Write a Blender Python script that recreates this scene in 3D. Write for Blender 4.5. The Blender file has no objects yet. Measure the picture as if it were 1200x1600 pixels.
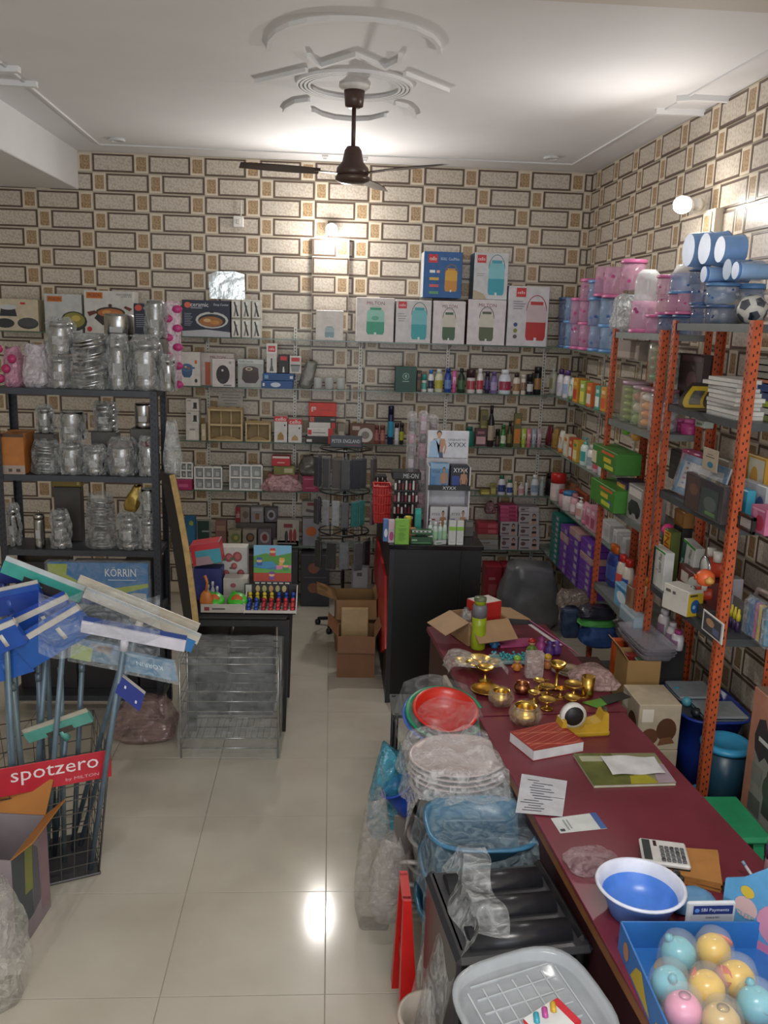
import bpy, bmesh, math, random
from mathutils import Vector, Matrix, noise as mnoise
# ---------------------------------------------------------------- camera, world, lights
SC = bpy.context.scene
COL = SC.collection
PI = math.pi
CAM_H, FOC = 2.4286, 1380.0
RT = Vector((0.99786139, -0.05759103, 0.03091783)); UP = Vector((-0.01802408, 0.21223453, 0.97705252)); FW = Vector((0.06283129, 0.97552026, -0.21074262))
cd = bpy.data.cameras.new('camera'); cam = bpy.data.objects.new('camera', cd); COL.objects.link(cam)
cd.sensor_fit = 'VERTICAL'; cd.sensor_height = 24.0; cd.lens = 24.0 * FOC / 1600.0; cd.clip_start = 0.05
cam.matrix_world = Matrix(((RT.x, UP.x, -FW.x, 0), (RT.y, UP.y, -FW.y, 0), (RT.z, UP.z, -FW.z, CAM_H), (0, 0, 0, 1)))
SC.camera = cam
SC.view_settings.view_transform = 'Standard'; SC.view_settings.look = 'None'
SC.view_settings.gamma = 1.0; SC.view_settings.use_curve_mapping = False
SC.view_settings.exposure = 0.0
W = bpy.data.worlds.new('world'); SC.world = W; W.use_nodes = True
W.node_tree.nodes['Background'].inputs[0].default_value = (0.80, 0.88, 1.0, 1)
W.node_tree.nodes['Background'].inputs[1].default_value = 0.55

def area(name, loc, rot, sx, sy, power, col):
    l = bpy.data.lights.new(name, 'AREA'); l.shape = 'RECTANGLE'; l.size = sx; l.size_y = sy; l.energy = power; l.color = col
    o = bpy.data.objects.new(name, l); o.location = loc; o.rotation_euler = rot; COL.objects.link(o)
    return o
# daylight through the open shop front behind the photographer
area('shopfront_daylight', (0.0, -2.6, 2.0), (math.radians(90), 0, 0), 4.2, 2.6, 104, (0.92, 0.96, 1.0))
# added fill light below the ceiling behind the photographer, brightening the foreground
area('front_fill', (0.3, 0.6, 3.6), (0, 0, 0), 1.2, 0.12, 70, (1.0, 0.97, 0.92))

YB, XR, ZC = 7.703, 2.16, 3.697        # back wall, right wall, ceiling
# ---------------------------------------------------------------- a sight line met with a plane of the room
def ray(x, y): return RT * ((x - 600) / FOC) + UP * ((800 - y) / FOC) + FW
def PY(x, y, Y): d = ray(x, y); return Vector((0, 0, CAM_H)) + d * (Y / d.y)
def PX(x, y, X): d = ray(x, y); return Vector((0, 0, CAM_H)) + d * (X / d.x)
def PZ(x, y, Z): d = ray(x, y); return Vector((0, 0, CAM_H)) + d * ((Z - CAM_H) / d.z)

# ---------------------------------------------------------------- materials
def lin(c):
    if isinstance(c, str):
        c = c.lstrip('#'); c = c if len(c) == 6 else ''.join(k*2 for k in c); c = tuple(int(c[i:i+2], 16) / 255 for i in (0, 2, 4))
    return tuple(((v + 0.055) / 1.055) ** 2.4 if v > 0.04045 else v / 12.92 for v in c)
_M = {}
def mat(c, r=0.5, m=0.0, var=0.10, sc=18.0, bump=0.0, alpha=1.0, coat=0.0, emit=0.0):
    key = (c, r, m, var, sc, bump, alpha, coat, emit)
    if key in _M: return _M[key]
    M = bpy.data.materials.new('mat_%s_%d' % (str(c).strip('#'), len(_M))); M.use_nodes = True
    nt = M.node_tree; b = nt.nodes['Principled BSDF']; L = lin(c)
    b.inputs['Roughness'].default_value = r; b.inputs['Metallic'].default_value = m
    b.inputs['Coat Weight'].default_value = coat
    tc = nt.nodes.new('ShaderNodeTexCoord'); n = nt.nodes.new('ShaderNodeTexNoise')
    n.inputs['Scale'].default_value = sc; n.inputs['Detail'].default_value = 3
    nt.links.new(tc.outputs['Object'], n.inputs['Vector'])
    rp = nt.nodes.new('ShaderNodeValToRGB'); e = rp.color_ramp.elements
    e[0].position = 0.3; e[1].position = 0.7
    e[0].color = tuple(max(0, v * (1 - var)) for v in L) + (1,); e[1].color = tuple(min(1, v * (1 + var)) for v in L) + (1,)
    nt.links.new(n.outputs['Fac'], rp.inputs['Fac']); nt.links.new(rp.outputs['Color'], b.inputs['Base Color'])
    if bump:
        bp = nt.nodes.new('ShaderNodeBump'); bp.inputs['Strength'].default_value = bump; bp.inputs['Distance'].default_value = 0.01
        nt.links.new(n.outputs['Fac'], bp.inputs['Height']); nt.links.new(bp.outputs['Normal'], b.inputs['Normal'])
    if alpha < 1: b.inputs['Alpha'].default_value = alpha
    if emit:
        b.inputs['Emission Color'].default_value = L + (1,); b.inputs['Emission Strength'].default_value = emit
    _M[key] = M
    return M
def film(c='#e8ecee', a=0.30, r=0.12, sc=22.0, bump=0.9):
    """clear wrinkled polythene: mostly see-through, glossy, a little milky where it folds"""
    key = ('film', c, a, r, sc, bump)
    if key in _M: return _M[key]
    M = bpy.data.materials.new('film_%d' % len(_M)); M.use_nodes = True
    nt = M.node_tree; b = nt.nodes['Principled BSDF']; L = lin(c)
    b.inputs['Base Color'].default_value = L + (1,); b.inputs['Roughness'].default_value = r
    b.inputs['Specular IOR Level'].default_value = 0.9
    tc = nt.nodes.new('ShaderNodeTexCoord'); n = nt.nodes.new('ShaderNodeTexNoise')
    n.inputs['Scale'].default_value = sc; n.inputs['Detail'].default_value = 4; n.inputs['Distortion'].default_value = 1.5
    nt.links.new(tc.outputs['Object'], n.inputs['Vector'])
    bp = nt.nodes.new('ShaderNodeBump'); bp.inputs['Strength'].default_value = bump; bp.inputs['Distance'].default_value = 0.02
    nt.links.new(n.outputs['Fac'], bp.inputs['Height']); nt.links.new(bp.outputs['Normal'], b.inputs['Normal'])
    mr = nt.nodes.new('ShaderNodeMapRange'); mr.inputs['From Min'].default_value = 0.35; mr.inputs['From Max'].default_value = 0.7
    mr.inputs['To Min'].default_value = a * 0.55; mr.inputs['To Max'].default_value = min(1, a * 1.7)
    nt.links.new(n.outputs['Fac'], mr.inputs['Value']); nt.links.new(mr.outputs['Result'], b.inputs['Alpha'])
    _M[key] = M
    return M
STEEL = lambda: mat('#a3a2a0', 0.24, 1.0, 0.05)
BRASS = lambda: mat('#c9a452', 0.25, 1.0, 0.06)

# ---------------------------------------------------------------- mesh builder
class MB:
    def __init__(s): s.v = []; s.f = []; s.mi = []; s.sm = []; s.M = None
    def add(s, vs, fs, m=0, sm=False):
        o = len(s.v)
        s.v += [tuple(s.M @ Vector(p)) for p in vs] if s.M is not None else [tuple(p) for p in vs]
        for f in fs: s.f.append([i + o for i in f]); s.mi.append(m); s.sm.append(sm)
        return s
    def box(s, x, y, z, sx, sy, sz, m=0, bv=0.0, fm=None):
        """box centred at x, y with its underside at z; fm = materials of (front, right, back, left, top, bottom)"""
        a, b = sx / 2, sy / 2
        if not bv:
            v = [(x-a,y-b,z),(x+a,y-b,z),(x+a,y+b,z),(x-a,y+b,z),(x-a,y-b,z+sz),(x+a,y-b,z+sz),(x+a,y+b,z+sz),(x-a,y+b,z+sz)]
            fs = [(0,1,5,4),(1,2,6,5),(2,3,7,6),(3,0,4,7),(4,5,6,7),(3,2,1,0)]
            for i, f in enumerate(fs): s.add([v[k] for k in f], [(0,1,2,3)], fm[i] if fm else m)
            return s
        c = min(bv, a*.9, b*.9, sz*.45); cz = z + sz/2; h = sz/2; idx = {}; vs = []
        for ix in (-1,1):
            for iy in (-1,1):
                for iz in (-1,1):
                    for ax in range(3):
                        p = [ix*(a-c), iy*(b-c), iz*(h-c)]; p[ax] = (ix*a, iy*b, iz*h)[ax]
                        idx[ix,iy,iz,ax] = len(vs); vs.append((x+p[0], y+p[1], cz+p[2]))
        fs = []; ms = []
        for ax, (u, w) in enumerate(((1,2),(2,0),(0,1))):
            for sg in (-1,1):
                q = []
                for su, sw in ((-1,-1),(1,-1),(1,1),(-1,1)):
                    k = [0,0,0]; k[ax] = sg; k[u] = su; k[w] = sw; q.append(idx[k[0],k[1],k[2],ax])
                fs.append(q if sg > 0 else q[::-1])
                ms.append(fm[{(1,-1):0,(0,1):1,(1,1):2,(0,-1):3,(2,1):4,(2,-1):5}[(ax,sg)]] if fm else m)
        for ax in range(3):
            u, w = [(1,2),(2,0),(0,1)][ax]
            for su in (-1,1):
                for sw in (-1,1):
                    k0=[0,0,0];k1=[0,0,0];k0[ax]=-1;k1[ax]=1
                    for k in (k0,k1): k[u]=su;k[w]=sw
                    q=[idx[tuple(k0)+(u,)],idx[tuple(k1)+(u,)],idx[tuple(k1)+(w,)],idx[tuple(k0)+(w,)]]
                    fs.append(q if su*sw<0 else q[::-1]); ms.append(fm[0] if fm else m)
        for ix in (-1,1):
            for iy in (-1,1):
                for iz in (-1,1):
                    q=[idx[ix,iy,iz,k] for k in range(3)]
                    fs.append(q if ix*iy*iz>0 else q[::-1]); ms.append(fm[0] if fm else m)
        for f, mm in zip(fs, ms): s.add([vs[i] for i in f], [tuple(range(len(f)))], mm)
        return s
    def lathe(s, prof, x=0, y=0, z=0, seg=18, m=0, sm=True, sx=1, sy=1, a0=0, mats=None, caps=True):
        vs = []; fs = []; n = len(prof)
        for (r, h) in prof:
            for k in range(seg):
                t = a0 + 2*PI*k/seg; vs.append((x + r*sx*math.cos(t), y + r*sy*math.sin(t), z + h))
        o = len(s.v); s.add(vs, [], m)
        for i in range(n-1):
            for k in range(seg):
                s.f.append([o+i*seg+k, o+i*seg+(k+1)%seg, o+(i+1)*seg+(k+1)%seg, o+(i+1)*seg+k]); s.mi.append(mats[i] if mats else m); s.sm.append(sm)
        if caps and prof[0][0] > 1e-4: s.f.append([o+k for k in range(seg)][::-1]); s.mi.append(mats[0] if mats else m); s.sm.append(False)
        if caps and prof[-1][0] > 1e-4: s.f.append([o+(n-1)*seg+k for k in range(seg)]); s.mi.append(mats[-1] if mats else m); s.sm.append(False)
        return s
    def tube(s, pts, r, seg=6, m=0, closed=False, rs=None):
        P = [Vector(p) for p in pts]; n = len(P); o = len(s.v); vs = []
        up = None
        for i in range(n):
            if closed: t = P[(i+1)%n] - P[i-1]
            else: t = P[min(i+1,n-1)] - P[max(i-1,0)]
            if t.length < 1e-9: t = Vector((0,0,1))
            t.normalize()
            if up is None: up = Vector((0,0,1)) if abs(t.z) < .9 else Vector((1,0,0))
            a = t.cross(up)
            if a.length < 1e-5: a = t.cross(Vector((0.3,1,0.2)))
            a.normalize(); b = a.cross(t); up = b
            rr = rs[i] if rs else r
            for k in range(seg):
                th = 2*PI*(k+.5)/seg; vs.append(P[i] + a*(rr*math.cos(th)) + b*(rr*math.sin(th)))
        s.add(vs, [], m)
        for i in range(n if closed else n-1):
            j = (i+1) % n
            for k in range(seg):
                s.f.append([o+i*seg+k, o+j*seg+k, o+j*seg+(k+1)%seg, o+i*seg+(k+1)%seg]); s.mi.append(m); s.sm.append(seg > 4)
        if not closed:
            s.f.append([o+k for k in range(seg)]); s.mi.append(m); s.sm.append(False)
            s.f.append([o+(n-1)*seg+k for k in range(seg)][::-1]); s.mi.append(m); s.sm.append(False)
        return s
    def bar(s, a, b, w, h, m=0, up=(0,0,1)):
        """rectangular bar from a to b"""
        a = Vector(a); b = Vector(b); t = (b-a).normalized(); u = Vector(up)
        if abs(t.dot(u)) > .99: u = Vector((0,1,0))
        x = t.cross(u).normalized(); y = x.cross(t); vs = []
        for p in (a, b):
            for i, j in ((-1,-1),(1,-1),(1,1),(-1,1)): vs.append(p + x*(i*w/2) + y*(j*h/2))
        return s.add(vs, [(0,1,2,3)[::-1],(4,5,6,7),(0,1,5,4),(1,2,6,5),(2,3,7,6),(3,0,4,7)], m)
    def prism(s, poly, z0, z1, m=0, mt=None, axis='z', sm=False):
        """polygon (counter-clockwise) pushed from z0 to z1; axis y puts it upright facing the camera"""
        n = len(poly)
        g = (lambda u, v, w: (u, v, w)) if axis == 'z' else (lambda u, v, w: (u, w, v)) if axis == 'y' else (lambda u, v, w: (w, u, v))
        vs = [g(u, v, z0) for u, v in poly] + [g(u, v, z1) for u, v in poly]
        fl = axis == 'y'
        F = lambda q: tuple(q[::-1]) if fl else tuple(q)
        s.add(vs, [F(range(n-1,-1,-1))], m); o = len(s.v) - 2*n
        s.f.append([o+i for i in F(range(n, 2*n))]); s.mi.append(mt if mt is not None else m); s.sm.append(False)
        for i in range(n):
            j = (i+1) % n; s.f.append([o+k for k in F((i, j, n+j, n+i))]); s.mi.append(m); s.sm.append(sm)
        return s
    def sheet(s, fn, nu, nv, m=0, sm=True):
        vs = [fn(i/nu, j/nv) for j in range(nv+1) for i in range(nu+1)]
        fs = [(j*(nu+1)+i, j*(nu+1)+i+1, (j+1)*(nu+1)+i+1, (j+1)*(nu+1)+i) for j in range(nv) for i in range(nu)]
        return s.add(vs, fs, m, sm)
    def mesh(s, name, mats):
        me = bpy.data.meshes.new(name); me.from_pydata(s.v, [], s.f)
        for m in mats: me.materials.append(m)
        me.polygons.foreach_set('material_index', [min(i, len(mats)-1) for i in s.mi]); me.polygons.foreach_set('use_smooth', s.sm)
        me.update(); return me
    def build(s, name, mats, parent=None, loc=(0,0,0), rot=(0,0,0)):
        if not isinstance(mats, (list, tuple)): mats = [mats]
        return put(name, s.mesh(name, mats), parent, loc, rot)
def put(name, me, parent=None, loc=(0,0,0), rot=(0,0,0)):
    o = bpy.data.objects.new(name, me); COL.objects.link(o); o.location = loc
    o.rotation_euler = rot if isinstance(rot, (tuple, list)) else (0, 0, rot)
    if parent is not None: o.parent = parent
    return o
def tag(o, label=None, cat=None, group=None, kind=None):
    if label: o['label'] = label
    if cat: o['category'] = cat
    if group: o['group'] = group
    if kind: o['kind'] = kind
    return o
def thing(name, label, cat, loc=(0,0,0), rot=(0,0,0), group=None):
    return tag(put(name, None, None, loc, rot), label, cat, group)
def copy_tree(o, parent=None):
    c = o.copy(); COL.objects.link(c); c.parent = parent
    for ch in o.children: copy_tree(ch, c)
    return c
ORD = ['first','second','third','fourth','fifth','sixth','seventh','eighth','ninth','tenth','eleventh','twelfth','thirteenth','fourteenth','fifteenth','sixteenth','seventeenth','eighteenth','nineteenth','twentieth']
# ---------------------------------------------------------------- print on fronts
_T = {}
def text_geo(t):
    if t not in _T:
        c = bpy.data.curves.new('txt', 'FONT'); c.body = t; c.resolution_u = 2
        o = bpy.data.objects.new('txt', c); COL.objects.link(o)
        dg = bpy.context.evaluated_depsgraph_get(); me = o.evaluated_get(dg).to_mesh()
        vs = [(v.co.x, v.co.y) for v in me.vertices]; fs = [tuple(p.vertices) for p in me.polygons]
        o.evaluated_get(dg).to_mesh_clear(); bpy.data.objects.remove(o); bpy.data.curves.remove(c)
        x0 = min(v[0] for v in vs); x1 = max(v[0] for v in vs); y0 = min(v[1] for v in vs); y1 = max(v[1] for v in vs)
        _T[t] = ([((x-x0)/(x1-x0), (y-y0)/(y1-y0)) for x, y in vs], fs)
    return _T[t]
def decal(parent, w, h, items, off=0.0006, name='printed_front', rot=(0,0,0), loc=(0,0,0), rough=0.4):
    """flat print lying on a front: u runs right, v runs up, both 0..1 of w x h, seen from -y"""
    mb = MB(); cols = []; k = 0
    def ci(c):
        if c not in cols: cols.append(c)
        return cols.index(c)
    for it in items:
        t = it[0]; y = -off - 0.0003*k; k += 1
        q = lambda u, v: ((u-.5)*w, y, v*h)
        if t == 'R': _, a, b, c, d, cl = it; mb.add([q(a,b), q(c,b), q(c,d), q(a,d)], [(0,1,2,3)], ci(cl))
        elif t == 'E':
            _, a, b, ru, rv, cl = it; n = 16
            mb.add([q(a+ru*math.cos(2*PI*i/n), b+rv*math.sin(2*PI*i/n)) for i in range(n)], [tuple(range(n))], ci(cl))
        elif t == 'P': mb.add([q(u, v) for u, v in it[1]], [tuple(range(len(it[1])))], ci(it[2]))
        elif t == 'A':
            _, a, b, ru, rv, th, a0, a1, cl = it; n = 12; vs = []
            for i in range(n+1):
                g = math.radians(a0 + (a1-a0)*i/n); vs += [q(a+ru*math.cos(g), b+rv*math.sin(g)), q(a+(ru+th)*math.cos(g), b+(rv+th*w/h)*math.sin(g))]
            mb.add(vs, [(2*i, 2*i+1, 2*i+3, 2*i+2) for i in range(n)], ci(cl))
        elif t == 'T':
            _, s, a, b, c, d, cl = it; vs, fs = text_geo(s)
            mb.add([q(a+(c-a)*u, b+(d-b)*v) for u, v in vs], fs, ci(cl))
    return mb.build(name, [mat(c, rough, 0, 0.04) for c in cols], parent, loc, rot)
def lines(u0, v0, u1, v1, n, c, th=0.35):
    """n rows of small print"""
    o = []; st = (v1-v0)/n
    for i in range(n): o.append(('R', u0, v0+st*i, u0+(u1-u0)*(0.75+0.25*((i*7) % 3)/2), v0+st*(i+th), c))
    return o
def figure(u, w, v0, h, skin, hair, top, bottom, arm=True):
    """a standing model printed on a pack: head, shoulders, torso, arms, trunks"""
    c = u
    o = [('P', [(c-.30*w,v0+.0*h),(c+.30*w,v0),(c+.26*w,v0+.30*h),(c+.44*w,v0+.62*h),(c+.36*w,v0+.72*h),(c-.36*w,v0+.72*h),(c-.44*w,v0+.62*h),(c-.26*w,v0+.30*h)], top),
         ('P', [(c-.31*w,v0),(c+.31*w,v0),(c+.27*w,v0+.22*h),(c-.27*w,v0+.22*h)], bottom),
         ('P', [(c-.36*w,v0+.70*h),(c-.52*w,v0+.42*h),(c-.40*w,v0+.14*h),(c-.32*w,v0+.16*h),(c-.40*w,v0+.42*h),(c-.27*w,v0+.6*h)], skin),
         ('P', [(c+.27*w,v0+.6*h),(c+.40*w,v0+.42*h),(c+.32*w,v0+.16*h),(c+.40*w,v0+.14*h),(c+.52*w,v0+.42*h),(c+.36*w,v0+.70*h)], skin),
         ('R', c-.09*w, v0+.66*h, c+.09*w, v0+.82*h, skin), ('E', c, v0+.91*h, .17*w, .115*h, hair), ('E', c, v0+.865*h, .14*w, .10*h, skin)]
    return o
# ---------------------------------------------------------------- the room
def struct(o, label=None): return tag(o, label, None, None, 'structure')
FX0, FY0, FT = -0.5811, 2.8105, 0.6
def floor_mat():
    M = bpy.data.materials.new('vitrified_tile'); M.use_nodes = True; nt = M.node_tree; b = nt.nodes['Principled BSDF']
    tc = nt.nodes.new('ShaderNodeTexCoord'); n = nt.nodes.new('ShaderNodeTexNoise'); n.inputs['Scale'].default_value = 2.2; n.inputs['Detail'].default_value = 6
    oi = nt.nodes.new('ShaderNodeObjectInfo'); ad = nt.nodes.new('ShaderNodeVectorMath'); ad.operation = 'ADD'
    nt.links.new(tc.outputs['Object'], ad.inputs[0]); nt.links.new(oi.outputs['Location'], ad.inputs[1]); nt.links.new(ad.outputs[0], n.inputs['Vector'])
    rp = nt.nodes.new('ShaderNodeValToRGB'); e = rp.color_ramp.elements; e[0].position = .3; e[1].position = .72
    e[0].color = lin('#aaa395') + (1,); e[1].color = lin('#bbb5a8') + (1,)
    nt.links.new(n.outputs['Fac'], rp.inputs['Fac']); nt.links.new(rp.outputs['Color'], b.inputs['Base Color'])
    b.inputs['Roughness'].default_value = 0.12; b.inputs['Specular IOR Level'].default_value = 0.35
    return M
FM = floor_mat()
fl = MB().box(-.5, 2.2, -.12, 6.0, 11.4, .115).build('floor', mat('#a39c8c', .7)); struct(fl)
ft = MB(); ft.box(0, 0, -.02, FT-.003, FT-.003, .02, 0, .0012); ftm = ft.mesh('floor_tile', [FM])
for i in range(-5, 6):
    for j in range(-3, 9):
        x = FX0 + FT*(i+.5); y = FY0 + FT*(j+.5)
        if x > XR or y > YB+.1 or x < -3.4: continue
        put('floor_tile', ftm, fl, (x, y, 0))
# ceiling
struct(MB().box(-.5, 2.2, ZC, 6.2, 11.4, .1).build('ceiling', mat('#e9e8ea', .75, 0, .02, 3)))
struct(MB().box(-3.3, 2.2, -.1, .1, 11.4, 3.9).build('wall_left', mat('#cfc8b8', .7)))
# beams
BZ = 3.40
struct(MB().box(-2.66, 2.2, BZ, 1.18, 11.0, ZC-BZ+.01, 0, .006).build('ceiling_beam', mat('#e6e6e8', .7, 0, .02, 3)))
TBY = PZ(1020, 11, ZC-.12).y
struct(MB().box(-.5, TBY-.3, ZC-.12, 6.0, .6, .13, 0, .004).build('ceiling_beam', mat('#d9d2c6', .7, 0, .02, 3)))
# tiled walls: each 450 x 300 glazed tile carries two courses, a long panel and a square
def speck(c1, c2, sc, name, rough=.33, bump=.25):
    M = bpy.data.materials.new(name); M.use_nodes = True; nt = M.node_tree; b = nt.nodes['Principled BSDF']
    tc = nt.nodes.new('ShaderNodeTexCoord'); n = nt.nodes.new('ShaderNodeTexVoronoi'); n.inputs['Scale'].default_value = sc
    n2 = nt.nodes.new('ShaderNodeTexNoise'); n2.inputs['Scale'].default_value = sc*.8; n2.inputs['Detail'].default_value = 4
    nt.links.new(tc.outputs['Object'], n.inputs['Vector']); nt.links.new(tc.outputs['Object'], n2.inputs['Vector'])
    mx = nt.nodes.new('ShaderNodeMath'); mx.operation = 'MULTIPLY'; nt.links.new(n.outputs['Distance'], mx.inputs[0]); nt.links.new(n2.outputs['Fac'], mx.inputs[1])
    rp = nt.nodes.new('ShaderNodeValToRGB'); e = rp.color_ramp.elements; e[0].position = .05; e[1].position = .42
    e[0].color = lin(c1) + (1,); e[1].color = lin(c2) + (1,)
    nt.links.new(mx.outputs[0], rp.inputs['Fac']); nt.links.new(rp.outputs['Color'], b.inputs['Base Color'])
    bp = nt.nodes.new('ShaderNodeBump'); bp.inputs['Strength'].default_value = bump; bp.inputs['Distance'].default_value = .003
    nt.links.new(mx.outputs[0], bp.inputs['Height']); nt.links.new(bp.outputs['Normal'], b.inputs['Normal'])
    b.inputs['Roughness'].default_value = rough
    return M
TB = speck('#d6cec2', '#b9ab9a', 60, 'panel_speckle'); TA = speck('#bfa481', '#8d7250', 75, 'square_speckle')
TD = mat('#5d4b3e', .35, 0, .1, 30); TC = mat('#d8cbb6', .35, 0, .05, 12)
def piece(w, h, fr, mid, edge):
    """a panel with a raised frame and a slightly sunk face, local x along the wall, face at -y"""
    mb = MB(); a, b = w/2, h/2; c, d = a-fr, b-fr
    o = [(-a,0,-b),(a,0,-b),(a,0,b),(-a,0,b)]; p = [(x*.992,-.005,z*.985) for x,_,z in o]; i1 = [(-c,-.005,-d),(c,-.005,-d),(c,-.005,d),(-c,-.005,d)]; i2 = [(x*.985,-.003,z*.97) for x,_,z in i1]
    vs = o + p + i1 + i2; fs = []; ms = []
    for k in range(4):
        n = (k+1) % 4; fs += [(k,n,4+n,4+k),(4+k,4+n,8+n,8+k),(8+k,8+n,12+n,12+k)]; ms += [1,1,1]
    for f, m in zip(fs, ms): mb.add([vs[i] for i in f], [(0,1,2,3)], m)
    mb.add(vs[12:], [(0,1,2,3)], 0)
    return mb.mesh('wall_panel', [mid, edge])
RW, RH = .45, .15
LP = piece(.330, .138, .012, TB, TD); SP = piece(.104, .142, .016, TA, TC); LQ = piece(.318, .138, .012, TB, TD); SQ = piece(.112, .142, .016, TA, TC)
def cut_piece(w, kind): return piece(w, .138 if kind else .142, min(.012 if kind else .016, w*.3), TB if kind else TA, TD if kind else TC)
Z0 = 3.6891
def tile_wall(wall, x0, x1, zlo, zhi, org, place, skip=None):
    """rows of panels from the top course line Z0 down; place(u, z) -> loc, rot"""
    r = 0; _c = {}
    while Z0 - RH*(r+1) > zlo:
        zc = Z0 - RH*(r+.5)
        if zc + RH/2 < zhi + .08:
            n0 = int((x0-org)//RW) - 1; n1 = int((x1-org)//RW) + 1
            for k in range(n0, n1+1):
                b = org + RW*k
                if r % 2 == 0: seq = ((b+.003, b+.333, 1), (b+.336, b+.448, 0))
                else: seq = ((b+.002, b+.106, 0), (b+.110, b+.447, 1))
                for a, c, kind in seq:
                    a2, c2 = max(a, x0), min(c, x1)
                    if c2 - a2 < .03: continue
                    if skip and skip((a2+c2)/2, zc): continue
                    key = (round(c2-a2, 3), kind)
                    if key not in _c: _c[key] = cut_piece(c2-a2, kind)
                    loc, rot = place((a2+c2)/2, zc)
                    put('tile_panel' if kind else 'tile_square', _c[key], wall, loc, rot)
        r += 1
wb = struct(MB().box(-.55, YB+.056, -.1, 5.5, .1, 3.9).build('wall_back', TC))
ORG = -1.9581
PBX0, PBX1, PBZ = -.172, .136, 3.09
tile_wall(wb, -2.95, XR, 0, ZC, ORG, lambda u, z: ((u, YB, z), (0,0,0)))
pb = struct(MB().box((PBX0+PBX1)/2, YB-.02, 0, PBX1-PBX0, .075, PBZ).build('pilaster_back', TC))
tile_wall(pb, PBX0+.003, PBX1-.003, 0, PBZ, ORG-.15, lambda u, z: ((u, YB-.0575, z), (0,0,0)), lambda u, z: z > PBZ-.05)
wr = struct(MB().box(XR+.056, 2.2, -.1, .1, 11.2, 3.9).build('wall_right', TC))
tile_wall(wr, -(YB-.01), -2.6, 0, ZC, -YB-.2, lambda u, z: ((XR, -u, z), (0,0,-PI/2)))
PRY0, PRY1, PRZ = 5.02, 5.50, 3.10
pr = struct(MB().box(XR-.02, (PRY0+PRY1)/2, 0, .06, PRY1-PRY0, PRZ).build('pilaster_right', TC))
tile_wall(pr, -PRY1+.003, -PRY0-.003, 0, PRZ, -YB-.05, lambda u, z: ((XR-.0525, -u, z), (0,0,-PI/2)), lambda u, z: z > PRZ-.05)
# plaster mouldings on the ceiling
WHT = mat('#e4e3e4', .7, 0, .02, 3)
def cz(x, y): return PZ(x, y, ZC)
def trim(paths, w=.022, h=.022, closed=False, n=[0]):
    n[0] += 1; mb = MB()
    for pts in paths:
        pts = [Vector((p[0], p[1], ZC-h/2)) for p in pts]; k = len(pts)
        ring = (pts[0]-pts[-1]).length < 1e-4
        if ring: pts = pts[:-1]; k -= 1
        L = []
        for i in range(k):
            a = pts[i-1] if (ring or i) else None; b = pts[(i+1) % k] if (ring or i < k-1) else None
            d1 = (pts[i]-a).normalized() if a is not None else None; d2 = (b-pts[i]).normalized() if b is not None else None
            d1 = d1 or d2; d2 = d2 or d1; t = (d1+d2).normalized(); nrm = Vector((-t.y, t.x, 0)); c = max(.4, t.dot(d1))
            p, q = pts[i] + nrm*(w/2/c), pts[i] - nrm*(w/2/c)
            L.append([(p.x,p.y,ZC+.002),(p.x,p.y,ZC-h),(q.x,q.y,ZC-h),(q.x,q.y,ZC+.002)])
        for i in range(k if ring else k-1):
            A, B = L[i], L[(i+1) % k]
            for j in range(3): mb.add([A[j], B[j], B[j+1], A[j+1]], [(0,1,2,3)], 0)
        if not ring: mb.add(L[0], [(0,1,2,3)]); mb.add(L[-1], [(3,2,1,0)])
    return struct(mb.build('trim_%d' % n[0], WHT))
z7 = lambda x, y: cz(380 + x/3.53, y/3.53)
def circ(cx, cy, r, a0=0, a1=360, n=40, ry=None): return [(cx + r*math.cos(math.radians(a0+(a1-a0)*i/n)), cy + (ry or r)*math.sin(math.radians(a0+(a1-a0)*i/n))) for i in range(n+1)]
MC = cz(554, 133)
for rr in (.25, .272, .294, .316): trim([circ(MC.x, MC.y, rr, n=48)], .014, .016)
trim([[z7(*p) for p in ((362,292),(385,325),(430,352),(620,292),(785,362),(862,322),(868,290))]], .022, .02)
trim([[z7(70,440), z7(350,375)]], .022, .02); trim([[z7(890,395), z7(1130,490)]], .022, .02)
trim([[z7(*p) for p in ((225,602),(240,578),(290,550),(365,540))]], .02); trim([[z7(*p) for p in ((385,598),(430,622),(500,641),(600,651),(700,647),(785,625))]], .02)
trim([[z7(*p) for p in ((835,558),(900,575),(935,603),(947,635))]], .02)
trim([[z7(*p) for p in ((138,262),(148,205),(190,160),(260,125),(360,100),(480,90),(600,91),(720,98),(840,115),(950,145),(1040,190),(1078,235),(1085,275))]], .022, .02)
trim([[cz(*p) for p in ((0,95),(46.7,134),(154.6,224.6))]], .016, .012)
trim([[cz(155,224.6), cz(895,256), cz(990,200), cz(1082,145), cz(1210,72)]], .014, .01)
trim([[cz(1058,150), cz(1084,148), cz(1156,152)], [cz(1025,170), cz(1050,171), cz(1108,173)]], .03, .03)
trim([[cz(-10,103), cz(30,104)], [cz(-10,124), cz(58,128)]], .04, .03)
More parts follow.
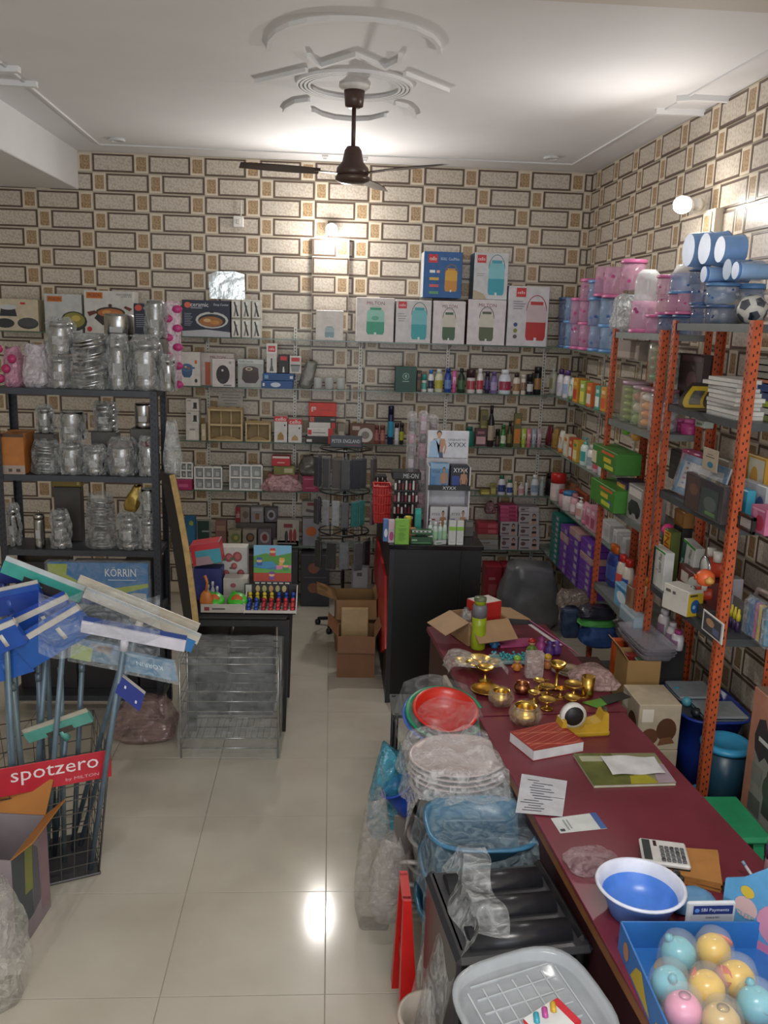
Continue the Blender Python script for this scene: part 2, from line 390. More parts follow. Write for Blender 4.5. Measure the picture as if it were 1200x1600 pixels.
# ceiling spotlights (off), conduit boxes
for i, (x, y) in enumerate(((183,217),(862,245))):
    p = cz(x, y); t = thing('ceiling_spotlight', ('small round recessed ceiling spotlight near the left beam', 'small round recessed ceiling spotlight near the right corner')[i], 'spotlight', (p.x, p.y, ZC-.02), group='ceiling spotlights')
    MB().lathe([(.055,.02),(.062,.012),(.058,.004),(.042,.0),(.040,.012)], seg=20, caps=False).build('trim_ring', mat('#d8d8d8', .3), t)
    MB().lathe([(.039,.008),(.03,.012),(0,.013)], seg=16).build('lens', mat('#b9b7b2', .2), t)
for i, (x, y) in enumerate(((508,241),(570,245))):
    p = PY(x, y, YB-.32); tag(MB().box(0,0,0,.05,.05,.03,0,.006).box(0,0,-.012,.03,.03,.012,0,.003).build('ceiling_hook_box', WHT, None, (p.x, p.y, ZC-.03)), ('small white junction box on the ceiling left of the fan', 'small white junction box on the ceiling right of the fan')[i], 'junction box', 'ceiling junction boxes')
p = PY(373, 347, YB)
t = tag(MB().box(0,0,-.045,.085,.03,.09,0,.006).build('wall_switch_plate', mat('#e8e6e0', .4), None, (p.x, YB-.021, p.z)), 'small white switch plate on the tiled back wall', 'switch')
MB().box(0,0,-.02,.03,.008,.04,0,.003).build('switch_rocker', mat('#d2cfc6', .4), t, (0,-.018,0))
MB().tube([(.02,0,.045),(.02,0,.16)], .006).build('conduit', mat('#d8d4ca', .5), t)
# bulbs
def bulb(loc, dirn, label, power):
    t = thing('led_bulb', label, 'bulb', loc, group='lit bulbs')
    d = Vector(dirn).normalized(); q = d.to_track_quat('Z', 'Y').to_euler()
    MB().lathe([(.03,-.12),(.034,-.12),(.034,-.085),(.022,-.08),(.022,-.05)], seg=16).build('holder', mat('#e9e6df', .4), t, rot=tuple(q))
    MB().lathe([(.02,-.05),(.034,-.045),(.042,-.012)], seg=20).build('collar', mat('#dcdad6', .4), t, rot=tuple(q))
    MB().lathe([(.042,-.012),(.047,.01),(.047,.03),(.040,.05),(.024,.064),(0,.069)], seg=24).build('globe', mat('#fff8ea', .3, emit=45), t, rot=tuple(q))
    l = bpy.data.lights.new('bulb_light', 'POINT'); l.energy = power*.34; l.color = (1.0, .96, .91); l.shadow_soft_size = .05
    lo = bpy.data.objects.new('bulb_light', l); COL.objects.link(lo); lo.parent = t; lo.location = d * .13
    a = bpy.data.lights.new('bulb_beam', 'AREA'); a.shape = 'DISK'; a.size = .09; a.energy = power*.62; a.color = (1.0, .96, .91)
    ao = bpy.data.objects.new('bulb_beam', a); COL.objects.link(ao); ao.parent = t; ao.location = d * .085; ao.rotation_euler = (-d).to_track_quat('Z', 'Y').to_euler()
BP = PY(518, 358, YB-.16); bulb(BP, (0,-1,-.25), 'lit white bulb on the back wall above the pilaster', 36)
BQ = PX(1070, 320, XR-.18); bulb(BQ, (-1,-.45,-.1), 'lit white bulb on the right wall', 12)
# ceiling fan
fz = PY(552, 262, MC.y).z
t = thing('ceiling_fan', 'brown ceiling fan hanging on a long rod', 'fan', (MC.x, MC.y, fz))
BR = mat('#4a3630', .35, 0, .1); L = ZC - fz
MB().lathe([(.085,L),(.085,L-.012),(.06,L-.03),(.03,L-.03)], seg=20).build('ceiling_rose', mat('#dcdad6', .4), t)
MB().lathe([(.058,L-.03),(.05,L-.11),(.028,L-.12),(.0,L-.12)], seg=18).build('upper_canopy', BR, t)
MB().tube([(0,0,.08),(0,0,L-.1)], .012, 10).build('rod', BR, t)
MB().lathe([(.0,.11),(.035,.11),(.048,.09),(.060,.03),(.09,-.005),(.092,-.03),(.085,-.045)], seg=28).build('motor_cover', BR, t)
MB().lathe([(.085,-.045),(.098,-.05),(.096,-.07),(.06,-.085),(.0,-.088)], seg=28).build('motor_hub', mat('#5a4a42', .3, .3), t)
for k in range(3):
    a = math.radians((192, 318, 72)[k]); mb = MB()
    def bl(u, v): 
        r = .19 + .44*u; w = .045 + .022*math.sin(PI*min(1, u*1.1))
        x = r; y = (v-.5)*2*w; return (x*math.cos(a)-y*math.sin(a), x*math.sin(a)+y*math.cos(a), -.03 + (v-.5)*.014)
    mb.sheet(bl, 8, 2); b2 = MB(); b2.sheet(lambda u, v: (lambda p: (p[0], p[1], p[2]-.004))(bl(u, 1-v)), 8, 2)
    mb.add(b2.v, b2.f, 0, True)
    bo = mb.build('blade', BR, t)
    MB().bar((.08*math.cos(a), .08*math.sin(a), -.035), (.22*math.cos(a), .22*math.sin(a), -.032), .035, .006).build('blade_bracket', BR, bo)
# ---------------------------------------------------------------- shelving on the back and right walls
GL = mat('#9fb5aa', .08, 0, .03, 3, alpha=.42); GE = mat('#4f6a5c', .15, 0, .05)
SHZ = (2.262, 1.858, 1.405, .985, .50)
YF, XF = YB-.27, XR-.27
LV = ('top', 'second', 'third', 'fourth', 'fifth')
def glass(x0, x1, y0, y1, z, label):
    t = tag(MB().box((x0+x1)/2, (y0+y1)/2, z-.008, x1-x0, y1-y0, .008).build('glass_shelf', GL), label, 'shelf', 'glass wall shelves')
    return t
for i, z in enumerate(SHZ):
    for x0, x1, s in ((-2.75, -1.30, 'left'), (-1.297, .215, 'middle'), (.218, XF-.004, 'right')):
        if s == 'left' and i > 1: continue
        g = glass(x0, x1, YF, YB-.013, z, '%s glass pane of the %s back wall shelf' % (s, LV[i]))
        MB().box((x0+x1)/2, YF-.001, z-.008, x1-x0, .002, .008).build('edge', GE, g)
    g = glass(XF, XR-.013, 5.52, YB-.013, z, '%s glass shelf along the right wall by the corner' % LV[i])
    MB().box(XF-.001, (5.52+YB)/2, z-.008, .002, YB-5.53, .008).build('edge', GE, g)
WM = mat('#cfcbc2', .4, .1); DK = mat('#1a1a1c', .5)
def standard(px, wall):
    if wall == 'back':
        x = PY(px, 600, YB-.02).x; loc = (x, YB-.012, 0); r = 0
    else: loc = (XR-.012, px, 0); r = -PI/2
    t = thing('shelf_standard', '', 'shelf bracket', loc, (0,0,r), 'slotted shelf standards')
    MB().box(0, 0, .1, .028, .012, 2.26).build('upright', WM, t)
    mb = MB()
    for k in range(86): mb.box(0, -.0063, .12+k*.026, .007, .0008, .014)
    tag(mb.build('slots', DK, t), kind='stuff')
    for z in SHZ:
        MB().prism([(-.245,-.012),(-.006,-.055),(-.006,-.009),(-.245,-.009)], -.003, .003, axis='x').build('bracket', WM, t, (0,0,z))
    return t
for i, px in enumerate((325, 461, 562, 698, 848)): standard(px, 'back')['label'] = 'white slotted shelf upright, %s from the left on the back wall' % ORD[i]
for i, y in enumerate((6.95, 6.1)): standard(y, 'right')['label'] = 'white slotted shelf upright on the right wall, %s from the corner' % ORD[i]

# ---------------------------------------------------------------- cartons and bottles
def ob(x0, x1, yt, yb, Yf):
    xm, ym = (x0+x1)/2, (yt+yb)/2
    a, b = PY(x0, ym, Yf), PY(x1, ym, Yf); c, d = PY(xm, yt, Yf), PY(xm, yb, Yf)
    return (a.x+b.x)/2, b.x-a.x, c.z-d.z, d.z
def pbox(name, label, cat, px, zs, Yf, d, col, dec=(), group=None, rz=0, rough=.45, top=None, side=None):
    """printed carton whose front fills px = (x0, x1, top, bottom); zs = height of what it stands on (None: as seen)"""
    x, w, h, z = ob(*px, Yf)
    return cbox(name, label, cat, (x, Yf+d/2, zs if zs is not None else z), w-.004, d, h, col, dec, group, rz, rough, top, side)
def cbox(name, label, cat, loc, w, d, h, col, dec=(), group=None, rz=0, rough=.45, top=None, side=None, tilt=None):
    ms = [mat(col, rough)]; fm = [0]*6
    if side: ms.append(mat(side, rough)); fm[1] = fm[3] = len(ms)-1
    if top: ms.append(mat(top, rough)); fm[4] = len(ms)-1
    o = tag(MB().box(0, 0, 0, w, d, h, 0, min(.003, w*.1, h*.1), fm).build(name, ms, None, loc, tilt or (0,0,rz)), label, cat, group)
    if dec: decal(o, w, h, dec, d/2 + .0005)
    return o
def jug(u, v, w, h, c1, c2, hd, k=0):
    o = [('A', u, v+h*.66, w*.45, h*.31, .020, 0, 180, hd)] if hd else []
    o += [('P', [(u-w*.40,v+h*.04),(u+w*.40,v+h*.04),(u+w*.47,v+h*.12),(u+w*.47,v+h*.42),(u-w*.47,v+h*.42),(u-w*.47,v+h*.12)], c2),
          ('P', [(u-w*.47,v+h*.42),(u+w*.47,v+h*.42),(u+w*.46,v+h*.70),(u+w*.38,v+h*.78),(u-w*.38,v+h*.78),(u-w*.46,v+h*.70)], c1),
          ('R', u-w*.30, v+h*.78, u+w*.30, v+h*.85, c2), ('R', u-w*.06, v+h*.02, u+w*.06, v+h*.10, '#d9e4e2')]
    return o
def pot(u, v, w, h, body, rim, food):
    return [('P', [(u-w*.5,v+h*.7),(u-w*.42,v+h*.2),(u-w*.25,v),(u+w*.25,v),(u+w*.42,v+h*.2),(u+w*.5,v+h*.7)], body),
            ('E', u, v+h*.7, w*.52, h*.28, rim), ('E', u, v+h*.7, w*.44, h*.21, food), ('E', u-w*.1, v+h*.74, w*.12, h*.06, '#d9b070'), ('E', u+w*.14, v+h*.66, w*.10, h*.06, '#b5612e'),
            ('R', u-w*.68, v+h*.62, u-w*.48, v+h*.74, body), ('R', u+w*.48, v+h*.62, u+w*.68, v+h*.74, body)]
RED = '#c8202a'
def cello(u0=.06, v0=.80, u1=.30, v1=.96): return [('R', u0, v0, u1, v1, RED), ('T', 'cello', u0+.03, v0+.05, u1-.03, v1-.05, '#f4f1ee')]
def milton(c='#7a2b3a'): return [('T', 'MILTON', .28, .84, .74, .915, c), ('R', .40, .80, .62, .81, '#b9a9ac')]
z = SHZ[0]
B = YF+.005
pbox('cookware_box', 'beige cookware box printed with three dark pans, leftmost on the top shelf', 'box', (-16,60,466,516), z, B, .2, '#cbbfa6', [('E',.78,.25,.22,.18,'#3a3a3e'),('E',.78,.28,.20,.14,'#4c4c52'),('E',.30,.24,.20,.15,'#33363c'),('P',[(.20,.46),(.56,.46),(.52,.74),(.24,.74)],'#2f3238'),('E',.38,.74,.18,.08,'#c9cbd0'),('R',.64,.84,.74,.90,RED)])
pbox('cookware_box', 'white cookware box with orange badge and a pan of greens', 'box', (69,128,455,515), z, B, .15, '#c3c6c4', [('R',.08,.80,.48,.94,'#c76a1e'),('T','PIGEON',.12,.83,.44,.91,'#5a2a10'),('E',.78,.30,.36,.26,'#2a2a2c'),('E',.78,.33,.30,.20,'#8d8a3c'),('E',.84,.38,.12,.08,'#c9b45c')], top='#e0e0de')
pbox('cookware_box', 'white cookware box printed with a two-handled pan of food', 'box', (131,209,449,516), z, B, .2, '#d3d2ce', [('R',.05,.82,.38,.96,'#c76a1e'),('T','PIGEON',.09,.855,.34,.93,'#5a2a10'),('T','MULTI COOKWARE',.66,.90,.96,.94,'#555'),('T','with lid',.74,.86,.96,.89,'#666'),('P',[(.20,.36),(.30,.50),(.76,.50),(.86,.36),(.70,.20),(.36,.20)],'#2a2320'),('E',.53,.50,.30,.13,'#3a2c26'),('E',.53,.49,.26,.10,'#b9703a'),('E',.46,.50,.10,.05,'#d9a058'),('E',.60,.47,.10,.05,'#cc8444'),('P',[(.06,.50),(.10,.40),(.26,.48),(.22,.54)],'#6a2a22'),('P',[(.80,.62),(.92,.54),(.98,.60),(.84,.66)],'#6a2a22'),('E',.53,.66,.04,.04,'#4a2a22'),('E',.10,.10,.05,.06,RED)])
pbox('cookware_box', 'navy cookware box half hidden behind a wrapped steel jar', 'box', (209,245,467,516), z, B, .2, '#2c3344', [('E',.2,.86,.16,.10,'#d8584a'),('T','ceramic',.42,.82,.98,.92,'#e6e6ea')]+lines(.08,.25,.55,.70,7,'#8d93a4'))
pbox('cookware_box', 'wide navy box printed with a ceramic casserole, beside the rack', 'box', (284,360,467,524), z, B, .2, '#2b3246', [('E',.12,.86,.07,.08,'#e06a54'),('T','ceramic',.18,.82,.55,.93,'#eceef2'),('R',.18,.77,.42,.80,'#9aa2b4'),('T','Deep Cooker',.66,.84,.97,.92,'#dfe2ea'),('E',.62,.46,.34,.23,'#c9c9c8'),('E',.62,.45,.29,.18,'#23272f'),('E',.60,.42,.25,.14,'#a56b38'),('E',.52,.45,.08,.05,'#d9b27c'),('E',.68,.40,.10,.06,'#c4853f'),('R',.58,.66,.66,.72,'#15181d'),('P',[(0,0),(1,0),(1,.14),(.5,.20),(0,.14)],'#b9bcc4')]+lines(.05,.30,.22,.66,8,'#98a0b2'))
for r in range(2):
    for c in range(3):
        x0 = 361 + c*16
        pbox('cutlery_set_box', '%s silver cutlery pack in the %s row beside the navy casserole box' % (('left','middle','right')[c], ('lower','upper')[r]), 'box', (x0, x0+15.5, 496-29.5*r, 525.5-29.5*r), z+.155*r, B, .12, '#b9b6ac', [('R',.08,.06,.92,.94,'#e4e2da'),('P',[(.2,.1),(.4,.1),(.7,.9),(.55,.92)],'#8f8c84'),('P',[(.6,.1),(.8,.12),(.4,.88),(.25,.86)],'#3a3833'),('E',.6,.8,.14,.12,'#f2f0ea')], 'cutlery packs', rough=.2)
x, w, h, zz = ob(327,383,422,466,B+.03)
sb = MB().prism([(-w/2,0),(w/2,0),(w*.48,h*.9),(w*.2,h),(-w*.3,h*.97),(-w*.5,h*.86)], -.02, .02, axis='y')
o = tag(sb.build('foil_packet', mat('#c4c6c2', .16, .9, .1, 9, .5), None, (x, B+.05, z+.305)), 'shiny silver foil packet standing on the navy casserole box', 'packet')
pbox('jug_box', 'small white box with a little blue jug print on the top shelf', 'box', (493,537,482,529), z, B, .15, '#dcd6d0', jug(.5,.08,.36,.46,'#9fb4b8','#7f9da6',None)+[('T','MILTON',.36,.72,.64,.77,'#b9b4b0')])
pbox('jug_box', 'white box printed with a mint and green water jug', 'box', (556,616,465,534), z, B, .24, '#ddd6d4', milton()+jug(.51,.14,.50,.75,'#8fc9b8','#2f9a78',None)+[('E',.50,.54,.10,.05,'#5aa890')], top='#cfc8c6')
pbox('jug_box', 'white box printed with a teal jug, on the shelf between two jug boxes', 'box', (618,674,469,536), z, B, .24, '#d3d0d0', cello()+jug(.66,.05,.46,.92,'#6cb9c0','#2ba0a8','#3a6a74')+lines(.06,.50,.30,.72,4,'#9a9aa0'))
pbox('jug_box', 'white box with a dark green jug under the blue box', 'box', (676,727,471,538), z, B, .24, '#dcd5d6', milton()+jug(.50,.06,.42,.80,'#cfcabc','#3c5c3a','#5a5a50'))
pbox('jug_box', 'wide white box printed with an olive green jug', 'box', (730,790,469,540), z, B, .24, '#dbd4d6', milton()+jug(.50,.06,.40,.80,'#cfcabc','#566044','#5a5a50'), side='#5a2a34')
pbox('jug_box', 'tall white box printed with a big red water jug', 'box', (793,857,448,542), z, B, .27, '#d2ced2', cello(.18,.82,.42,.97)+jug(.70,.07,.52,.80,'#cdb9bc','#b8302e','#a02a30')+[('E',.20,.36,.05,.035,'#3a4a7a'),('E',.20,.26,.05,.035,'#8a8a3a'),('E',.20,.16,.05,.035,'#5a5a5a')]+lines(.12,.62,.42,.78,4,'#8a8a94'))
x, w, h, zz = ob(556,616,465,534,B); ztop = z + .345
pbox('jug_box', 'bright blue box with a yellow jug, stacked on the jug boxes', 'box', (661,722,398,470), z+.372, B+.02, .24, '#1f5c9c', [('R',.12,.76,.36,.94,RED),('T','cello',.15,.81,.33,.89,'#f4f1ee'),('T','BIG BULL',.44,.82,.60,.88,'#cfe0f0'),('T','CoolMate',.64,.82,.92,.88,'#cfe0f0')]+jug(.72,.12,.34,.62,'#d9a434','#c98a2a','#8a6a2a')+[('R',.16,.54,.30,.60,'#e8eef4'),('R',.34,.54,.42,.60,'#e8b0a0'),('R',.16,.38,.40,.44,'#d9b04a'),('R',.16,.23,.40,.29,'#d05a5a'),('R',.16,.08,.40,.14,'#5a9a6a')], side='#dfe3e6', top='#23324a')
pbox('jug_box', 'white box with a turquoise jug, top right of the jug boxes', 'box', (740,794,397,470), z+.372, B+.02, .27, '#cdd0d2', cello(.08,.78,.34,.95)+jug(.66,.06,.50,.92,'#7fc4d0','#2f9fb4','#3a6f80')+lines(.08,.50,.36,.58,2,'#9a9aa0')+[('P',[(0,0),(.4,0),(.3,.12),(0,.2)],'#b9a98e')], side='#1d4a66', top='#d8d9da')

# second shelf
z = SHZ[1]
pbox('casserole_box', 'white box with a blue casserole print, beside the rack top', 'box', (283,313,553,606), z, B, .16, '#d4cfcc', pot(.3,.25,.62,.42,'#3d5f86','#56789e','#4a6a90')+[('R',.72,.66,.84,.76,'#d06a2a'),('E',.78,.16,.08,.06,'#3a3a3a')])
pbox('casserole_box', 'white box with maroon lettering behind the black casserole box', 'box', (314,366,555,606), z, B+.10, .14, '#cfc4c0', milton()+[('R',.12,.02,.28,.72,'#c2603a')])
pbox('casserole_box', 'white box printed with a black oval casserole', 'box', (331,367,564,607.5), z, B-.02, .11, '#d4cccb', [('E',.48,.45,.30,.34,'#2a2326'),('E',.46,.60,.05,.04,'#cfcfcf'),('E',.42,.22,.10,.08,'#40383a'),('E',.80,.88,.06,.05,'#9a9a9a'),('R',.5,.04,.86,.09,'#7a7a7a')])
pbox('casserole_box', 'grey box printed with a dark brown casserole', 'box', (371,412,564,608), z, B, .16, '#a9aca8', [('R',0,.85,1,1,'#c6cbc8'),('P',[(.2,.64),(.16,.30),(.3,.16),(.7,.16),(.82,.32),(.8,.64)],'#3c2626'),('E',.5,.64,.31,.12,'#4a3030'),('E',.44,.66,.14,.06,'#c8c0a0'),('E',.44,.66,.08,.03,'#4a3030'),('T','Double Casserole',.06,.89,.6,.96,'#4a5a54')])
pbox('flat_blue_box', 'lower flat blue box on the second shelf', 'box', (408,458,598.5,610), z, B-.02, .15, '#24538e', [('E',.45,.5,.16,.32,'#c8d4e4'),('R',.04,.3,.10,.7,'#d8dfe8')])
pbox('flat_blue_box', 'upper flat blue box on the second shelf', 'box', (410,460,587,598), z+.064, B-.015, .15, '#1f4e86', [('R',.06,.25,.18,.75,'#7a9cc4'),('R',.86,.3,.96,.7,'#c8d4e4')])
zt = z+.125
pbox('chopper_box', 'tall white and red box on the flat blue boxes', 'box', (416,433,542,588), zt, B, .09, '#d2cfca', [('R',0,.66,1,1,'#e0dcd6'),('R',.15,.72,.85,.92,RED),('T','cello',.25,.77,.75,.87,'#f4f1ee'),('R',.42,.22,.56,.5,'#3a3a3a'),('P',[(.3,.06),(.7,.06),(.6,.24),(.4,.24)],'#55524e')])
pbox('chopper_box', 'small black box between two white boxes on the flat blue boxes', 'box', (434,452,559,588), zt, B, .09, '#26221f', [('R',.2,.70,.8,.92,RED),('P',[(.4,.05),(.6,.05),(.55,.36),(.45,.36)],'#d8d4cc')])
pbox('chopper_box', 'small white box with a red badge leaning by the grey pouch', 'box', (452,471,561,588), zt, B, .09, '#cdc8c4', [('R',.15,.70,.85,.92,RED),('P',[(.2,.1),(.8,.1),(.9,.45),(.1,.45)],'#8b8f8e'),('R',.1,.45,.9,.52,'#3a3a3a')])
def pouch(name, label, cat, loc, w, d, h, m, seed=1, amp=.18, rot=(0,0,0), group=None, top=.5, nu=36, nv=22, e=.6):
    """soft crumpled bag: squarish at the foot, drawn in towards the top"""
    rnd = random.Random(seed); ph = [(rnd.uniform(1.5,5.5), rnd.uniform(0,6.3), rnd.uniform(-4,4)) for _ in range(6)]
    def fn(u, v):
        a = 2*PI*u; ca, sa = math.cos(a), math.sin(a)
        sx = math.copysign(abs(ca)**e, ca); sy = math.copysign(abs(sa)**e, sa)
        r = (min(1, .80 + 1.6*v) if v < .125 else 1) * (1 - (1-top)*max(0, (v-.35)/.65)**1.6)
        n = sum(math.sin(round(f)*a + p + q*v*3) for f, p, q in ph)/6
        r *= 1 + amp*n
        q = mnoise.noise(Vector((ca*2.6, sa*2.6, v*3.2 + seed))); q2 = mnoise.noise(Vector((ca*7, sa*7, v*9 + seed)))
        r *= 1 + amp*(.9*(.35-abs(q)) + .45*(.3-abs(q2)))*min(1, v*6)
        return (sx*w/2*r, sy*d/2*r, h*v*(1 + amp*.4*math.sin(3*a+ph[0][1])*v))
    mb = MB().sheet(fn, nu, nv, 0, not m.name.startswith('film')); k = nu+1
    mb.f.append([nv*k+i for i in range(nu)]); mb.mi.append(0); mb.sm.append(True)
    mb.f.append([i for i in range(nu)][::-1]); mb.mi.append(0); mb.sm.append(True)
    return tag(mb.build(name, m, None, loc, rot), label, cat, group)
x, w, h, zz = ob(462,492,562,607,B)
pouch('grey_pouch', 'grey cloth pouch leaning over beside the glass cups', 'pouch', (x-.01, B+.06, z), .11, .08, h, mat('#77776f', .35, .1, .15, 25, .4), 3, .10, (0,.28,0), top=.8)
CLR = mat('#d9dcda', .08, 0, .05, 12, .2, alpha=.32)
for k in range(3):
    x, w, h, zz = ob(488+18*k, 505+18*k, 590, 608, B)
    t = tag(MB().lathe([(.030,0),(.036,.01),(.040,h),(.037,h),(.033,.012),(0,.012)], seg=16).build('glass_cup', mat('#dfe3e2', .06, 0, .03, alpha=.45), None, (x, B+.06, z)), '%s clear glass cup on the second shelf by the grey pouch' % ('left','middle','right')[k], 'cup', 'clear glass cups')
pbox('gift_box', 'dark green box with a pale crest on the second shelf', 'box', (617,651,577,616), z, B, .09, '#1d4a42', [('A',.5,.62,.13,.11,.03,0,360,'#8fb5a4'),('E',.5,.62,.05,.07,'#8fb5a4'),('R',.34,.40,.66,.43,'#8fb5a4'),('R',.05,.04,.95,.05,'#2f6a5c')])

# bottle maker -------------------------------------------------------------
def bottle(name, label, cat, loc, w, h, kind, c, cap, lab=None, group=None, rz=0, d=None):
    """kind: flip (flat shampoo), pump, can, tube, jar, round, box"""
    r = w/2; sy = (d or w*.7)/w
    if kind == 'box':
        return cbox(name, label, cat, loc, w, d or w*.6, h, c, [('R',.1,.12,.9,.55,lab or cap),('R',.2,.7,.8,.85,cap)], group, rz)
    t = tag(put(name, None, None, loc, (0,0,rz)), label, cat, group)
    seg = 14
    if kind == 'flip': body = [(r*.86,0),(r*.96,h*.02),(r,h*.30),(r*.98,h*.62),(r*.80,h*.76),(r*.52,h*.82)]; cp = [(r*.62,h*.82),(r*.62,h*.99),(r*.56,h),(0,h)]
    elif kind == 'pump': body = [(r*.92,0),(r,h*.02),(r,h*.62),(r*.8,h*.72),(r*.4,h*.76)]; cp = [(r*.45,h*.76),(r*.45,h*.84),(r*.14,h*.85),(r*.14,h*.94),(r*.4,h*.95),(r*.4,h),(0,h)]
    elif kind == 'can': body = [(r*.96,0),(r,h*.01),(r,h*.76),(r*.94,h*.78)]; cp = [(r*.96,h*.78),(r*.96,h*.97),(r*.85,h),(0,h)]; sy = 1
    elif kind == 'tube': body = [(r*.75,h*.18),(r*.85,h*.22),(r,h*.9),(r,h)]; cp = [(r*.72,0),(r*.75,.003),(r*.75,h*.18)]
    elif kind == 'jar': body = [(r*.95,0),(r,h*.04),(r,h*.60),(r*.9,h*.66)]; cp = [(r*1.02,h*.66),(r*1.02,h*.96),(r*.96,h),(0,h)]; sy = 1
    elif kind == 'round': body = [(r*.95,0),(r,h*.02),(r,h*.58),(r*.75,h*.70),(r*.42,h*.78),(r*.42,h*.82)]; cp = [(r*.5,h*.82),(r*.5,h),(0,h)]; sy = 1
    if kind == 'tube':
        mb = MB(); n = 14; vs = []
        for (rr, hh), fl in zip(body, (1,1,.45,.06)):
            for k in range(n): a = 2*PI*k/n; vs.append((rr*math.cos(a), rr*.75*fl*math.sin(a), hh))
        mb.add(vs, [(i*n+k, i*n+(k+1) % n, (i+1)*n+(k+1) % n, (i+1)*n+k) for i in range(3) for k in range(n)] + [tuple(3*n+k for k in range(n))], 0, True)
        mb.build('body', mat(c, .35), t); MB().lathe(cp, seg=n, sy=.8).build('cap', mat(cap, .35), t)
        if lab: MB().box(0, -r*.42, h*.42, w*.62, .002, h*.30).build('label_print', mat(lab, .4), t)
        return t
    MB().lathe(body, seg=seg, sy=sy).build('body', mat(c, .3), t); cb = MB().lathe(cp, seg=seg, sy=sy)
    if kind == 'pump': cb.bar((0,0,h*.975), (-r*.9,-r*.2,h*.965), r*.22, h*.025)
    cb.build('cap', mat(cap, .35), t)
    if lab:
        l0, l1 = (h*.16, h*.52) if kind != 'can' else (h*.2, h*.6)
        k = 1.012; n = 6; vs = []
        for hh in (l0, l1):
            for q in range(n+1): a = math.radians(205 + 130*q/n); vs.append((r*k*math.cos(a), r*k*sy*math.sin(a), hh))
        MB().add(vs, [(q, q+1, n+2+q, n+1+q) for q in range(n)], 0, True).build('label_print', mat(lab, .4), t)
    return t
def onback(px, zs, kind, c, cap, lab, what, label, cat, group, Yf=None):
    Yf = Yf or B
    x, w, h, zz = ob(*px, Yf); d = min(w*.75, .09)
    return bottle(what, label, cat, (x, Yf + .05, zs), w*.96, h, kind, c, cap, lab, group)
T3 = lambda a: (480 + a[0]/3, 480 + a[1]/3, 380 + a[2]/3, 380 + a[3]/3)
row = [((515,537,605,705),'box','#2c211c','#8a5a3a','#5c3a28','narrow dark brown carton'),((538,563,625,708),'jar','#d8dcd6','#3f9a8e','#4ab0a0','small white jar with teal lid'),((567,597,603,708),'flip','#e4e6ea','#2f78c0','#1d2a4a','white bottle with dark letters and blue cap'),
 ((600,640,600,710),'flip','#d9d8c0','#d9dcd6','#b7b23a','cream bottle with a yellow label'),((645,680,598,712),'flip','#2a4a9c','#24408a','#6a8ac8','royal blue shampoo bottle'),((681,704,610,712),'tube','#cc5f9c','#c04a8c','#e8b0d0','bright pink tube'),
 ((707,745,597,713),'round','#1f3a2a','#16261c','#4a6a44','dark green bottle'),((750,793,600,712),'jar','#cfc4c4','#40282c','#a83844','white jar with a red label and dark lid'),((797,830,598,715),'flip','#e2dedd','#e8e6e4','#b8324a','white bottle with a small red mark'),
 ((837,860,610,715),'can','#33264a','#241a36','#5a4680','slim dark purple can'),((862,897,612,717),'flip','#7a6a9c','#64548a','#a898c4','lavender bottle'),((900,962,603,718),'flip','#d8dde8','#e4e6ec','#9c3048','broad white and blue shampoo bottle'),
 ((967,1004,622,720),'flip','#d4cabd','#3a2a24','#a07850','white and tan bottle with dark cap'),((1006,1030,625,720),'can','#d6cfc0','#cfc8ba','#8a6a50','slim cream can'),((1033,1065,625,722),'jar','#2a2a30','#1e1e22','#d0d0d0','black jar with pale label'),((1067,1104,590,722),'can','#1c1c20','#141416','#9a7040','tall black can')]
for i, (px, kind, c, cap, lab, s) in enumerate(row):
    onback(T3(px), SHZ[1], kind, c, cap, lab, 'toiletry_box' if kind == 'box' else 'toiletry_bottle', '%s, %s right of the green box' % (s, ORD[i]), 'bottle' if kind != 'box' else 'box', 'toiletries on the second back shelf')
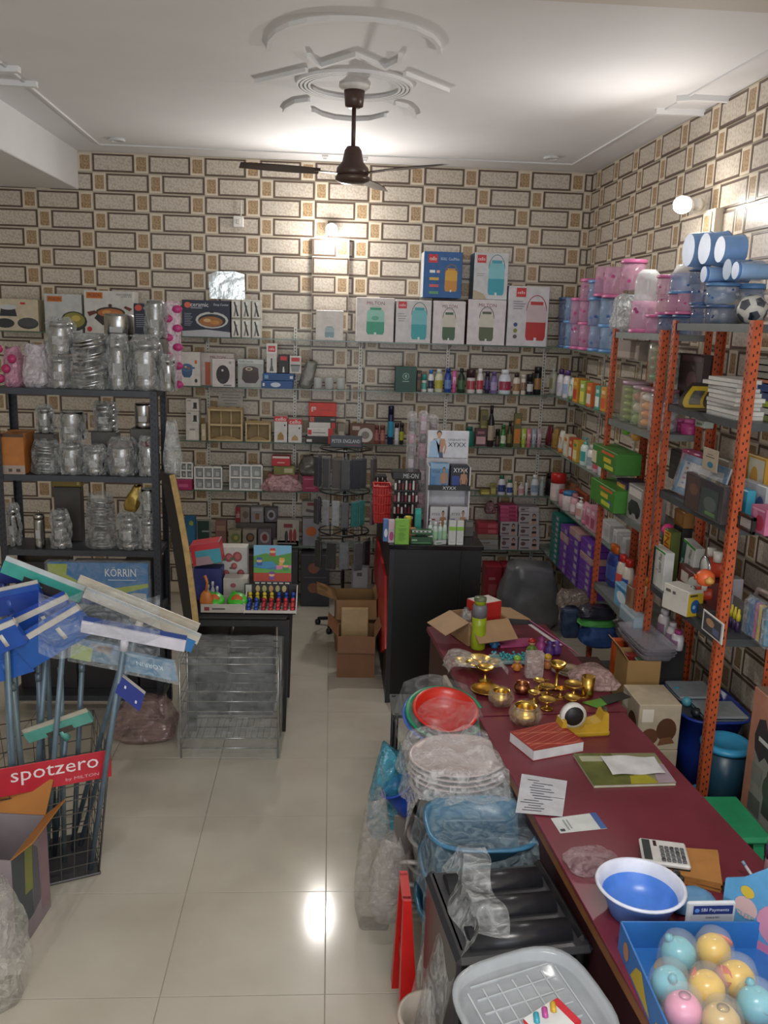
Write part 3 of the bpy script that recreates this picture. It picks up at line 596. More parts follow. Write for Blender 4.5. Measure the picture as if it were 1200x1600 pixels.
# third shelf, left
z = SHZ[2]
for k, (a, b) in enumerate(((664.5,691),(644,664),(624,643.5))):
    pbox('lamp_box', '%s white lamp box in the stack beside the rack' % ('lowest','middle','topmost')[k], 'box', (290,311,a,b), z+(0,.137,.245)[k], B, .12, '#c9c4be', [('R',.58,.25,.84,.7,'#2a2a2a'),('P',[(.5,.2),(.9,.2),(.8,.34),(.6,.34)],'#3a3a3a'),('R',.1,.8,.4,.9,'#8a8a8a')] if k else [('P',[(.2,.08),(.8,.08),(.7,.6),(.3,.6)],'#dad6cf'),('R',.3,.6,.7,.7,'#8a8a88')])
pbox('candle_box', 'slim pale box between lamp boxes and carved stand', 'box', (314,322,665,691), z, B, .08, '#b9a888', [('R',.2,.3,.8,.7,'#d0c4a8')])
WDm = mat('#c2ad84', .5, 0, .15, 14)
def organiser(label, px, cols, rows):
    x, w, h, zz = ob(*px, B); t = thing('wooden_organiser', label, 'organiser', (x, B+.06, z), group='carved wooden stands'); th = .016; d = .11
    MB().box(0, d/2-.004, 0, w, .006, h).build('back_panel', mat('#a08a60', .6), t)
    for s in (-1, 1): MB().box(s*(w/2-th/2), 0, 0, th, d, h, 0, .003).build('side_panel', WDm, t)
    for k in range(rows+1): MB().box(0, -.001, (h-th)*k/rows, w-2*th, d, th, 0, .002).build('shelf_board', WDm, t)
    for r in range(rows):
        c0 = -w/2+th; cw = (w-2*th)/cols
        for c in range(1, cols): MB().lathe([(.010,0),(.006,.01),(.009,h/rows/2),(.006,h/rows-.03),(.010,h/rows-th)], x=c0+cw*c, z=th+(h-th)*r/rows, seg=8).build('spindle', WDm, t)
    n = 7; top = [(-w/2,0)] + [(-w/2+w*i/n, .012+.01*(i % 2)) for i in range(n+1)] + [(w/2,0)]
    MB().prism(top[::-1][::-1], -d/2-.003, -d/2+.004, axis='y').build('carved_cresting', mat('#9c8252', .55), t, (0,0,h))
    MB().prism([(-w/2+.02,.0),(w/2-.02,0),(w*.2,.02),(0,.032),(-w*.2,.02)], -d/2-.003, -d/2+.002, axis='y').build('carved_apron', mat('#9c8252', .55), t, (0,0,th))
    return t
organiser('two-tier carved wooden stand on the third back shelf', (325,379,640,690), 3, 2)
organiser('smaller one-tier carved wooden stand left of two red-topped cartons', (383,423,660,690), 2, 1)
pbox('jar_box', 'left white carton with red top and jar print', 'box', (428,449,651,692), z, B, .1, '#d3cecb', [('R',0,.80,1,1,RED),('T','cello',.1,.83,.9,.96,'#f6f2ee'),('P',[(.25,.1),(.75,.1),(.72,.28),(.5,.42),(.28,.28)],'#a07838'),('E',.82,.66,.07,.04,'#3a3a3a')])
pbox('jar_box', 'right white carton with red top and jar print', 'box', (450,472,655,692), z, B, .1, '#d3cecb', [('R',0,.78,1,1,RED),('T','cello',.1,.81,.9,.96,'#f6f2ee'),('P',[(.25,.1),(.75,.1),(.72,.22),(.5,.34),(.28,.22)],'#b08a50'),('E',.82,.62,.07,.04,'#3a3a3a')])
pbox('appliance_box', 'black box under the white and red appliance boxes', 'box', (477,519,683,694), z, B-.02, .14, '#26211f', [('R',.04,.25,.24,.6,'#d8d4d0'),('R',.86,0,1,1,'#c23030')])
pbox('appliance_box', 'middle white box with red and black marks in the appliance stack', 'box', (480,521,670.5,683), z+.062, B-.015, .14, '#d6d0cc', [('R',.8,0,1,1,'#c23030'),('R',.02,.2,.16,.8,RED),('R',.2,.4,.7,.5,'#6a6a6a')])
pbox('appliance_box', 'upper black and white box in the appliance stack', 'box', (482,525,653,670.5), z+.131, B-.01, .14, '#2b2725', [('R',.02,0,.8,.5,'#d2ccc8'),('R',.84,0,.98,.5,'#c23030'),('R',.04,.55,.2,1,'#b84a30'),('R',.8,.7,.96,.85,'#8a8a8a')])
pbox('appliance_box', 'bright red box on top of the appliance stack', 'box', (482,526,632,652.5), z+.228, B, .13, '#cc3324', [('T','gm',.09,.35,.26,.72,'#f4ece6'),('R',.4,.45,.85,.52,'#b02a1e')])
pbox('notice_paper', 'faded paper notice on the tiles above the carved stand', 'paper', (341,380,612,636), None, YB-.02, .003, '#c2bcb0', [('R',.15,.76,.85,.82,'#8d877c'),('R',.1,.58,.9,.64,'#8d877c'),('R',.2,.4,.8,.46,'#8d877c'),('R',.25,.2,.75,.26,'#8d877c')])
pbox('dinner_set_box', 'brown and white printed box behind the accessories stand', 'box', (546,586,668,698), z, B+.04, .1, '#6a4436', [('E',.62,.45,.3,.38,'#d0cac4'),('E',.62,.45,.16,.2,'#8a8480'),('R',.1,.7,.4,.9,'#b8aaa0')])
pbox('wall_frame_box', 'small cream carton at the far right of the left third shelf', 'box', (527,540,660,690), z, B+.06, .08, '#9a8f80', [('R',.2,.3,.8,.6,'#c8bfb0')])
T7 = lambda a: (570 + a[0]/3.87, 570 + a[1]/3.87, 620 + a[2]/3.87, 620 + a[3]/3.87)
for i, (px, kind, c, cap, lab, s) in enumerate([((58,88,185,298),'can','#8a4a48','#6a3a38','#b0706c','dusty pink can'),((92,125,185,298),'can','#94524e','#70403c','#b87a74','rose pink can'),((140,178,68,302),'can','#1c2a4a','#16203a','#2f9ac0','tall navy can with cyan foot'),((180,210,172,302),'can','#c9c8cc','#3a3032','#e0e0e4','white can with dark lid'),((212,238,172,304),'can','#23211f','#2c2a28','#b8c030','black can with lime band')]):
    onback(T7(px), z, kind, c, cap, lab, 'deodorant_can', '%s, %s of the cans left of the hanging combs' % (s, ORD[i]), 'can', 'cans on the third back shelf')
# third shelf, right
row = [((603,668,200,318),'flip','#2a7d6c','#24685c',None,'teal green refill pouch'),((668,740,210,315),'box','#57323c','#9a6a72','#c8a0a4','dark pink printed pack'),((700,744,105,318),'box','#7d7440','#5a5230','#a89c60','tall olive carton'),((748,790,62,312),'round','#241f1c','#1a1614','#b8a890','tall dark oil bottle with pale label'),((795,822,205,312),'jar','#2e2824','#1c1816','#5a4a3c','small dark brown jar'),((826,860,180,314),'flip','#3d7a3e','#2f6a34','#d0dcc4','green bottle with a leafy white label'),((864,900,165,320),'round','#3a361f','#1f1c14','#7a7040','olive oil bottle'),((904,950,115,320),'box','#66623c','#b87a2c','#c8782a','tall olive and orange carton'),
 ((950,984,205,320),'tube','#a9bf4c','#8fae3a','#d4dc9c','lime green tube'),((984,1013,205,320),'tube','#d07a88','#c05a6c','#e8b8c0','salmon pink tube'),((1014,1046,205,320),'tube','#9aa4ae','#7a848e','#c8d0d8','grey blue tube'),((1047,1078,205,322),'tube','#b89aa4','#9a7884','#d8c4cc','mauve tube')]
for i, (px, kind, c, cap, lab, s) in enumerate(row):
    px = T7(px); bk = .04 if i in (1,) else 0
    if i == 2: bk = .10
    onback(px, z, kind, c, cap, lab, 'toiletry_box' if kind == 'box' else 'toiletry_bottle', '%s on the third back shelf' % s, 'box' if kind == 'box' else 'bottle', 'toiletries on the third back shelf', B + bk)
# fourth shelf, left
z = SHZ[3]
def drawer_box(label, px):
    x, w, h, zz = ob(*px, B); t = thing('mirror_organiser', label, 'organiser', (x, B+.04, z), group='white compartment organisers')
    MB().box(0, .03, 0, w, .01, h).build('back_panel', mat('#b4b8b5', .3), t)
    f = mat('#e2e2de', .35); th = .012
    for k in range(3): MB().box(0, 0, (h-th)*k/2, w, .06, th, 0, .002).build('shelf_board', f, t)
    for k in range(4): MB().box(-w/2+th/2+(w-th)*k/3, -.001, 0, th, .062, h, 0, .002).build('divider', f, t)
    for r in range(2):
        for c in range(3): MB().box(-w/2+th+(w-th)/3*(c+.5)-th/2, .012, th+(h-th)/2*r+.004, (w-th)/3*.5, .02, (h-th)/2*.45, 0, .004).build('inner_cup', mat('#c4c7c4', .25), t)
    return t
drawer_box('white six-compartment organiser, left of the pair on the fourth shelf', (303,347,730,766))
drawer_box('white six-compartment organiser, right of the pair on the fourth shelf', (358,410,727,767))
drawer_box('white compartment organiser half hidden behind the rack post', (272,301,724,750)).location.z = z+.09
pbox('magenta_box', 'magenta box under the organiser behind the rack post', 'box', (270,300,750,766), z, B-.03, .1, '#a02a5c', [('R',.3,.3,.8,.6,'#c05a88')])
pbox('gift_carton', 'pink flat box at the foot of the red and olive boxes', 'box', (418,466,742.5,768), z, B+.03, .14, '#8d4a50', [('R',.1,.2,.9,.3,'#a86068')])
pbox('gift_carton', 'olive carton in the middle of the box pile by the grey bag', 'box', (427,461,728,742), z+.138, B+.03, .12, '#77743a', [('R',.5,.25,.9,.75,'#b5b08a')])
pbox('gift_carton', 'red carton on top of the box pile by the grey bag', 'box', (424,454,713,728), z+.216, B+.02, .12, '#b8282c', [('R',.05,.8,.95,1,'#d8d0cc'),('R',.3,.3,.7,.4,'#e0b0a8')])
pbox('magenta_box', 'magenta box on the fourth shelf under the grey bag', 'box', (472,498,745,769), z, B, .12, '#982a4e', [('R',.1,.8,.9,.86,'#c06a88'),('R',.2,.2,.8,.3,'#b85a7c')])
x, w, h, zz = ob(466,498,715,745,B+.04)
pouch('grey_bag', 'crumpled grey plastic bag on the magenta box', 'bag', (x, B+.08, z+.134), w*.95, .12, h, mat('#5e5a54', .25, .1, .2, 22, .5), 5, .14)
x, w, h, zz = ob(410,470,747,778,B-.07)
pouch('pink_bag', 'limp pink plastic bag hanging over the fourth shelf edge', 'bag', (x, B+.0, z), w, .12, h*.8, film('#b98f92', .75, .3), 6, .2)
# ---------------------------------------------------------------- right wall: shelf goods
def orr(x0, x1, yt, yb, Xf):
    xm, ym = (x0+x1)/2, (yt+yb)/2
    a, b = PX(x0, ym, Xf), PX(x1, ym, Xf); c, d = PX(xm, yt, Xf), PX(xm, yb, Xf)
    return (a.y+b.y)/2, a.y-b.y, c.z-d.z, d.z
def rbox(name, label, cat, px, zs, Xf, d, col, dec=(), group=None, rz=-PI/2, **k):
    y, w, h, z = orr(*px, Xf)
    return cbox(name, label, cat, (Xf+d/2, y, zs if zs is not None else z), w-.004, d, h, col, dec, group, rz, **k)
T4 = lambda a: (840 + a[0]/3.333, 840 + a[1]/3.333, 360 + a[2]/3.333, 360 + a[3]/3.333)
T8 = lambda a: (820 + a[0]/3.158, 820 + a[1]/3.158, 640 + a[2]/3.158, 640 + a[3]/3.158)
def onright(px, zs, kind, c, cap, lab, what, label, cat, group, Xf):
    y, w, h, z = orr(*px, Xf); w = min(w, .13)
    return bottle(what, label, cat, (Xf+.05, y, zs), w*.95, h, kind, c, cap, lab, group, -PI/2, d=min(.07, w*.8))
X0 = XF+.004
row = [((30,70,715,872),'pump','#d8d6c8','#e4e4e0','#b8b078','cream pump bottle'),((75,106,738,880),'flip','#dcdce0','#4a2f6a','#c8c0d4','white bottle with purple cap'),((108,140,738,885),'flip','#d8d4dc','#5a3a78','#9ab0d0','white bottle with violet cap and blue label'),((142,165,775,893),'tube','#d9ddd4','#4a7a4a','#8ab48a','white tube with green foot'),((167,202,778,905),'box','#c98a2e','#e4b850','#b8441e','orange carton'),((203,238,790,915),'box','#9ab04a','#dfe6c8','#e0d060','lime and white carton'),((240,270,800,925),'box','#c4622a','#e0a060','#d8d0c0','rust orange carton'),((272,286,806,928),'tube','#d4d0cc','#b84a44','#d07a70','thin white tube'),((287,312,810,935),'box','#4a9a8c','#b8dcd0','#e8e8e0','teal carton'),((314,346,815,945),'box','#c88a3c','#e4c890','#d05a30','yellow orange carton')]
for i, (px, kind, c, cap, lab, s) in enumerate(row):
    onright(T4(px), SHZ[1], kind, c, cap, lab, 'toiletry_box' if kind == 'box' else 'toiletry_bottle', '%s, %s from the corner, second right shelf' % (s, ORD[i]), 'box' if kind == 'box' else 'bottle', 'toiletries on the second right shelf', X0)
row = [((80,108,108,208),'tube','#8a3440','#6a2430','#b05a64','maroon tube'),((110,138,112,215),'tube','#b08a4a','#8a6a34','#d0b880','golden tube'),((140,174,118,228),'tube','#d8d4cc','#b8742e','#c8a060','white tube with orange foot'),((176,205,130,240),'box','#d0c4a4','#c87a2e','#e0dcd0','cream carton'),((206,224,140,248),'box','#b84a34','#d8a080','#e0d8d0','red orange carton'),((226,248,150,258),'box','#c8a03c','#4a8a4a','#e0d8a0','yellow and green carton'),((250,284,135,275),'pump','#d4e0dc','#5aa8a0','#3a9a94','white and teal pump bottle'),((286,314,165,288),'flip','#dcdad8','#c8c6c4','#9aa4b0','white bottle'),((316,342,168,300),'flip','#d8c0c4','#e0d8d8','#c05a70','pale pink bottle'),((344,372,170,310),'flip','#dcdcdc','#3a9a9a','#c8d0d0','white bottle with teal cap')]
for i, (px, kind, c, cap, lab, s) in enumerate(row):
    onright(T8(px), SHZ[2], kind, c, cap, lab, 'toiletry_box' if kind == 'box' else 'toiletry_bottle', '%s, %s from the corner, third right shelf' % (s, ORD[i]), 'box' if kind == 'box' else 'bottle', 'toiletries on the third right shelf', X0)
row = [((93,108,345,460),'can','#1e1c20','#141414',None,'slim black can'),((110,158,330,470),'jar','#c8b8b4','#c22a28','#d8c8c4','white jar with a bright red lid'),((160,178,405,490),'can','#c8a0a4','#a82a34',None,'slim pink and red can'),((180,200,408,505),'can','#d8c8c8','#3a7aa8',None,'slim pale can with blue cap'),((204,228,415,520),'flip','#d0a0a8','#b87a84','#e4ccd0','dusty pink bottle'),((230,258,445,555),'pump','#dcd6d2','#d0ccc8','#c89a90','white pump bottle'),((260,288,460,570),'tube','#cc8a9c','#b86a80','#e4c0cc','pink tube'),((290,312,468,585),'box','#d49aa8','#e4ccd4','#b85a78','rose pink carton'),((314,337,475,598),'box','#c88a9c','#e0c0cc','#a84a6c','deep pink carton')]
for i, (px, kind, c, cap, lab, s) in enumerate(row):
    onright(T8(px), SHZ[3], kind, c, cap, lab, 'toiletry_box' if kind == 'box' else 'toiletry_bottle', '%s, %s from the corner, fourth right shelf' % (s, ORD[i]), 'box' if kind == 'box' else 'bottle', 'toiletries on the fourth right shelf', X0)
rbox('hair_pack', 'brown hair colour pack standing at the back of the fourth right shelf', 'box', T8((190,246,342,440)), SHZ[3], X0+.14, .03, '#8a5a3e', [('R',.1,.1,.9,.4,'#a8764e'),('E',.5,.62,.24,.2,'#c09070')])
rbox('hair_pack', 'rust red pack with a brown face print on the fourth right shelf', 'box', T8((248,306,345,445)), SHZ[3], X0+.13, .03, '#9a4a30', [('E',.45,.35,.34,.26,'#3a2018'),('E',.45,.36,.2,.2,'#c09070'),('R',.1,.75,.9,.92,'#7a3a26')])
# PET jars on the top shelf and the rack tops
def petjar(label, loc, r, h, col, up=True, group='pink and blue plastic jars', seg=14, rot=(0,0,0)):
    t = thing('plastic_jar', label, 'jar', loc, rot, group); lid = {'p': '#c9699a', 'b': '#5f8fc4', 'n': '#47628e', 'w': '#d0d2d6'}[col]; tint = {'p': '#dba6c6', 'b': '#9cb8dc', 'n': '#7288b0', 'w': '#e0e4e6'}[col]
    lh = min(.022, h*.14); z0 = 0 if up else lh; hh = h - lh
    MB().lathe([(r*.92,z0),(r,z0+.006),(r*1.0,z0+hh*.5),(r*.98,z0+hh)], seg=seg).build('body', mat(tint, .12, 0, .06, 20, alpha=.44), t)
    MB().lathe([(r*1.05,0),(r*1.06,.003),(r*1.06,lh-.003),(r*1.0,lh)], z=hh if up else 0, seg=seg).build('lid', mat(lid, .4), t)
    mb = MB(); rnd = random.Random(int(loc[1]*1000) + int(loc[2]*100))
    for k in range(7):
        a = 2*PI*k/7 + rnd.random(); zz = z0 + hh*rnd.uniform(.2,.8); q = h*.07; ca, sa = math.cos(a), math.sin(a)
        mb.add([(r*1.015*ca - sa*q*u, r*1.015*sa + ca*q*u, zz+q*v) for u, v in ((-.7,-.6),(.7,-.6),(1,.3),(0,1),(-1,.3))], [(0,1,2,3,4)])
    tag(mb.build('printed_motifs', mat({'p': '#a83a78', 'b': '#2f5f9c', 'n': '#24406e', 'w': '#b0b4ba'}[col], .4), t), kind='stuff')
    return t
n = 0
def jarpx(px, zs, Xf, col, up=True, what='', off=0):
    y, w, h, z = orr(*T4(px), Xf); r = min(w/2, .075)
    return petjar(what, (Xf + r + off, y, zs if zs is not None else z), r, h, col, up)
H1 = .0
cols = [((95,127),'n'),((128,158),'b'),((159,190),'p'),((191,245),'p'),((247,290),'b'),((292,364),'b')]
for i, ((a, b), c) in enumerate(cols):
    nm = {'p': 'pink', 'b': 'blue', 'n': 'dark blue'}[c]
    lo = jarpx((a, b, 468+(i*2), 598+(i*2)), SHZ[0], X0, c, False, '%s motif jar in the lower tier of the top right shelf, %s from corner' % (nm, ORD[i]))
    hz = orr(*T4((a, b, 468+i*2, 598+i*2)), X0)[2]
    jarpx((a, b, (340,338,335,350,320,318)[i], 470), SHZ[0]+hz+.002, X0, 'p' if i == 2 else c, i % 2 == 0, '%s motif jar in the upper tier of the top right shelf, %s from corner' % ('pink' if i == 2 else nm, ORD[i]))
for i, (px, c, up, s) in enumerate([((207,246,222,340),'p',True,'pink'),((252,284,222,330),'b',True,'blue'),((286,318,165,318),'p',False,'slim pink'),((320,375,160,318),'p',False,'broad pink')]):
    base = SHZ[0] + .58 if i < 2 else SHZ[0] + .655
    k = (3,3,4,5)[i]; (a, b), cc = cols[k]
    hz = orr(*T4((a, b, 468+k*2, 598+k*2)), X0)[2] + orr(*T4((a, b, (340,338,335,350,320,318)[k], 470)), X0)[2]
    jarpx(px, SHZ[0]+hz+.004, X0, c, up, '%s jar on the third tier above the top right shelf, %s from the corner' % (s, ORD[i]))
# ---------------------------------------------------------------- orange slotted-angle racks
OR = mat('#b5532c', .5, .1, .12, 12); DG = mat('#2c2e33', .45, .2); GREY = mat('#8d918f', .4, .3, .1)
RX0, RX1 = 1.70, 1.965
def angle_post(t, x, y, h, sx, sy, m, z0=0, holes=True, w=.038):
    mb = MB().box(x + sx*w/2, y, z0, w, .003, h).box(x, y + sy*w/2, z0, .003, w, h)
    p = mb.build('post', m, t)
    if holes:
        hb = MB(); n = int(h/.036)
        for k in range(n):
            z = z0 + .03 + k*.036
            for u in (.3, .7):
                dz = .012 if u > .5 else 0
                for q in (-1, 1):
                    hb.box(x + sx*w*u, y + q*.0019, z+dz, .006, .0006, .011); hb.box(x + q*.0019, y + sy*w*u, z+dz, .0006, .006, .011)
        tag(hb.build('holes', mat('#2a1812', .7), p), kind='stuff')
    return p
def rack(name, label, x0, x1, y0, y1, h, levels, pm, sm, front='x', lm=None):
    t = thing(name, label, 'shelving', ((x0+x1)/2, (y0+y1)/2, 0)); a, b = (x1-x0)/2, (y1-y0)/2
    for sx in (-1, 1):
        for sy in (-1, 1): angle_post(t, sx*a, sy*b, h, -sx, -sy, pm)
    for z in levels:
        mb = MB().box(0, 0, z-.004, x1-x0-.008, y1-y0-.008, .004)
        for s in (-1, 1): mb.box(s*(a-.006), 0, z-.034, .003, 2*b-.012, .03).box(0, s*(b-.006), z-.034, 2*a-.012, .003, .03)
        mb.build('shelf_board', sm, t)
    return t
AY0, AY1, BY0, BY1 = 4.55, 5.37, 3.55, 4.42
ALV = (2.41, 1.89, 1.375, .835, .30); BLV = (2.465, 2.065, 1.622, 1.12, .25)
rack('slotted_angle_rack', 'orange slotted-angle rack standing nearer the back corner', RX0, RX1, AY0, AY1, 2.43, ALV, OR, mat('#7d827f', .4, .3))
rack('slotted_angle_rack', 'orange slotted-angle rack nearest the camera with stationery and toys', RX0, RX1, BY0, BY1, 2.48, BLV, OR, mat('#4c5154', .4, .3))
# goods on the rack tops
XA = RX0+.015
y, w, h, z = orr(*T4((338,452,300,490)), XA)
pouch('clear_bag', 'milky clear bag of tubs at the left end of the rack top', 'bag', (XA+.10, y-.05, ALV[0]), .2, w*.8, h, film('#c8ccd0', .6, .2), 11, .10, top=.8)
def tier(px, Xf=XA): return orr(*T4(px), Xf)[2]
def jart(px, zs, h, c, up, what, off=0):
    y, w, _, z = orr(*T4(px), XA); r = min(w/2, .075)
    return petjar(what, (XA + r + off, y, zs), r, h, c, up)
A0 = ALV[0]; a1 = tier((640,700,392,494)); a2 = tier((654,705,285,390)); a3 = tier((640,700,178,283)); BZT = BLV[0]
jart((440,538,322,490), A0, tier((440,538,322,488)), 'p', False, 'large inverted pink jar on the rack top beside the clear bag')
jart((545,594,392,492), A0, tier((545,594,392,490)), 'p', True, 'small pink jar between large pink and dark blue jars')
for px, c, s in [((600,668,0,1),'n','left dark blue lidded jar on the back rack top'),((672,752,0,1),'n','right dark blue lidded jar on the back rack top')]: jart(px[:2]+(392,494), A0, a1, c, True, s)
for px, c, s in [((603,650),'p','pink jar above the left dark blue jar'),((653,705),'p','middle pink jar above the dark blue jars'),((708,760),'p','pink jar next to the stacked blue jars')]: jart(px+(285,392), A0+a1+.001, a2, c, False, s)
for px, c, up, s in [((608,650),'p',True,'topmost pink jar left of the white and blue jar'),((655,740),'b',False,'white and blue jar on top of the pink jars')]: jart(px+(178,285), A0+a1+a2+.002, a3, c, up, s)
y, w, h, z = orr(*T4((385,515,152,310)), XA+.05)
petjar('broad pink jar with pink lid raised above the clear bag', (XA+.11, y, z), .075, h, 'p')
for i, (px, s, zz) in enumerate([((500,590,155,318),'left',A0+tier((440,538,322,488))+.001),((585,662,130,490),'right',A0)]):
    y, w, h, z = orr(*T4(px), XA+.06)
    tag(MB().lathe([(.06,0),(.07,.01),(.075,h*.6),(.065,h*.85),(.04,h),(0,h)], seg=16).build('clear_tub', mat('#d6dadb', .1, 0, .05, alpha=.5), None, (XA+.10+.10*i, y, zz)), '%s clear plastic tub behind the pink jars on the rack top' % s, 'tub', 'clear tubs')
b1 = tier((836,938,368,468)); b2 = tier((830,936,252,364)); b3 = tier((838,925,168,252))
for px, c, s in [((776,832),'n','dark blue jar at the left of the lower blue tier'),((836,938),'n','broad dark blue jar next to the football')]: jart(px+(368,468), BZT, b1, c, True, s)
for px, c, up, s in [((780,826),'n',False,'slim dark blue jar in the middle blue tier'),((830,936),'b',True,'broad blue lidded jar in the middle blue tier')]: jart(px+(252,366), BZT+b1+.001, b2, c, up, s)
B3 = BZT+b1+b2+.002
jart((766,834,168,248), B3, b3, 'n', True, 'dark blue jar in the upper tier by the pink jars')
y, w, h, z = orr(*T4((1040,1130,275,330)), XA+.16)
petjar('tall blue jar standing behind the football', (RX1-.06, y, BZT), .055, b1+b2, 'b')
for i, (px, s) in enumerate([((722,802,88,166),'left'),((804,884,86,162),'middle'),((888,958,98,160),'right')]):
    y, w, h, z = orr(*T4(px), XA)
    t = thing('blue_cup', '%s of three pale blue cups lying on the very top' % s, 'cup', (XA+.02, y, B3+b3+.001), (0,0,0), 'blue cups')
    r = w*.46; MB().lathe([(r*.85,0),(r,.10),(r*1.03,.10),(r*.97,.10),(r*.82,.006),(0,.006)], seg=18).build('cup_wall', mat('#7ea6dc', .35), t, (0,0,r*1.03), (0,PI/2,0))
for i, (px, s) in enumerate([((838,925,168,252),'left'),((1000,1090,172,258),'right')]):
    y, w, h, z = orr(*T4(px), XA)
    t = thing('blue_tumbler', '%s blue tumbler lying with its round end forward' % s, 'tumbler', (XA, y, B3), (0,0,0), 'blue tumblers')
    r = b3*.49; MB().lathe([(r,0),(r*.98,.008),(r*.9,.20),(0,.20)], seg=18).build('tumbler_wall', mat('#8fb2dc', .3), t, (0,0,r*1.02), (0,PI/2,0)); MB().lathe([(r*1.02,0),(r*1.02,.012),(0,.013)], seg=18).build('lid', mat('#5f8ccc', .35), t, (-.013,0,r*1.02), (0,PI/2,0))
y, w, h, z = orr(*T4((926,998,185,262)), XA)
petjar('pale blue motif jar lying between the two tumblers', (XA+.18, y, B3+.05), .045, .16, 'b', rot=(0,-PI/2,0))
# football wrapped in film, cream bag
y, w, h, z = orr(*T4((1022,1215,300,466)), XA+.10); r = h*.5
def football(label, loc, r):
    t = thing('football', label, 'ball', loc); phi = (1+5**.5)/2
    def uv(mb, m, n=24, k=14, rr=r):
        mb.sheet(lambda u, v: (rr*math.sin(PI*v)*math.cos(2*PI*u), rr*math.sin(PI*v)*math.sin(2*PI*u), rr+rr*math.cos(PI*(1-v))*-1*-1), n, k, m)
    mb = MB(); uv(mb, 0); mb.build('leather', mat('#d4d2c8', .4), t)
    vs = []
    for a in (-1,1):
        for b in (-phi,phi): vs += [(0,a,b),(a,b,0),(b,0,a)]
    pb = MB(); R = Matrix.Rotation(.5,3,'X') @ Matrix.Rotation(.35,3,'Z')
    for v in vs:
        d = (R @ Vector(v)).normalized(); q = d.to_track_quat('Z','Y'); pts = []
        for k in range(5):
            a = 2*PI*k/5; pts.append(q @ Vector((math.sin(.42)*math.cos(a), math.sin(.42)*math.sin(a), math.cos(.42)))*r*1.04)
        c = d*r*1.045; off = Vector((0,0,r))
        pb.add([p+off for p in pts]+[c+off], [(k,(k+1) % 5,5) for k in range(5)], 0, True)
    pb.build('black_patches', mat('#1c2336', .4), t)
    MB().sheet(lambda u, v: ((r*1.09+.006*math.sin(9*u*2*PI+5*v))*math.sin(PI*v)*math.cos(2*PI*u), (r*1.09+.006*math.sin(7*u*2*PI))*math.sin(PI*v)*math.sin(2*PI*u), r-r*1.05*math.cos(PI*v)+.004), 28, 14).build('plastic_wrap', film('#dfe3e4', .12), t)
    return t
football('black and white football wrapped in clear film on the rack', (XA+.11, y+.01, BZT), r*.94)
y, w, h, z = orr(*T4((940,1028,290,465)), XA+.09)
pouch('cream_bag', 'cream coloured knotted bag beside the football', 'bag', (XA+.10, y, BZT), .13, w*.8, h*.9, mat('#b9ae94', .4, 0, .15, 14, .4, alpha=.85), 12, .12, top=.25)
# ----- rack A goods
G = 'goods on the back orange rack'
def toyjar(label, px, zs, lid, tint, balls, Xf=XA):
    y, w, h, z = orr(*T4(px), Xf); r = min(w*.48, .085); t = thing('toy_jar', label, 'jar', (Xf+r+.01, y, zs), group=G)
    MB().lathe([(r*.95,0),(r,.01),(r,h*.86),(r*.85,h*.93)], seg=16).build('body', mat(tint, .1, 0, .05, alpha=.30), t)
    MB().lathe([(r*.95,h*.92),(r*.97,h),(0,h)], seg=16).build('lid', mat(lid, .4), t)
    k = len(balls)
    for i, c in enumerate(balls):
        q = h*.84/k; MB().lathe([(0,0),(r*.55,q*.08),(r*.82,q*.35),(r*.82,q*.65),(r*.55,q*.92),(0,q)], z=.006+i*q, seg=12).build('contents', mat(c, .45), t)
    return t
toyjar('tall clear jar of green pieces with pink lid, upper tier', (525,615,555,790), ALV[1]+.255, '#b08a9a', '#d0d0c0', ['#3f9a4c','#6a7a3a','#8a8a5a','#a8a88a'])
toyjar('green jar at the left of the back rack second shelf', (392,466,775,990), ALV[1], '#a88a98', '#b8c0a0', ['#7f8c3a','#87953f','#8c9a48','#7d8a3c','#8a9844'])
toyjar('slim green jar between green and orange jars', (468,500,790,1000), ALV[1], '#b09aa4', '#c0c8b0', ['#7a9a44','#c8b8a8','#b0604a'])
toyjar('orange and white jar of balls on the back rack', (500,548,800,1015), ALV[1], '#b07a88', '#e0d0c0', ['#e08a2c','#d9822a','#e89a3c','#e0e0dc'])
toyjar('white jar with blue bands beside the orange jar', (548,604,805,1030), ALV[1], '#a87a8c', '#e0e4e8', ['#e2e4e6','#dcdfe4','#d0d8e8','#31549a'])
rbox('clear_tray_box', 'clear lidded tray at the top inside the back rack', 'box', T4((410,530,560,660)), ALV[1]+.36, XA+.08, .12, '#8d8078', [('R',.05,.1,.95,.4,'#a89a90')])
rbox('spare_carton', 'dull brown carton carrying the clear tray', 'box', T4((410,520,670,790)), ALV[1], XA+.16, .10, '#6f5f50', [('R',.1,.1,.9,.3,'#80705f')]).scale.z = 1.62
z2 = ALV[2]
rbox('clay_box', 'lower green and yellow carton at the rack front', 'box', T8((322,446,345,458)), z2, XA-.06, .15, '#3f7c2c', [('R',.4,.78,.9,.9,'#c85a30'),('R',.45,.45,.75,.65,'#c8b030'),('E',.82,.3,.08,.12,'#3a6aa0'),('R',.5,.12,.85,.32,'#b8c040')], group=G)
rbox('clay_box', 'upper green and yellow carton at the rack front', 'box', T8((326,450,238,343)), z2+.222, XA-.06, .15, '#3a752a', [('R',.0,.1,.2,.7,'#d0c8a8'),('R',.4,.76,.9,.9,'#c85a30'),('R',.5,.4,.8,.62,'#c8b030'),('R',.55,.1,.9,.3,'#b8c040')], group=G)
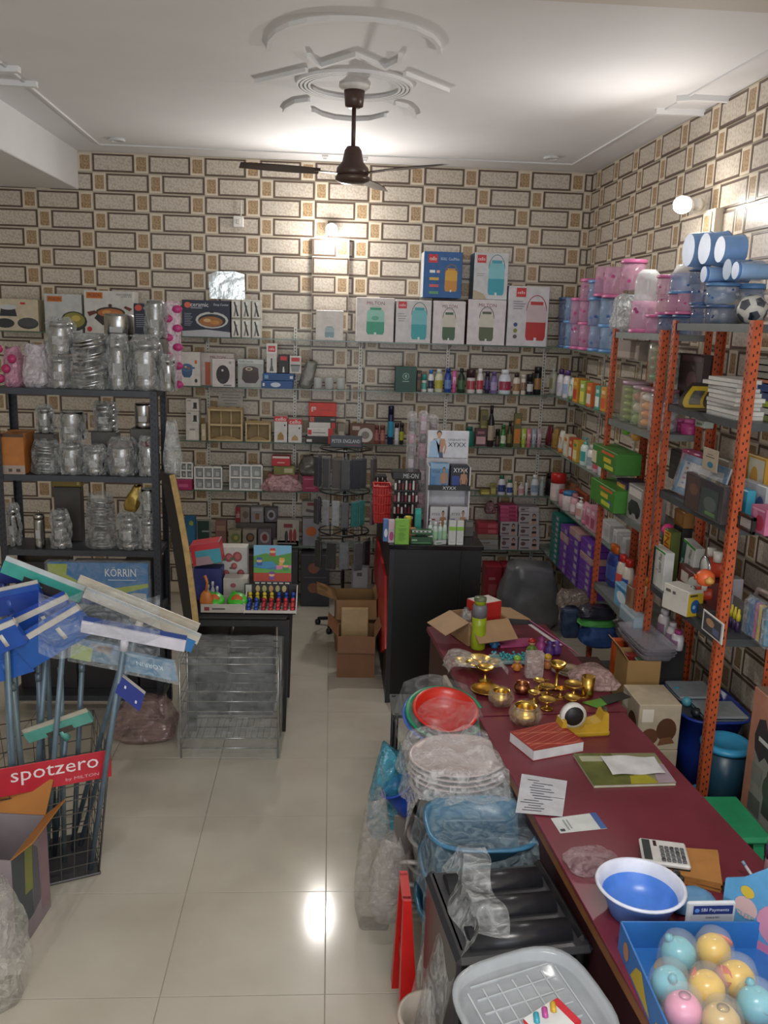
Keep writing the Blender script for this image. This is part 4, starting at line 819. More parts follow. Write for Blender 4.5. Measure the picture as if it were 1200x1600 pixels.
rbox('toy_box', 'purple toy box standing behind the green cartons', 'box', T8((446,500,330,480)), z2, XA+.02, .14, '#3d2c5c', [('R',.1,.5,.9,.9,'#c0902c'),('E',.5,.7,.3,.16,'#d8b040'),('R',.1,.1,.9,.3,'#584078')], group=G)
rbox('toy_truck_box', 'grey and white box with a black toy truck print', 'box', T8((505,580,362,540)), z2, XA, .14, '#8d8a88', [('R',.08,.70,.92,.92,'#c8c4c0'),('P',[(.1,.2),(.9,.2),(.95,.4),(.7,.58),(.3,.58),(.1,.42)],'#2a2a2c'),('E',.28,.2,.12,.09,'#151515'),('E',.75,.2,.12,.09,'#151515')], group=G)
for i, (px, c, s) in enumerate([((448,490,190,236),'#6fae3a','green'),((492,540,192,240),'#b98a36','amber')]):
    y, w, h, z = orr(*T8(px), XA); r = h*.5
    t = thing('toy_ball', '%s toy ball on top of the green cartons' % s, 'ball', (XA+.03, y, z2+.222+.222 if i == 0 else z2+.43), group=G)
    MB().lathe([(0,0),(r*.6,r*.2),(r*.95,r*.7),(r,r),(r*.95,r*1.3),(r*.6,r*1.8),(0,r*2)], seg=16).build('ball', mat(c, .35), t)
    MB().lathe([(r*.2,r*1.95),(r*.18,r*2.15),(0,r*2.2)], seg=8).build('stalk', mat('#3a5a26', .4), t)
for i, (px, c) in enumerate([((372,392,505,598),'#c9c8c8'),((393,424,508,602),'#bdbcbe'),((440,462,510,605),'#d0cfcf'),((464,486,515,608),'#b2b2b6'),((488,508,520,612),'#c4c4c6')]):
    rbox('white_carton', '%s white carton from the left on the fourth right shelf inside the rack' % ORD[i], 'box', T8(px), SHZ[3], X0+.03, .1, c, [('R',.2,.3,.8,.7,'#a8a8ac')], 'white cartons inside the rack')
# detergent bottles on lower shelf of rack A
z3 = ALV[3]
for i, (px, c, cap, lab, s) in enumerate([((335,388,690,900),'#2b3f86','#c8641e','#4a64b0','blue cleaner bottle with orange cap'),((388,416,705,905),'#c8beb0','#c02a24','#d8584a','cream cleaner bottle with red cap, left'),((418,446,708,912),'#cfc6ba','#b82620','#3a58a8','cream cleaner bottle with red cap, middle'),((470,502,710,925),'#b8402c','#c8302a','#e0c0a8','red cleaner bottle'),((504,540,738,935),'#c8b890','#c89a28','#9a5a2c','pale cleaner bottle with yellow cap')]):
    y, w, h, z = orr(*T8(px), XA); bottle('cleaner_bottle', s + ' in the lower back rack', 'bottle', (XA+.10, y, z3), w*.95, h, 'flip', c, cap, lab, G, -PI/2, d=.07)
rbox('wipes_pack', 'light blue pack in front of the cleaner bottles', 'pack', T8((446,540,790,905)), z3, XA-.005, .05, '#6ea2c4', [('E',.4,.5,.26,.26,'#d8e4ea'),('R',.1,.8,.9,.9,'#3a70a0')], group=G)
rbox('small_tub', 'small clear tub at the rack edge under the wipes pack', 'tub', T8((420,495,905,975)), z3-.13, XA-.12, .08, '#8fa2ac', [('R',.05,.8,.95,.95,'#c0d0d8')])
bpy.data.objects['small_tub'].location.z = z3
bpy.data.objects['small_tub'].location.x = XA - .02
rbox('brown_board', 'brown upright board beside the rack post', 'board', T8((497,525,835,1010)), z3, XA-.03, .02, '#7a5a44')
# ---------------------------------------------------------------- goods on the near orange rack
def TZ(ox, oy, f): return lambda a: (ox + a[0]/f, ox + a[1]/f, oy + a[2]/f, oy + a[3]/f)
R1, R2, R3, R4, R5, R6 = TZ(1000,490,6), TZ(1000,660,6), TZ(980,800,5.4545), TZ(960,980,5), TZ(820,880,6.667), TZ(840,760,7.5)
XB = RX0+.015; G = 'goods on the near orange rack'
z = BLV[1]
def book(label, loc, w, d, h, rz, cover, group, page='#d6d3cc'):
    o = thing('book', label, 'book', loc, (0,0,rz), group)
    MB().box(.002, 0, .0015, w-.006, d-.006, h-.003).build('pages', mat(page, .7), o)
    MB().box(0, 0, 0, w, d, .0015).box(0, 0, h-.0015, w, d, .0015).box(-w/2+.001, 0, 0, .002, d, h).build('cover', mat(cover, .4), o)
    return o
rnd = random.Random(4)
y, w, h, zz = orr(*R1((560,930,600,965)), XB)
n = 9; bh = h/n
for k in range(n):
    book('white exercise book, %s from the bottom of the pile on the near rack' % ORD[k], (XB+.115+rnd.uniform(-.015,.015), y+rnd.uniform(-.03,.02)+.05*(k > 5), z+k*bh*1.0), .2, w*.78, bh*.96, rnd.uniform(-.10,.10), '#cfcdca' if k % 3 else '#b9b7b6', 'exercise books on the near rack')
mg = MB()   # curled magazine
y, w, h, zz = orr(*R1((365,610,600,840)), XB)
def curl(u, v): a = u*1.9 - .1; return (-(.02 + .12*math.sin(a)*1.0)+.14*(v)-.02, w*.5 - w*(.08+.9*u**1.3), h*.95*(1-u)**1.8+.006)
mg.sheet(curl, 12, 3); o = tag(mg.build('magazine', [mat('#3c3634', .3)], None, (XB+.08, y, z)), 'dark magazine curling over the edge of the near rack', 'magazine')
MB().sheet(lambda u, v: tuple(Vector(curl(.1+.72*u, .15+.7*v)) + Vector((0,-.0012,.0022))), 12, 3).build('yellow_frame', mat('#c8ac34', .3), o)
MB().sheet(lambda u, v: tuple(Vector(curl(.22+.45*u, .35+.4*v)) + Vector((0,-.002,.004))), 10, 3).build('cover_photo', mat('#5a5a58', .3, 0, .4, 40), o)
for i, (a, b, c, s) in enumerate([(985,925,'#6f7a2e','olive green'),(925,865,'#b9b7b0','pale grey'),(865,805,'#9aa32c','lime green'),(805,735,'#20386e','navy blue'),(735,660,'#24407c','blue'),(660,625,'#a5532c','orange brown'),(620,560,'#6f6c5e','olive grey'),(560,500,'#77746a','grey'),(500,445,'#807c70','pale olive')]):
    y, w, h, zz = orr(*R1((1010,1200,b,a)), XB+.14)
    tag(book('%s book, %s from the bottom at the near end of the rack' % (s, ORD[i]), (XB+.185, BY0+.17, z+.0), .12, .24, .001 and h*.97, 0, c, 'notebooks at the near rack end'))
    zb = PX(1105, a-490 and (490+a/6), XB+.14).z; bpy.context.view_layer.update()
zc = z
for o in [o for o in COL.objects if o.get('group') == 'notebooks at the near rack end']:
    o.location.z = zc; hh = max(v.co.z for v in o.children[0].data.vertices) + .003; zc += hh
rbox('doll_box', 'dark box with a white edge standing behind the magazine', 'box', R1((345,600,285,620)), z, XB+.17, .05, '#3a2628', [('R',0,.02,.12,.95,'#d8d8dc'),('E',.62,.45,.18,.2,'#6a4a50'),('R',.2,.85,.95,.97,'#5a3a44')], group=G).scale.z = 1.35
z = BLV[2]
def slate(label, loc, w, h, tilt, rz):
    t = thing('drawing_board', label, 'drawing board', loc, (tilt, 0, rz), G); fr = .03
    MB().box(0,0,0,w,.012,h,0,.003).build('backing', mat('#c8c8d0', .4), t)
    for (x, zz, sx, sz, ) in ((0,0,w,fr),(0,h-fr,w,fr),(-w/2+fr/2,0,fr,h),(w/2-fr/2,0,fr,h)): MB().box(x,-.008,zz,sx,.008,sz,0,.002).build('frame_bar', mat('#2f78a8', .35), t)
    decal(t, w, h, [('R',.42,.84,.62,.90,'#c87850')]+[('E',.16,.15+.13*k,.035,.03,c) for k, c in enumerate(('#c8a040','#4a7ab0','#b06090','#4a4a6a','#8a6a4a','#3a5a8a'))]+[('E',.86,.35+.15*k,.03,.03,c) for k, c in enumerate(('#c8a040','#a0a060','#8a8aa0'))], .0065)
    MB().box(0,-.014,-.004,w*1.04,.003,h*1.03).build('plastic_wrap', film('#d8dee2', .16), t)
    return t
y, w, h, zz = orr(*R2((270,690,250,690)), XB)
slate('white drawing board in a blue frame tilted on the near rack', (XB+.05, y+.03, z+.012), w*.92, h*.90, math.radians(-14), -PI/2+.05)
rbox('toy_pack', 'pink toy pack behind the drawing board', 'pack', R2((392,700,135,330)), z, XB+.12, .06, '#a84a74', [('R',.1,.5,.5,.8,'#c87a9c'),('R',.55,.3,.9,.7,'#d03a7c'),('E',.3,.4,.14,.16,'#e0b0c0')], group=G).scale.z = 2.05
rbox('dark_carton', 'dark carton at the back of the near rack carrying pink jars', 'box', R2((290,480,100,330)), z, XB+.19, .05, '#3a3434', [('R',.1,.4,.9,.8,'#4a4040')], group=G).scale.z = 1.25
for i, px in enumerate(((272,335,945,1100),(338,470,930,1115))):
    y, w, h, zz = orr(*R1(px), XB+.17)
    t = thing('pink_jar', ('slim','broad')[i]+' bright pink jar under the exercise books', 'jar', (XB+.21, y, z+.245), group=G); r = min(w*.5,.05)
    MB().lathe([(r*.9,0),(r,.01),(r*.9,h*.3),(r,h*.5),(r,h*.75),(r*.7,h*.8)], seg=14).build('body', mat('#c8468c', .35), t); MB().lathe([(r*.7,h*.8),(r*.7,h),(0,h)], seg=12).build('lid', mat('#d870a8', .4), t)
rbox('hang_card', 'beige card with a teal charm on the near rack', 'card', R1((612,760,1000,1215)), None, XB+.05, .004, '#b5a692', [('E',.55,.28,.2,.14,'#2f7a94'),('R',.2,.6,.8,.64,'#5a4a44'),('R',.3,.72,.7,.75,'#6a5a54')], group=G)
bpy.data.objects['hang_card'].location.z = BLV[1]-.034-.235; 
rbox('tooth_box', 'small white and green box beside the hanging card', 'box', R2((500,592,90,160)), z+.26, XB+.13, .05, '#b9c2b8', [('R',.2,.3,.8,.6,'#5a8a70')], group=G); bpy.data.objects['tooth_box'].location.z = z + .165*2.05
rbox('tablet_box', 'dark smoked plastic box of toys in front of the drawing board', 'box', R2((415,790,470,830)), z, XB-.045, .04, '#3a3638', [('R',.05,.05,.42,.95,'#4a3a36'),('E',.25,.6,.12,.16,'#6a4a38'),('R',.46,.05,.9,.8,'#3c4644'),('E',.70,.4,.16,.2,'#55605c'),('R',.6,.1,.85,.2,'#5a7a50')], group=G, rough=.12)
rbox('book_pack', 'grey beige packet standing behind the smoked box', 'pack', R2((700,830,260,560)), z, XB+.14, .03, '#7d7264', [('E',.4,.5,.2,.2,'#5a3a34')], group=G).scale.z = 1.5
rbox('puzzle_box', 'yellow puzzle box standing at the near end of the rack', 'box', R2((970,1200,100,472)), z, XB+.20, .03, '#b98d34', [('R',.3,.1,.95,.95,'#c4bfae'),('E',.55,.62,.16,.2,'#c09040'),('E',.7,.35,.14,.18,'#6a8aa0'),('E',.5,.3,.1,.1,'#a07a3a'),('R',.08,.5,.22,.92,'#8a7a4a')], group=G).scale.z = 1.55
rbox('cloth_pack', 'white and blue printed pack behind the pink box', 'pack', R2((955,1200,452,660)), z, XB+.15, .03, '#b5b8bc', [('E',.45,.5,.2,.3,'#4a7098'),('E',.8,.45,.16,.26,'#5a6a9a'),('R',.02,.7,.2,.9,'#d8d8d8')], group=G).scale.z = 1.75
rbox('pink_toy_box', 'pink square toy box at the near rack end', 'box', R2((1045,1200,655,912)), z, XB+.055, .11, '#b9688c', [('E',.6,.4,.3,.3,'#c0405c'),('E',.3,.7,.16,.16,'#d08aa8'),('R',.1,.85,.9,.93,'#d8a0b8')], group=G)
rbox('cyan_box', 'small cyan box behind the black photo frame', 'box', R2((920,1012,580,735)), z, XB+.09, .04, '#3f9ab8', [('R',.1,.6,.4,.9,'#8cc4d0')], group=G).scale.z = 2.0
t = thing('photo_frame', 'small black photo frame leaning at the rack edge', 'photo frame', (0,0,0), (0,0,-PI/2), G)
y, w, h, zz = orr(*R2((895,1045,742,908)), XB); t.location = (XB+.02, y, z)
for (x, q, sx, sz) in ((0,0,w,.016),(0,h-.016,w,.016),(-w/2+.008,0,.016,h),(w/2-.008,0,.016,h)): MB().box(x,0,q,sx,.018,sz,0,.003).build('frame_bar', mat('#1c1a1a', .35), t)
MB().box(0,.003,.004,w-.01,.008,h-.008).build('insert', mat('#b5b0b0', .4), t); decal(t, w, h, lines(.2,.2,.8,.8,7,'#8a8488',.25), .0016)
# third level
z = BLV[3]
rbox('chart_roll_box', 'left tall white and green box on the stationery shelf', 'box', R3((190,318,298,640)), z, XB, .05, '#c9cbc8', [('R',0,0,.32,.95,'#1d5a58'),('R',0,.95,1,1,'#2f8a3a')], group=G)
decal(bpy.data.objects['chart_roll_box'], .06, .22, [('R',.4,.4,.6,.42,'#3a4a4a')], .0265)
def vert_text(o, s, w, h, u, v0, v1, sz, col, d):
    """lettering running up a tall box front"""
    mb = MB(); vs, fs = text_geo(s)
    mb.add([((u-.5)*w - sz*(b-.5), -d/2-.003, h*(v0+(v1-v0)*a)) for a, b in vs], fs); return mb.build('lettering', mat(col, .4), o)
y, w, h, zz = orr(*R3((190,318,298,640)), XB); vert_text(bpy.data.objects['chart_roll_box'], 'DIXON Pro', w, h, .17, .08, .62, w*.2, '#d8e0dc', .05); vert_text(bpy.data.objects['chart_roll_box'], 'Color Plus', w, h, .70, .42, .92, w*.2, '#3a4a48', .05)
o = rbox('ruler_box', 'tall green and yellow box behind the chart box', 'box', R3((296,366,150,580)), z, XB+.08, .05, '#55602c', [('R',0,.62,.9,.97,'#d0a83a')], group=G)
y, w, h, zz = orr(*R3((296,366,150,580)), XB+.08); vert_text(o, 'INI', w, h, .45, .66, .94, w*.55, '#b8401e', .05); o.scale.z = 1.08
o = rbox('chart_roll_box', 'right leaning white and green box on the stationery shelf', 'box', R3((452,566,140,460)), z, XB+.11, .05, '#c4c6c2', [('R',0,0,.3,.95,'#1c4c46'),('R',0,.95,1,1,'#2f8a3a')], group=G)
y, w, h, zz = orr(*R3((452,566,140,460)), XB+.11); vert_text(o, 'DIXON Pro', w, h, .15, .08, .62, w*.2, '#d8e0dc', .05); vert_text(o, 'Color Plus', w, h, .68, .42, .92, w*.2, '#3a4a48', .05); o.scale.z = 1.42; o.rotation_euler = (0, .12, -PI/2)
rbox('brown_toy_box', 'brown box topped by a pink ball beneath the tilted board', 'box', R2((318,418,800,955)), None, XB+.17, .06, '#9a6a34', [('R',.2,.2,.8,.8,'#a87a40')], group=G)
bo = bpy.data.objects['brown_toy_box']; bo.location.z = z + .28
rbox('dark_file_box', 'tall dark file box at the back of the stationery shelf', 'box', R3((366,440,180,440)), z, XB+.165, .06, '#33302e', [('R',.2,.3,.8,.7,'#403c3a')], group=G)
fb = bpy.data.objects['dark_file_box']; y, w, h, zz = orr(*R3((366,440,180,440)), XB+.165); fb.scale.z = .278/h; fb.location.y = bo.location.y; fb.location.x = bo.location.x
y, w, h, zz = orr(*R2((200,310,868,955)), XB+.10); r = .035
t = thing('pink_ball', 'bright pink ball beside the brown toy box', 'ball', (XB+.11, y, z), group=G)
MB().lathe([(0,0),(r*.6,r*.2),(r*.95,r*.7),(r,r),(r*.95,r*1.3),(r*.6,r*1.8),(0,r*2)], seg=16).build('ball', mat('#d83a80', .4), t, (0,0,.226)); MB().lathe([(.03,0),(.03,.2),(.024,.225),(0,.226)], seg=12).build('stem', mat('#3a3434', .5), t)
def drum(label, px, zs, off):
    y, w, h, zz = orr(*px, XB+off); t = thing('toy_drum', label, 'toy drum', (XB+off+.05, y, zs), (0,0,-PI/2), 'toy drum sets'); r = h*.48
    MB().lathe([(r,0),(r*1.03,.006),(r*1.03,.012),(r,.014),(r,.066),(r*1.03,.068),(r*1.03,.08),(r,.082)], seg=22).build('shell', mat('#b03a24', .35), t, (0,.04,r*1.05), (PI/2,0,0))
    MB().lathe([(r*1.0,0),(r*.98,.004),(0,.005)], seg=22).build('head', mat('#c9ccc8', .3), t, (0,-.0415,r*1.05), (PI/2,0,0))
    MB().lathe([(r*1.06,0),(r*1.06,.01),(r*.92,.012)], seg=22, caps=False).build('hoop', mat('#8d8f90', .25, .8), t, (0,-.036,r*1.05), (PI/2,0,0))
    for s in (-1, 1): MB().lathe([(r*.4,0),(r*.42,.05),(0,.051)], seg=14, x=s*r*.7, z=r*1.75).build('side_drum', mat('#c8c4bc', .4), t, (0,0,0))
    return t
drum('upper red toy drum with a silver head on the near rack', R3((560,760,285,480)), z+.155, .08)
rbox('drum_carton', 'dark red carton under the upper toy drum', 'box', R3((430,700,478,640)), z, XB+.075, .12, '#5a2420', [('R',.1,.5,.35,.85,'#c8c0b8'),('E',.6,.55,.25,.35,'#c0c4c0')], group=G); dc = bpy.data.objects['drum_carton']; y, w, h, zz = orr(*R3((430,700,478,640)), XB+.075); dc.scale.z = .153/h
drum('lower red toy drum peeking over the yellow box', R3((470,650,505,640)), z+.06, .005)
rbox('flat_toy_box', 'flat dark box under the lower toy drum', 'box', R3((480,690,640,700)), z, XB+.02, .05, '#3a3434', group=G); dc = bpy.data.objects['flat_toy_box']; y, w, h, zz = orr(*R3((480,690,640,700)), XB+.02); dc.scale.z = .058/h
y, w, h, zz = orr(*R3((312,500,552,832)), XB-.05)
t = cbox('toy_car_box', 'yellow and white box with a blue toy print at the shelf edge', 'box', (XB-.02, y-.03, z), .17, .09, h*.80, '#c9c6be', [('R',0,.0,1,.55,'#c9c6be'),('R',.1,.7,.3,.82,'#5a5a5a'),('R',.38,.68,.5,.8,'#5a5a5a')], G, -PI/2+.35)
decal(t, .09, h*.80, [('R',0,0,1,.9,'#c8ac2c'),('E',.5,.38,.3,.28,'#2a5a9c'),('E',.42,.36,.1,.08,'#8ab0d0'),('R',.1,.78,.6,.86,'#4a4a3a')], .0856, 'printed_end', (0,0,PI/2))
y, w, h, zz = orr(*R3((596,700,592,692)), XB-.05); t = thing('toy_duck', 'orange toy on the yellow box by the post', 'toy', (XB-.045, y, z+.205), (0,0,-PI/2), G); r = .042
MB().lathe([(0,0),(r*.7,r*.2),(r,r*.8),(r*.9,r*1.4),(r*.4,r*1.8),(0,r*1.85)], seg=16).build('body', mat('#d86234', .4), t); MB().lathe([(r*.28,0),(r*.3,.01),(r*.1,.012),(0,.004)], seg=12).build('nozzle', mat('#b84a24', .4), t, (0,-r*.92,r), (PI/2,0,0))
MB().lathe([(0,0),(r*.45,r*.2),(r*.5,r*.5),(0,r*.9)], seg=12).build('head', mat('#c8964a', .4), t, (r*1.1,0,r*.5))
rbox('sticker_card', 'white bordered card leaning on the near rack post', 'card', R3((640,832,790,985)), z, XB-.03, .006, '#c9c9c6', [('R',.08,.1,.92,.92,'#4a4a52'),('E',.4,.6,.2,.18,'#b08a6a'),('R',.55,.2,.85,.5,'#5a6a8a')], group=G)
y, w, h, zz = orr(*R3((838,940,690,985)), XB+.10); mk = thing('marker_pack', 'pack of purple and yellow markers right of the rack post', 'pack', (XB+.12, y, z), (0,0,-PI/2), G)
MB().box(0,.012,0,w,.004,h*.95).build('backing_card', mat('#5a5a5e', .4), mk)
for k in range(3):
    x = w*(-.3+.3*k); MB().lathe([(.010,0),(.010,h*.34)], x=x, seg=8).build('barrel', mat('#3c2a4c', .4), mk); MB().lathe([(.011,h*.34),(.011,h*.52),(.007,h*.56),(.005,h*.7),(0,h*.71)], x=x, seg=8).build('marker_cap', mat('#c8b434', .4), mk)
y, w, h, zz = orr(*R3((945,1165,590,1000)), XB+.10); pp = thing('pencil_pouch', 'clear pouch of coloured pens at the near rack end', 'pouch', (XB+.15, y, z), (0,0,-PI/2), G)
for k, c in enumerate(('#2f6a9c','#31559a','#b04a80','#d0b030','#3a3a40','#2a7a9a')): MB().box(w*(-.36+.14*k),0,.01,.022,.03,h*.82,0,.006).build('pen', mat(c, .4), pp)
MB().box(0,0,0,w,.07,h*.96,0,.025).build('pouch_wall', film('#b8c4cc', .30), pp); MB().tube([(-w*.3,0,h*.95),(-w*.2,0,h*1.15),(w*.3,0,h*1.18),(w*.42,0,h*.93)], .01, 6).build('handle', mat('#9a8a84', .4, alpha=.8), pp)
rbox('violet_carton', 'white and violet carton at the back behind the post', 'box', R3((870,932,315,480)), z, XB+.19, .05, '#9a96a0', [('R',0,.55,1,.7,'#4a3060')], group=G).scale.z = 2.0
# bottles under the stationery shelf, low in the rack
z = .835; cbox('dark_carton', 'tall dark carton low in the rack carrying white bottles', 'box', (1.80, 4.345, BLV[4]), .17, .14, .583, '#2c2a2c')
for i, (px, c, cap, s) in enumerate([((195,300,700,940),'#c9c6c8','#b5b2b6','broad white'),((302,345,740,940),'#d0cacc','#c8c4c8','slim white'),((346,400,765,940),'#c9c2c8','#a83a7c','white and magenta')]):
    y, w, h, zz = orr(*R3(px), XB+.03); bottle('lotion_bottle', s+' bottle under the stationery shelf', 'bottle', (XB+.08, y, z), min(w,.09), min(h,.22), 'flip', c, cap, '#8a6a84', G, -PI/2, d=.06)
# lowest shelf of the near rack: blue tub of toys, bucket with cyan lid
z = BLV[4]
def stadium(rx, ry, n=28, p=.55): return [(rx*math.copysign(abs(math.cos(2*PI*k/n))**p, math.cos(2*PI*k/n)), ry*math.copysign(abs(math.sin(2*PI*k/n))**p, math.sin(2*PI*k/n))) for k in range(n)]
def tub(label, loc, rx, ry, h, m, name='plastic_tub', cat='tub', rim=.018, taper=.82, group=None, rot=(0,0,0), p=.55, wall=.004):
    t = thing(name, label, cat, loc, rot, group); n = 28; mb = MB()
    def ring(k, zz, off=0): return [(x*k + math.copysign(off, x), y*k + math.copysign(off, y), zz) for x, y in stadium(rx, ry, n, p)]
    rs = [ring(taper,0), ring((1+taper)/2,h*.5), ring(1,h*.97), ring(1,h*.97,rim*.9), ring(1,h,rim), ring(1,h*1.0,-.002), ring((1+taper)/2*.985,h*.5), ring(taper*.97,.006)]
    for r in rs: mb.add(r, [])
    for i in range(len(rs)-1):
        for k in range(n): mb.f.append([i*n+k, i*n+(k+1) % n, (i+1)*n+(k+1) % n, (i+1)*n+k]); mb.mi.append(0); mb.sm.append(True)
    mb.f.append([k for k in range(n)][::-1]); mb.mi.append(0); mb.sm.append(False); j = (len(rs)-1)*n
    mb.f.append([j+k for k in range(n)]); mb.mi.append(0); mb.sm.append(False)
    mb.build('shell', m, t)
    return t
t = tub('deep blue plastic tub of small toys low in the near rack', (1.90, 4.04, z), .16, .225, .36, mat('#1f3a94', .35), taper=.85)
for i, (x, y, q, c, s) in enumerate([(1.88,4.14,.36,'#9aa0a8','large clear lidded box in the blue tub'),(1.93,3.92,.33,'#8d9aa0','smaller clear lidded box in the blue tub')]):
    tb = tub(s, (x, y, z+.012), .10, .10-.01*i, q+.02*i, mat(c, .15, 0, .05, alpha=.55), 'clear_box', 'box', .01, .95, 'clear boxes in the tub', p=.3)
    MB().box(0,0,q+.021*i,.21,.21-.02*i,.014,0,.006).build('lid', mat('#a8b0b6', .2, alpha=.7), tb); MB().box(0,0,.02,.16,.16-.02*i,q*.55,0,.02).build('contents', mat('#3f4648', .6, 0, .5, 30), tb)
for i, (x, y, c, s) in enumerate([(1.80,4.15,'#3aa0c8','cyan'),(1.80,4.04,'#5aa8b8','pale teal'),(1.80,3.93,'#23282c','black')]):
    t = thing('small_toy', '%s small toy lying in the blue tub' % s, 'toy', (x, y, z+.34), (.4*i,.3,.5), 'small toys in the tub'); MB().lathe([(0,0),(.02,.008),(.028,.025),(.018,.045),(0,.05)], seg=10, z=.0).build('body', mat(c, .4), t); MB().lathe([(0,0),(.014,.006),(.014,.02),(0,.026)], seg=10, x=.034, z=.01).build('head', mat(c, .4), t)
t = thing('lidded_bucket', 'dark blue bucket with a cyan lid low in the near rack', 'bucket', (1.865, 3.68, z))
MB().lathe([(.085,0),(.105,.30),(.10,.30)], seg=24).build('body', mat('#23485c', .35), t); MB().lathe([(.118,.30),(.12,.315),(.10,.33),(.095,.318),(0,.316)], seg=24).build('lid', mat('#3a9ac8', .35), t)
MB().box(-.10,0,.06,.05,.07,.03,0,.006).build('clip', mat('#3a9ac8', .35), t)
# ---------------------------------------------------------------- on the floor between desk and racks
def open_carton(label, loc, w, d, h, col, rz=0, flaps=(1,1,1,1), ang=(40,40,40,40), inner='#5c452f', name='cardboard_carton', fl=.5):
    t = thing(name, label, 'carton', loc, (0,0,rz)); th = .006; m = mat(col, .7, 0, .1, 10); mi = mat(inner, .8)
    MB().box(0,0,0,w,d,th).build('base', m, t)
    for (x, y, sx, sy) in ((0,-d/2+th/2,w,th),(0,d/2-th/2,w,th),(-w/2+th/2,0,th,d-2*th),(w/2-th/2,0,th,d-2*th)): MB().box(x,y,th,sx,sy,h-th).build('side_panel', m, t)
    for k, (ax, L, W) in enumerate((('f',d*fl,w),('b',d*fl,w),('l',w*fl,d),('r',w*fl,d))):
        if not flaps[k]: continue
        a = math.radians(ang[k]); mb = MB().box(0, -L/2, 0, W-.004, L, .004)
        rot = {'f': (a,0,0), 'b': (a,0,PI), 'l': (a,0,-PI/2), 'r': (a,0,PI/2)}[ax]; lo = {'f': (0,-d/2,h), 'b': (0,d/2,h), 'l': (-w/2,0,h), 'r': (w/2,0,h)}[ax]
        f = mb.build('flap', m, t, lo); f.rotation_mode = 'XYZ'; f.rotation_euler = (a if ax in 'f' else a, 0, {'f':0,'b':PI,'l':-PI/2,'r':PI/2}[ax])
    return t
CHO = [('R',.08,.62,.35,.9,'#e0d8c8'),('E',.30,.30,.20,.18,'#6a4630'),('E',.68,.45,.24,.26,'#5a3a28'),('P',[(.5,.1),(.9,.16),(.8,.3),(.55,.26)],'#7a5238'),('R',.1,.08,.2,.14,'#4a3426')]
for k in range(3):
    t = cbox('printed_carton', '%s white carton with brown food prints beside the desk' % ('lowest','middle','topmost')[k], 'box', (1.585, 3.92, .234*k), .205, .24, .232, '#b9ab94', CHO, 'white printed cartons', (0.06,.02,.0)[k])
    decal(t, .24, .232, CHO, .103, 'printed_side', (0,0,-PI/2))
decal(t, .205, .24, [('E',.55,.6,.18,.14,'#5a3e2a'),('E',.42,.34,.20,.15,'#6a4a34'),('P',[(.1,.5),(.3,.75),(.35,.95),(.12,.9)],'#a88a6c')], -.12, 'printed_top', (-PI/2,0,0), (0,0,.2325)).location = (0,-.12,.233+.12-.12)
cbox('plain_carton', 'plain brown carton under the open carton by the rack', 'box', (1.60, 4.19, 0), .18, .2, .46, '#8a6c4a')
t = open_carton('open brown carton of packets beside the near rack', (1.60, 4.19, .462), .17, .19, .34, '#957446', 0, (0,0,1,0), (0,0,-55,0))
for i, (x, y, c, s) in enumerate([(-.03,.02,'#7a2420','maroon'),(.035,.03,'#c0b4a4','cream'),(.0,-.045,'#4a5a48','green')]): cbox('packet', '%s packet in the open carton by the rack' % s, 'packet', (1.60+x, 4.19+y, .47), .055, .05, .325, c, [('R',.1,.6,.9,.9,'#a89080')], 'packets in the open carton')
for k in range(4):
    tb = tub('clear plastic tray, %s from the bottom of the stack on the open carton' % ORD[k], (1.665, 4.27, .805+.014*k), .085, .20, .03, mat('#a8a4ae', .15, 0, .05, alpha=.40), 'clear_tray', 'tray', .008, .92, 'stacked clear trays', (0,0,.05*(k % 2)), p=.3)
cbox('large_pink_carton', 'tall salmon pink appliance carton beside the green stool', 'box', (1.975, 3.08, 0), .33, .62, .975, '#b5806c', [('R',.1,.1,.9,.9,'#b5806c')], top='#7d6a5c')
pk = bpy.data.objects['large_pink_carton']
decal(pk, .62, .975, [('R',.10,.30,1,.80,'#8d8d88'),('P',[(.08,.80),(.12,.88),(.20,.90),(.26,.84),(.34,.85),(.38,.78),(.33,.72),(.24,.74),(.18,.70),(.10,.74)],'#33363a'),('R',.14,.79,.33,.81,'#c8c8c4'),('P',[(.28,.50),(.42,.50),(.40,.70),(.30,.70)],'#3f4a44'),('E',.36,.62,.10,.07,'#46564a'),('R',.10,.46,.26,.54,'#5a625c'),('R',.10,.60,.24,.68,'#7d827c')]+lines(.12,.32,.6,.44,6,'#6a6a68',.3), .1655, 'printed_side', (0,0,-PI/2))
# green stool
t = thing('plastic_stool', 'bright green plastic stool beside the desk', 'stool', (1.60, 3.17, 0)); GM = mat('#1f8a5c', .4)
MB().box(0,0,.47,.33,.33,.03,0,.03).build('seat', GM, t)
MB().lathe([(.012,0),(.012,.0012),(0,.0013)], z=.5001, seg=10).build('seat_hole', mat('#12382a', .6), t)
for sx in (-1,1):
    for sy in (-1,1): MB().add([(sx*.115+a*.022,sy*.115+b*.022,.475) for a,b in ((-1,-1),(1,-1),(1,1),(-1,1))]+[(sx*.15+a*.018,sy*.15+b*.018,0) for a,b in ((-1,-1),(1,-1),(1,1),(-1,1))], [(0,1,2,3),(7,6,5,4),(0,4,5,1),(1,5,6,2),(2,6,7,3),(3,7,4,0)]).build('leg', GM, t)
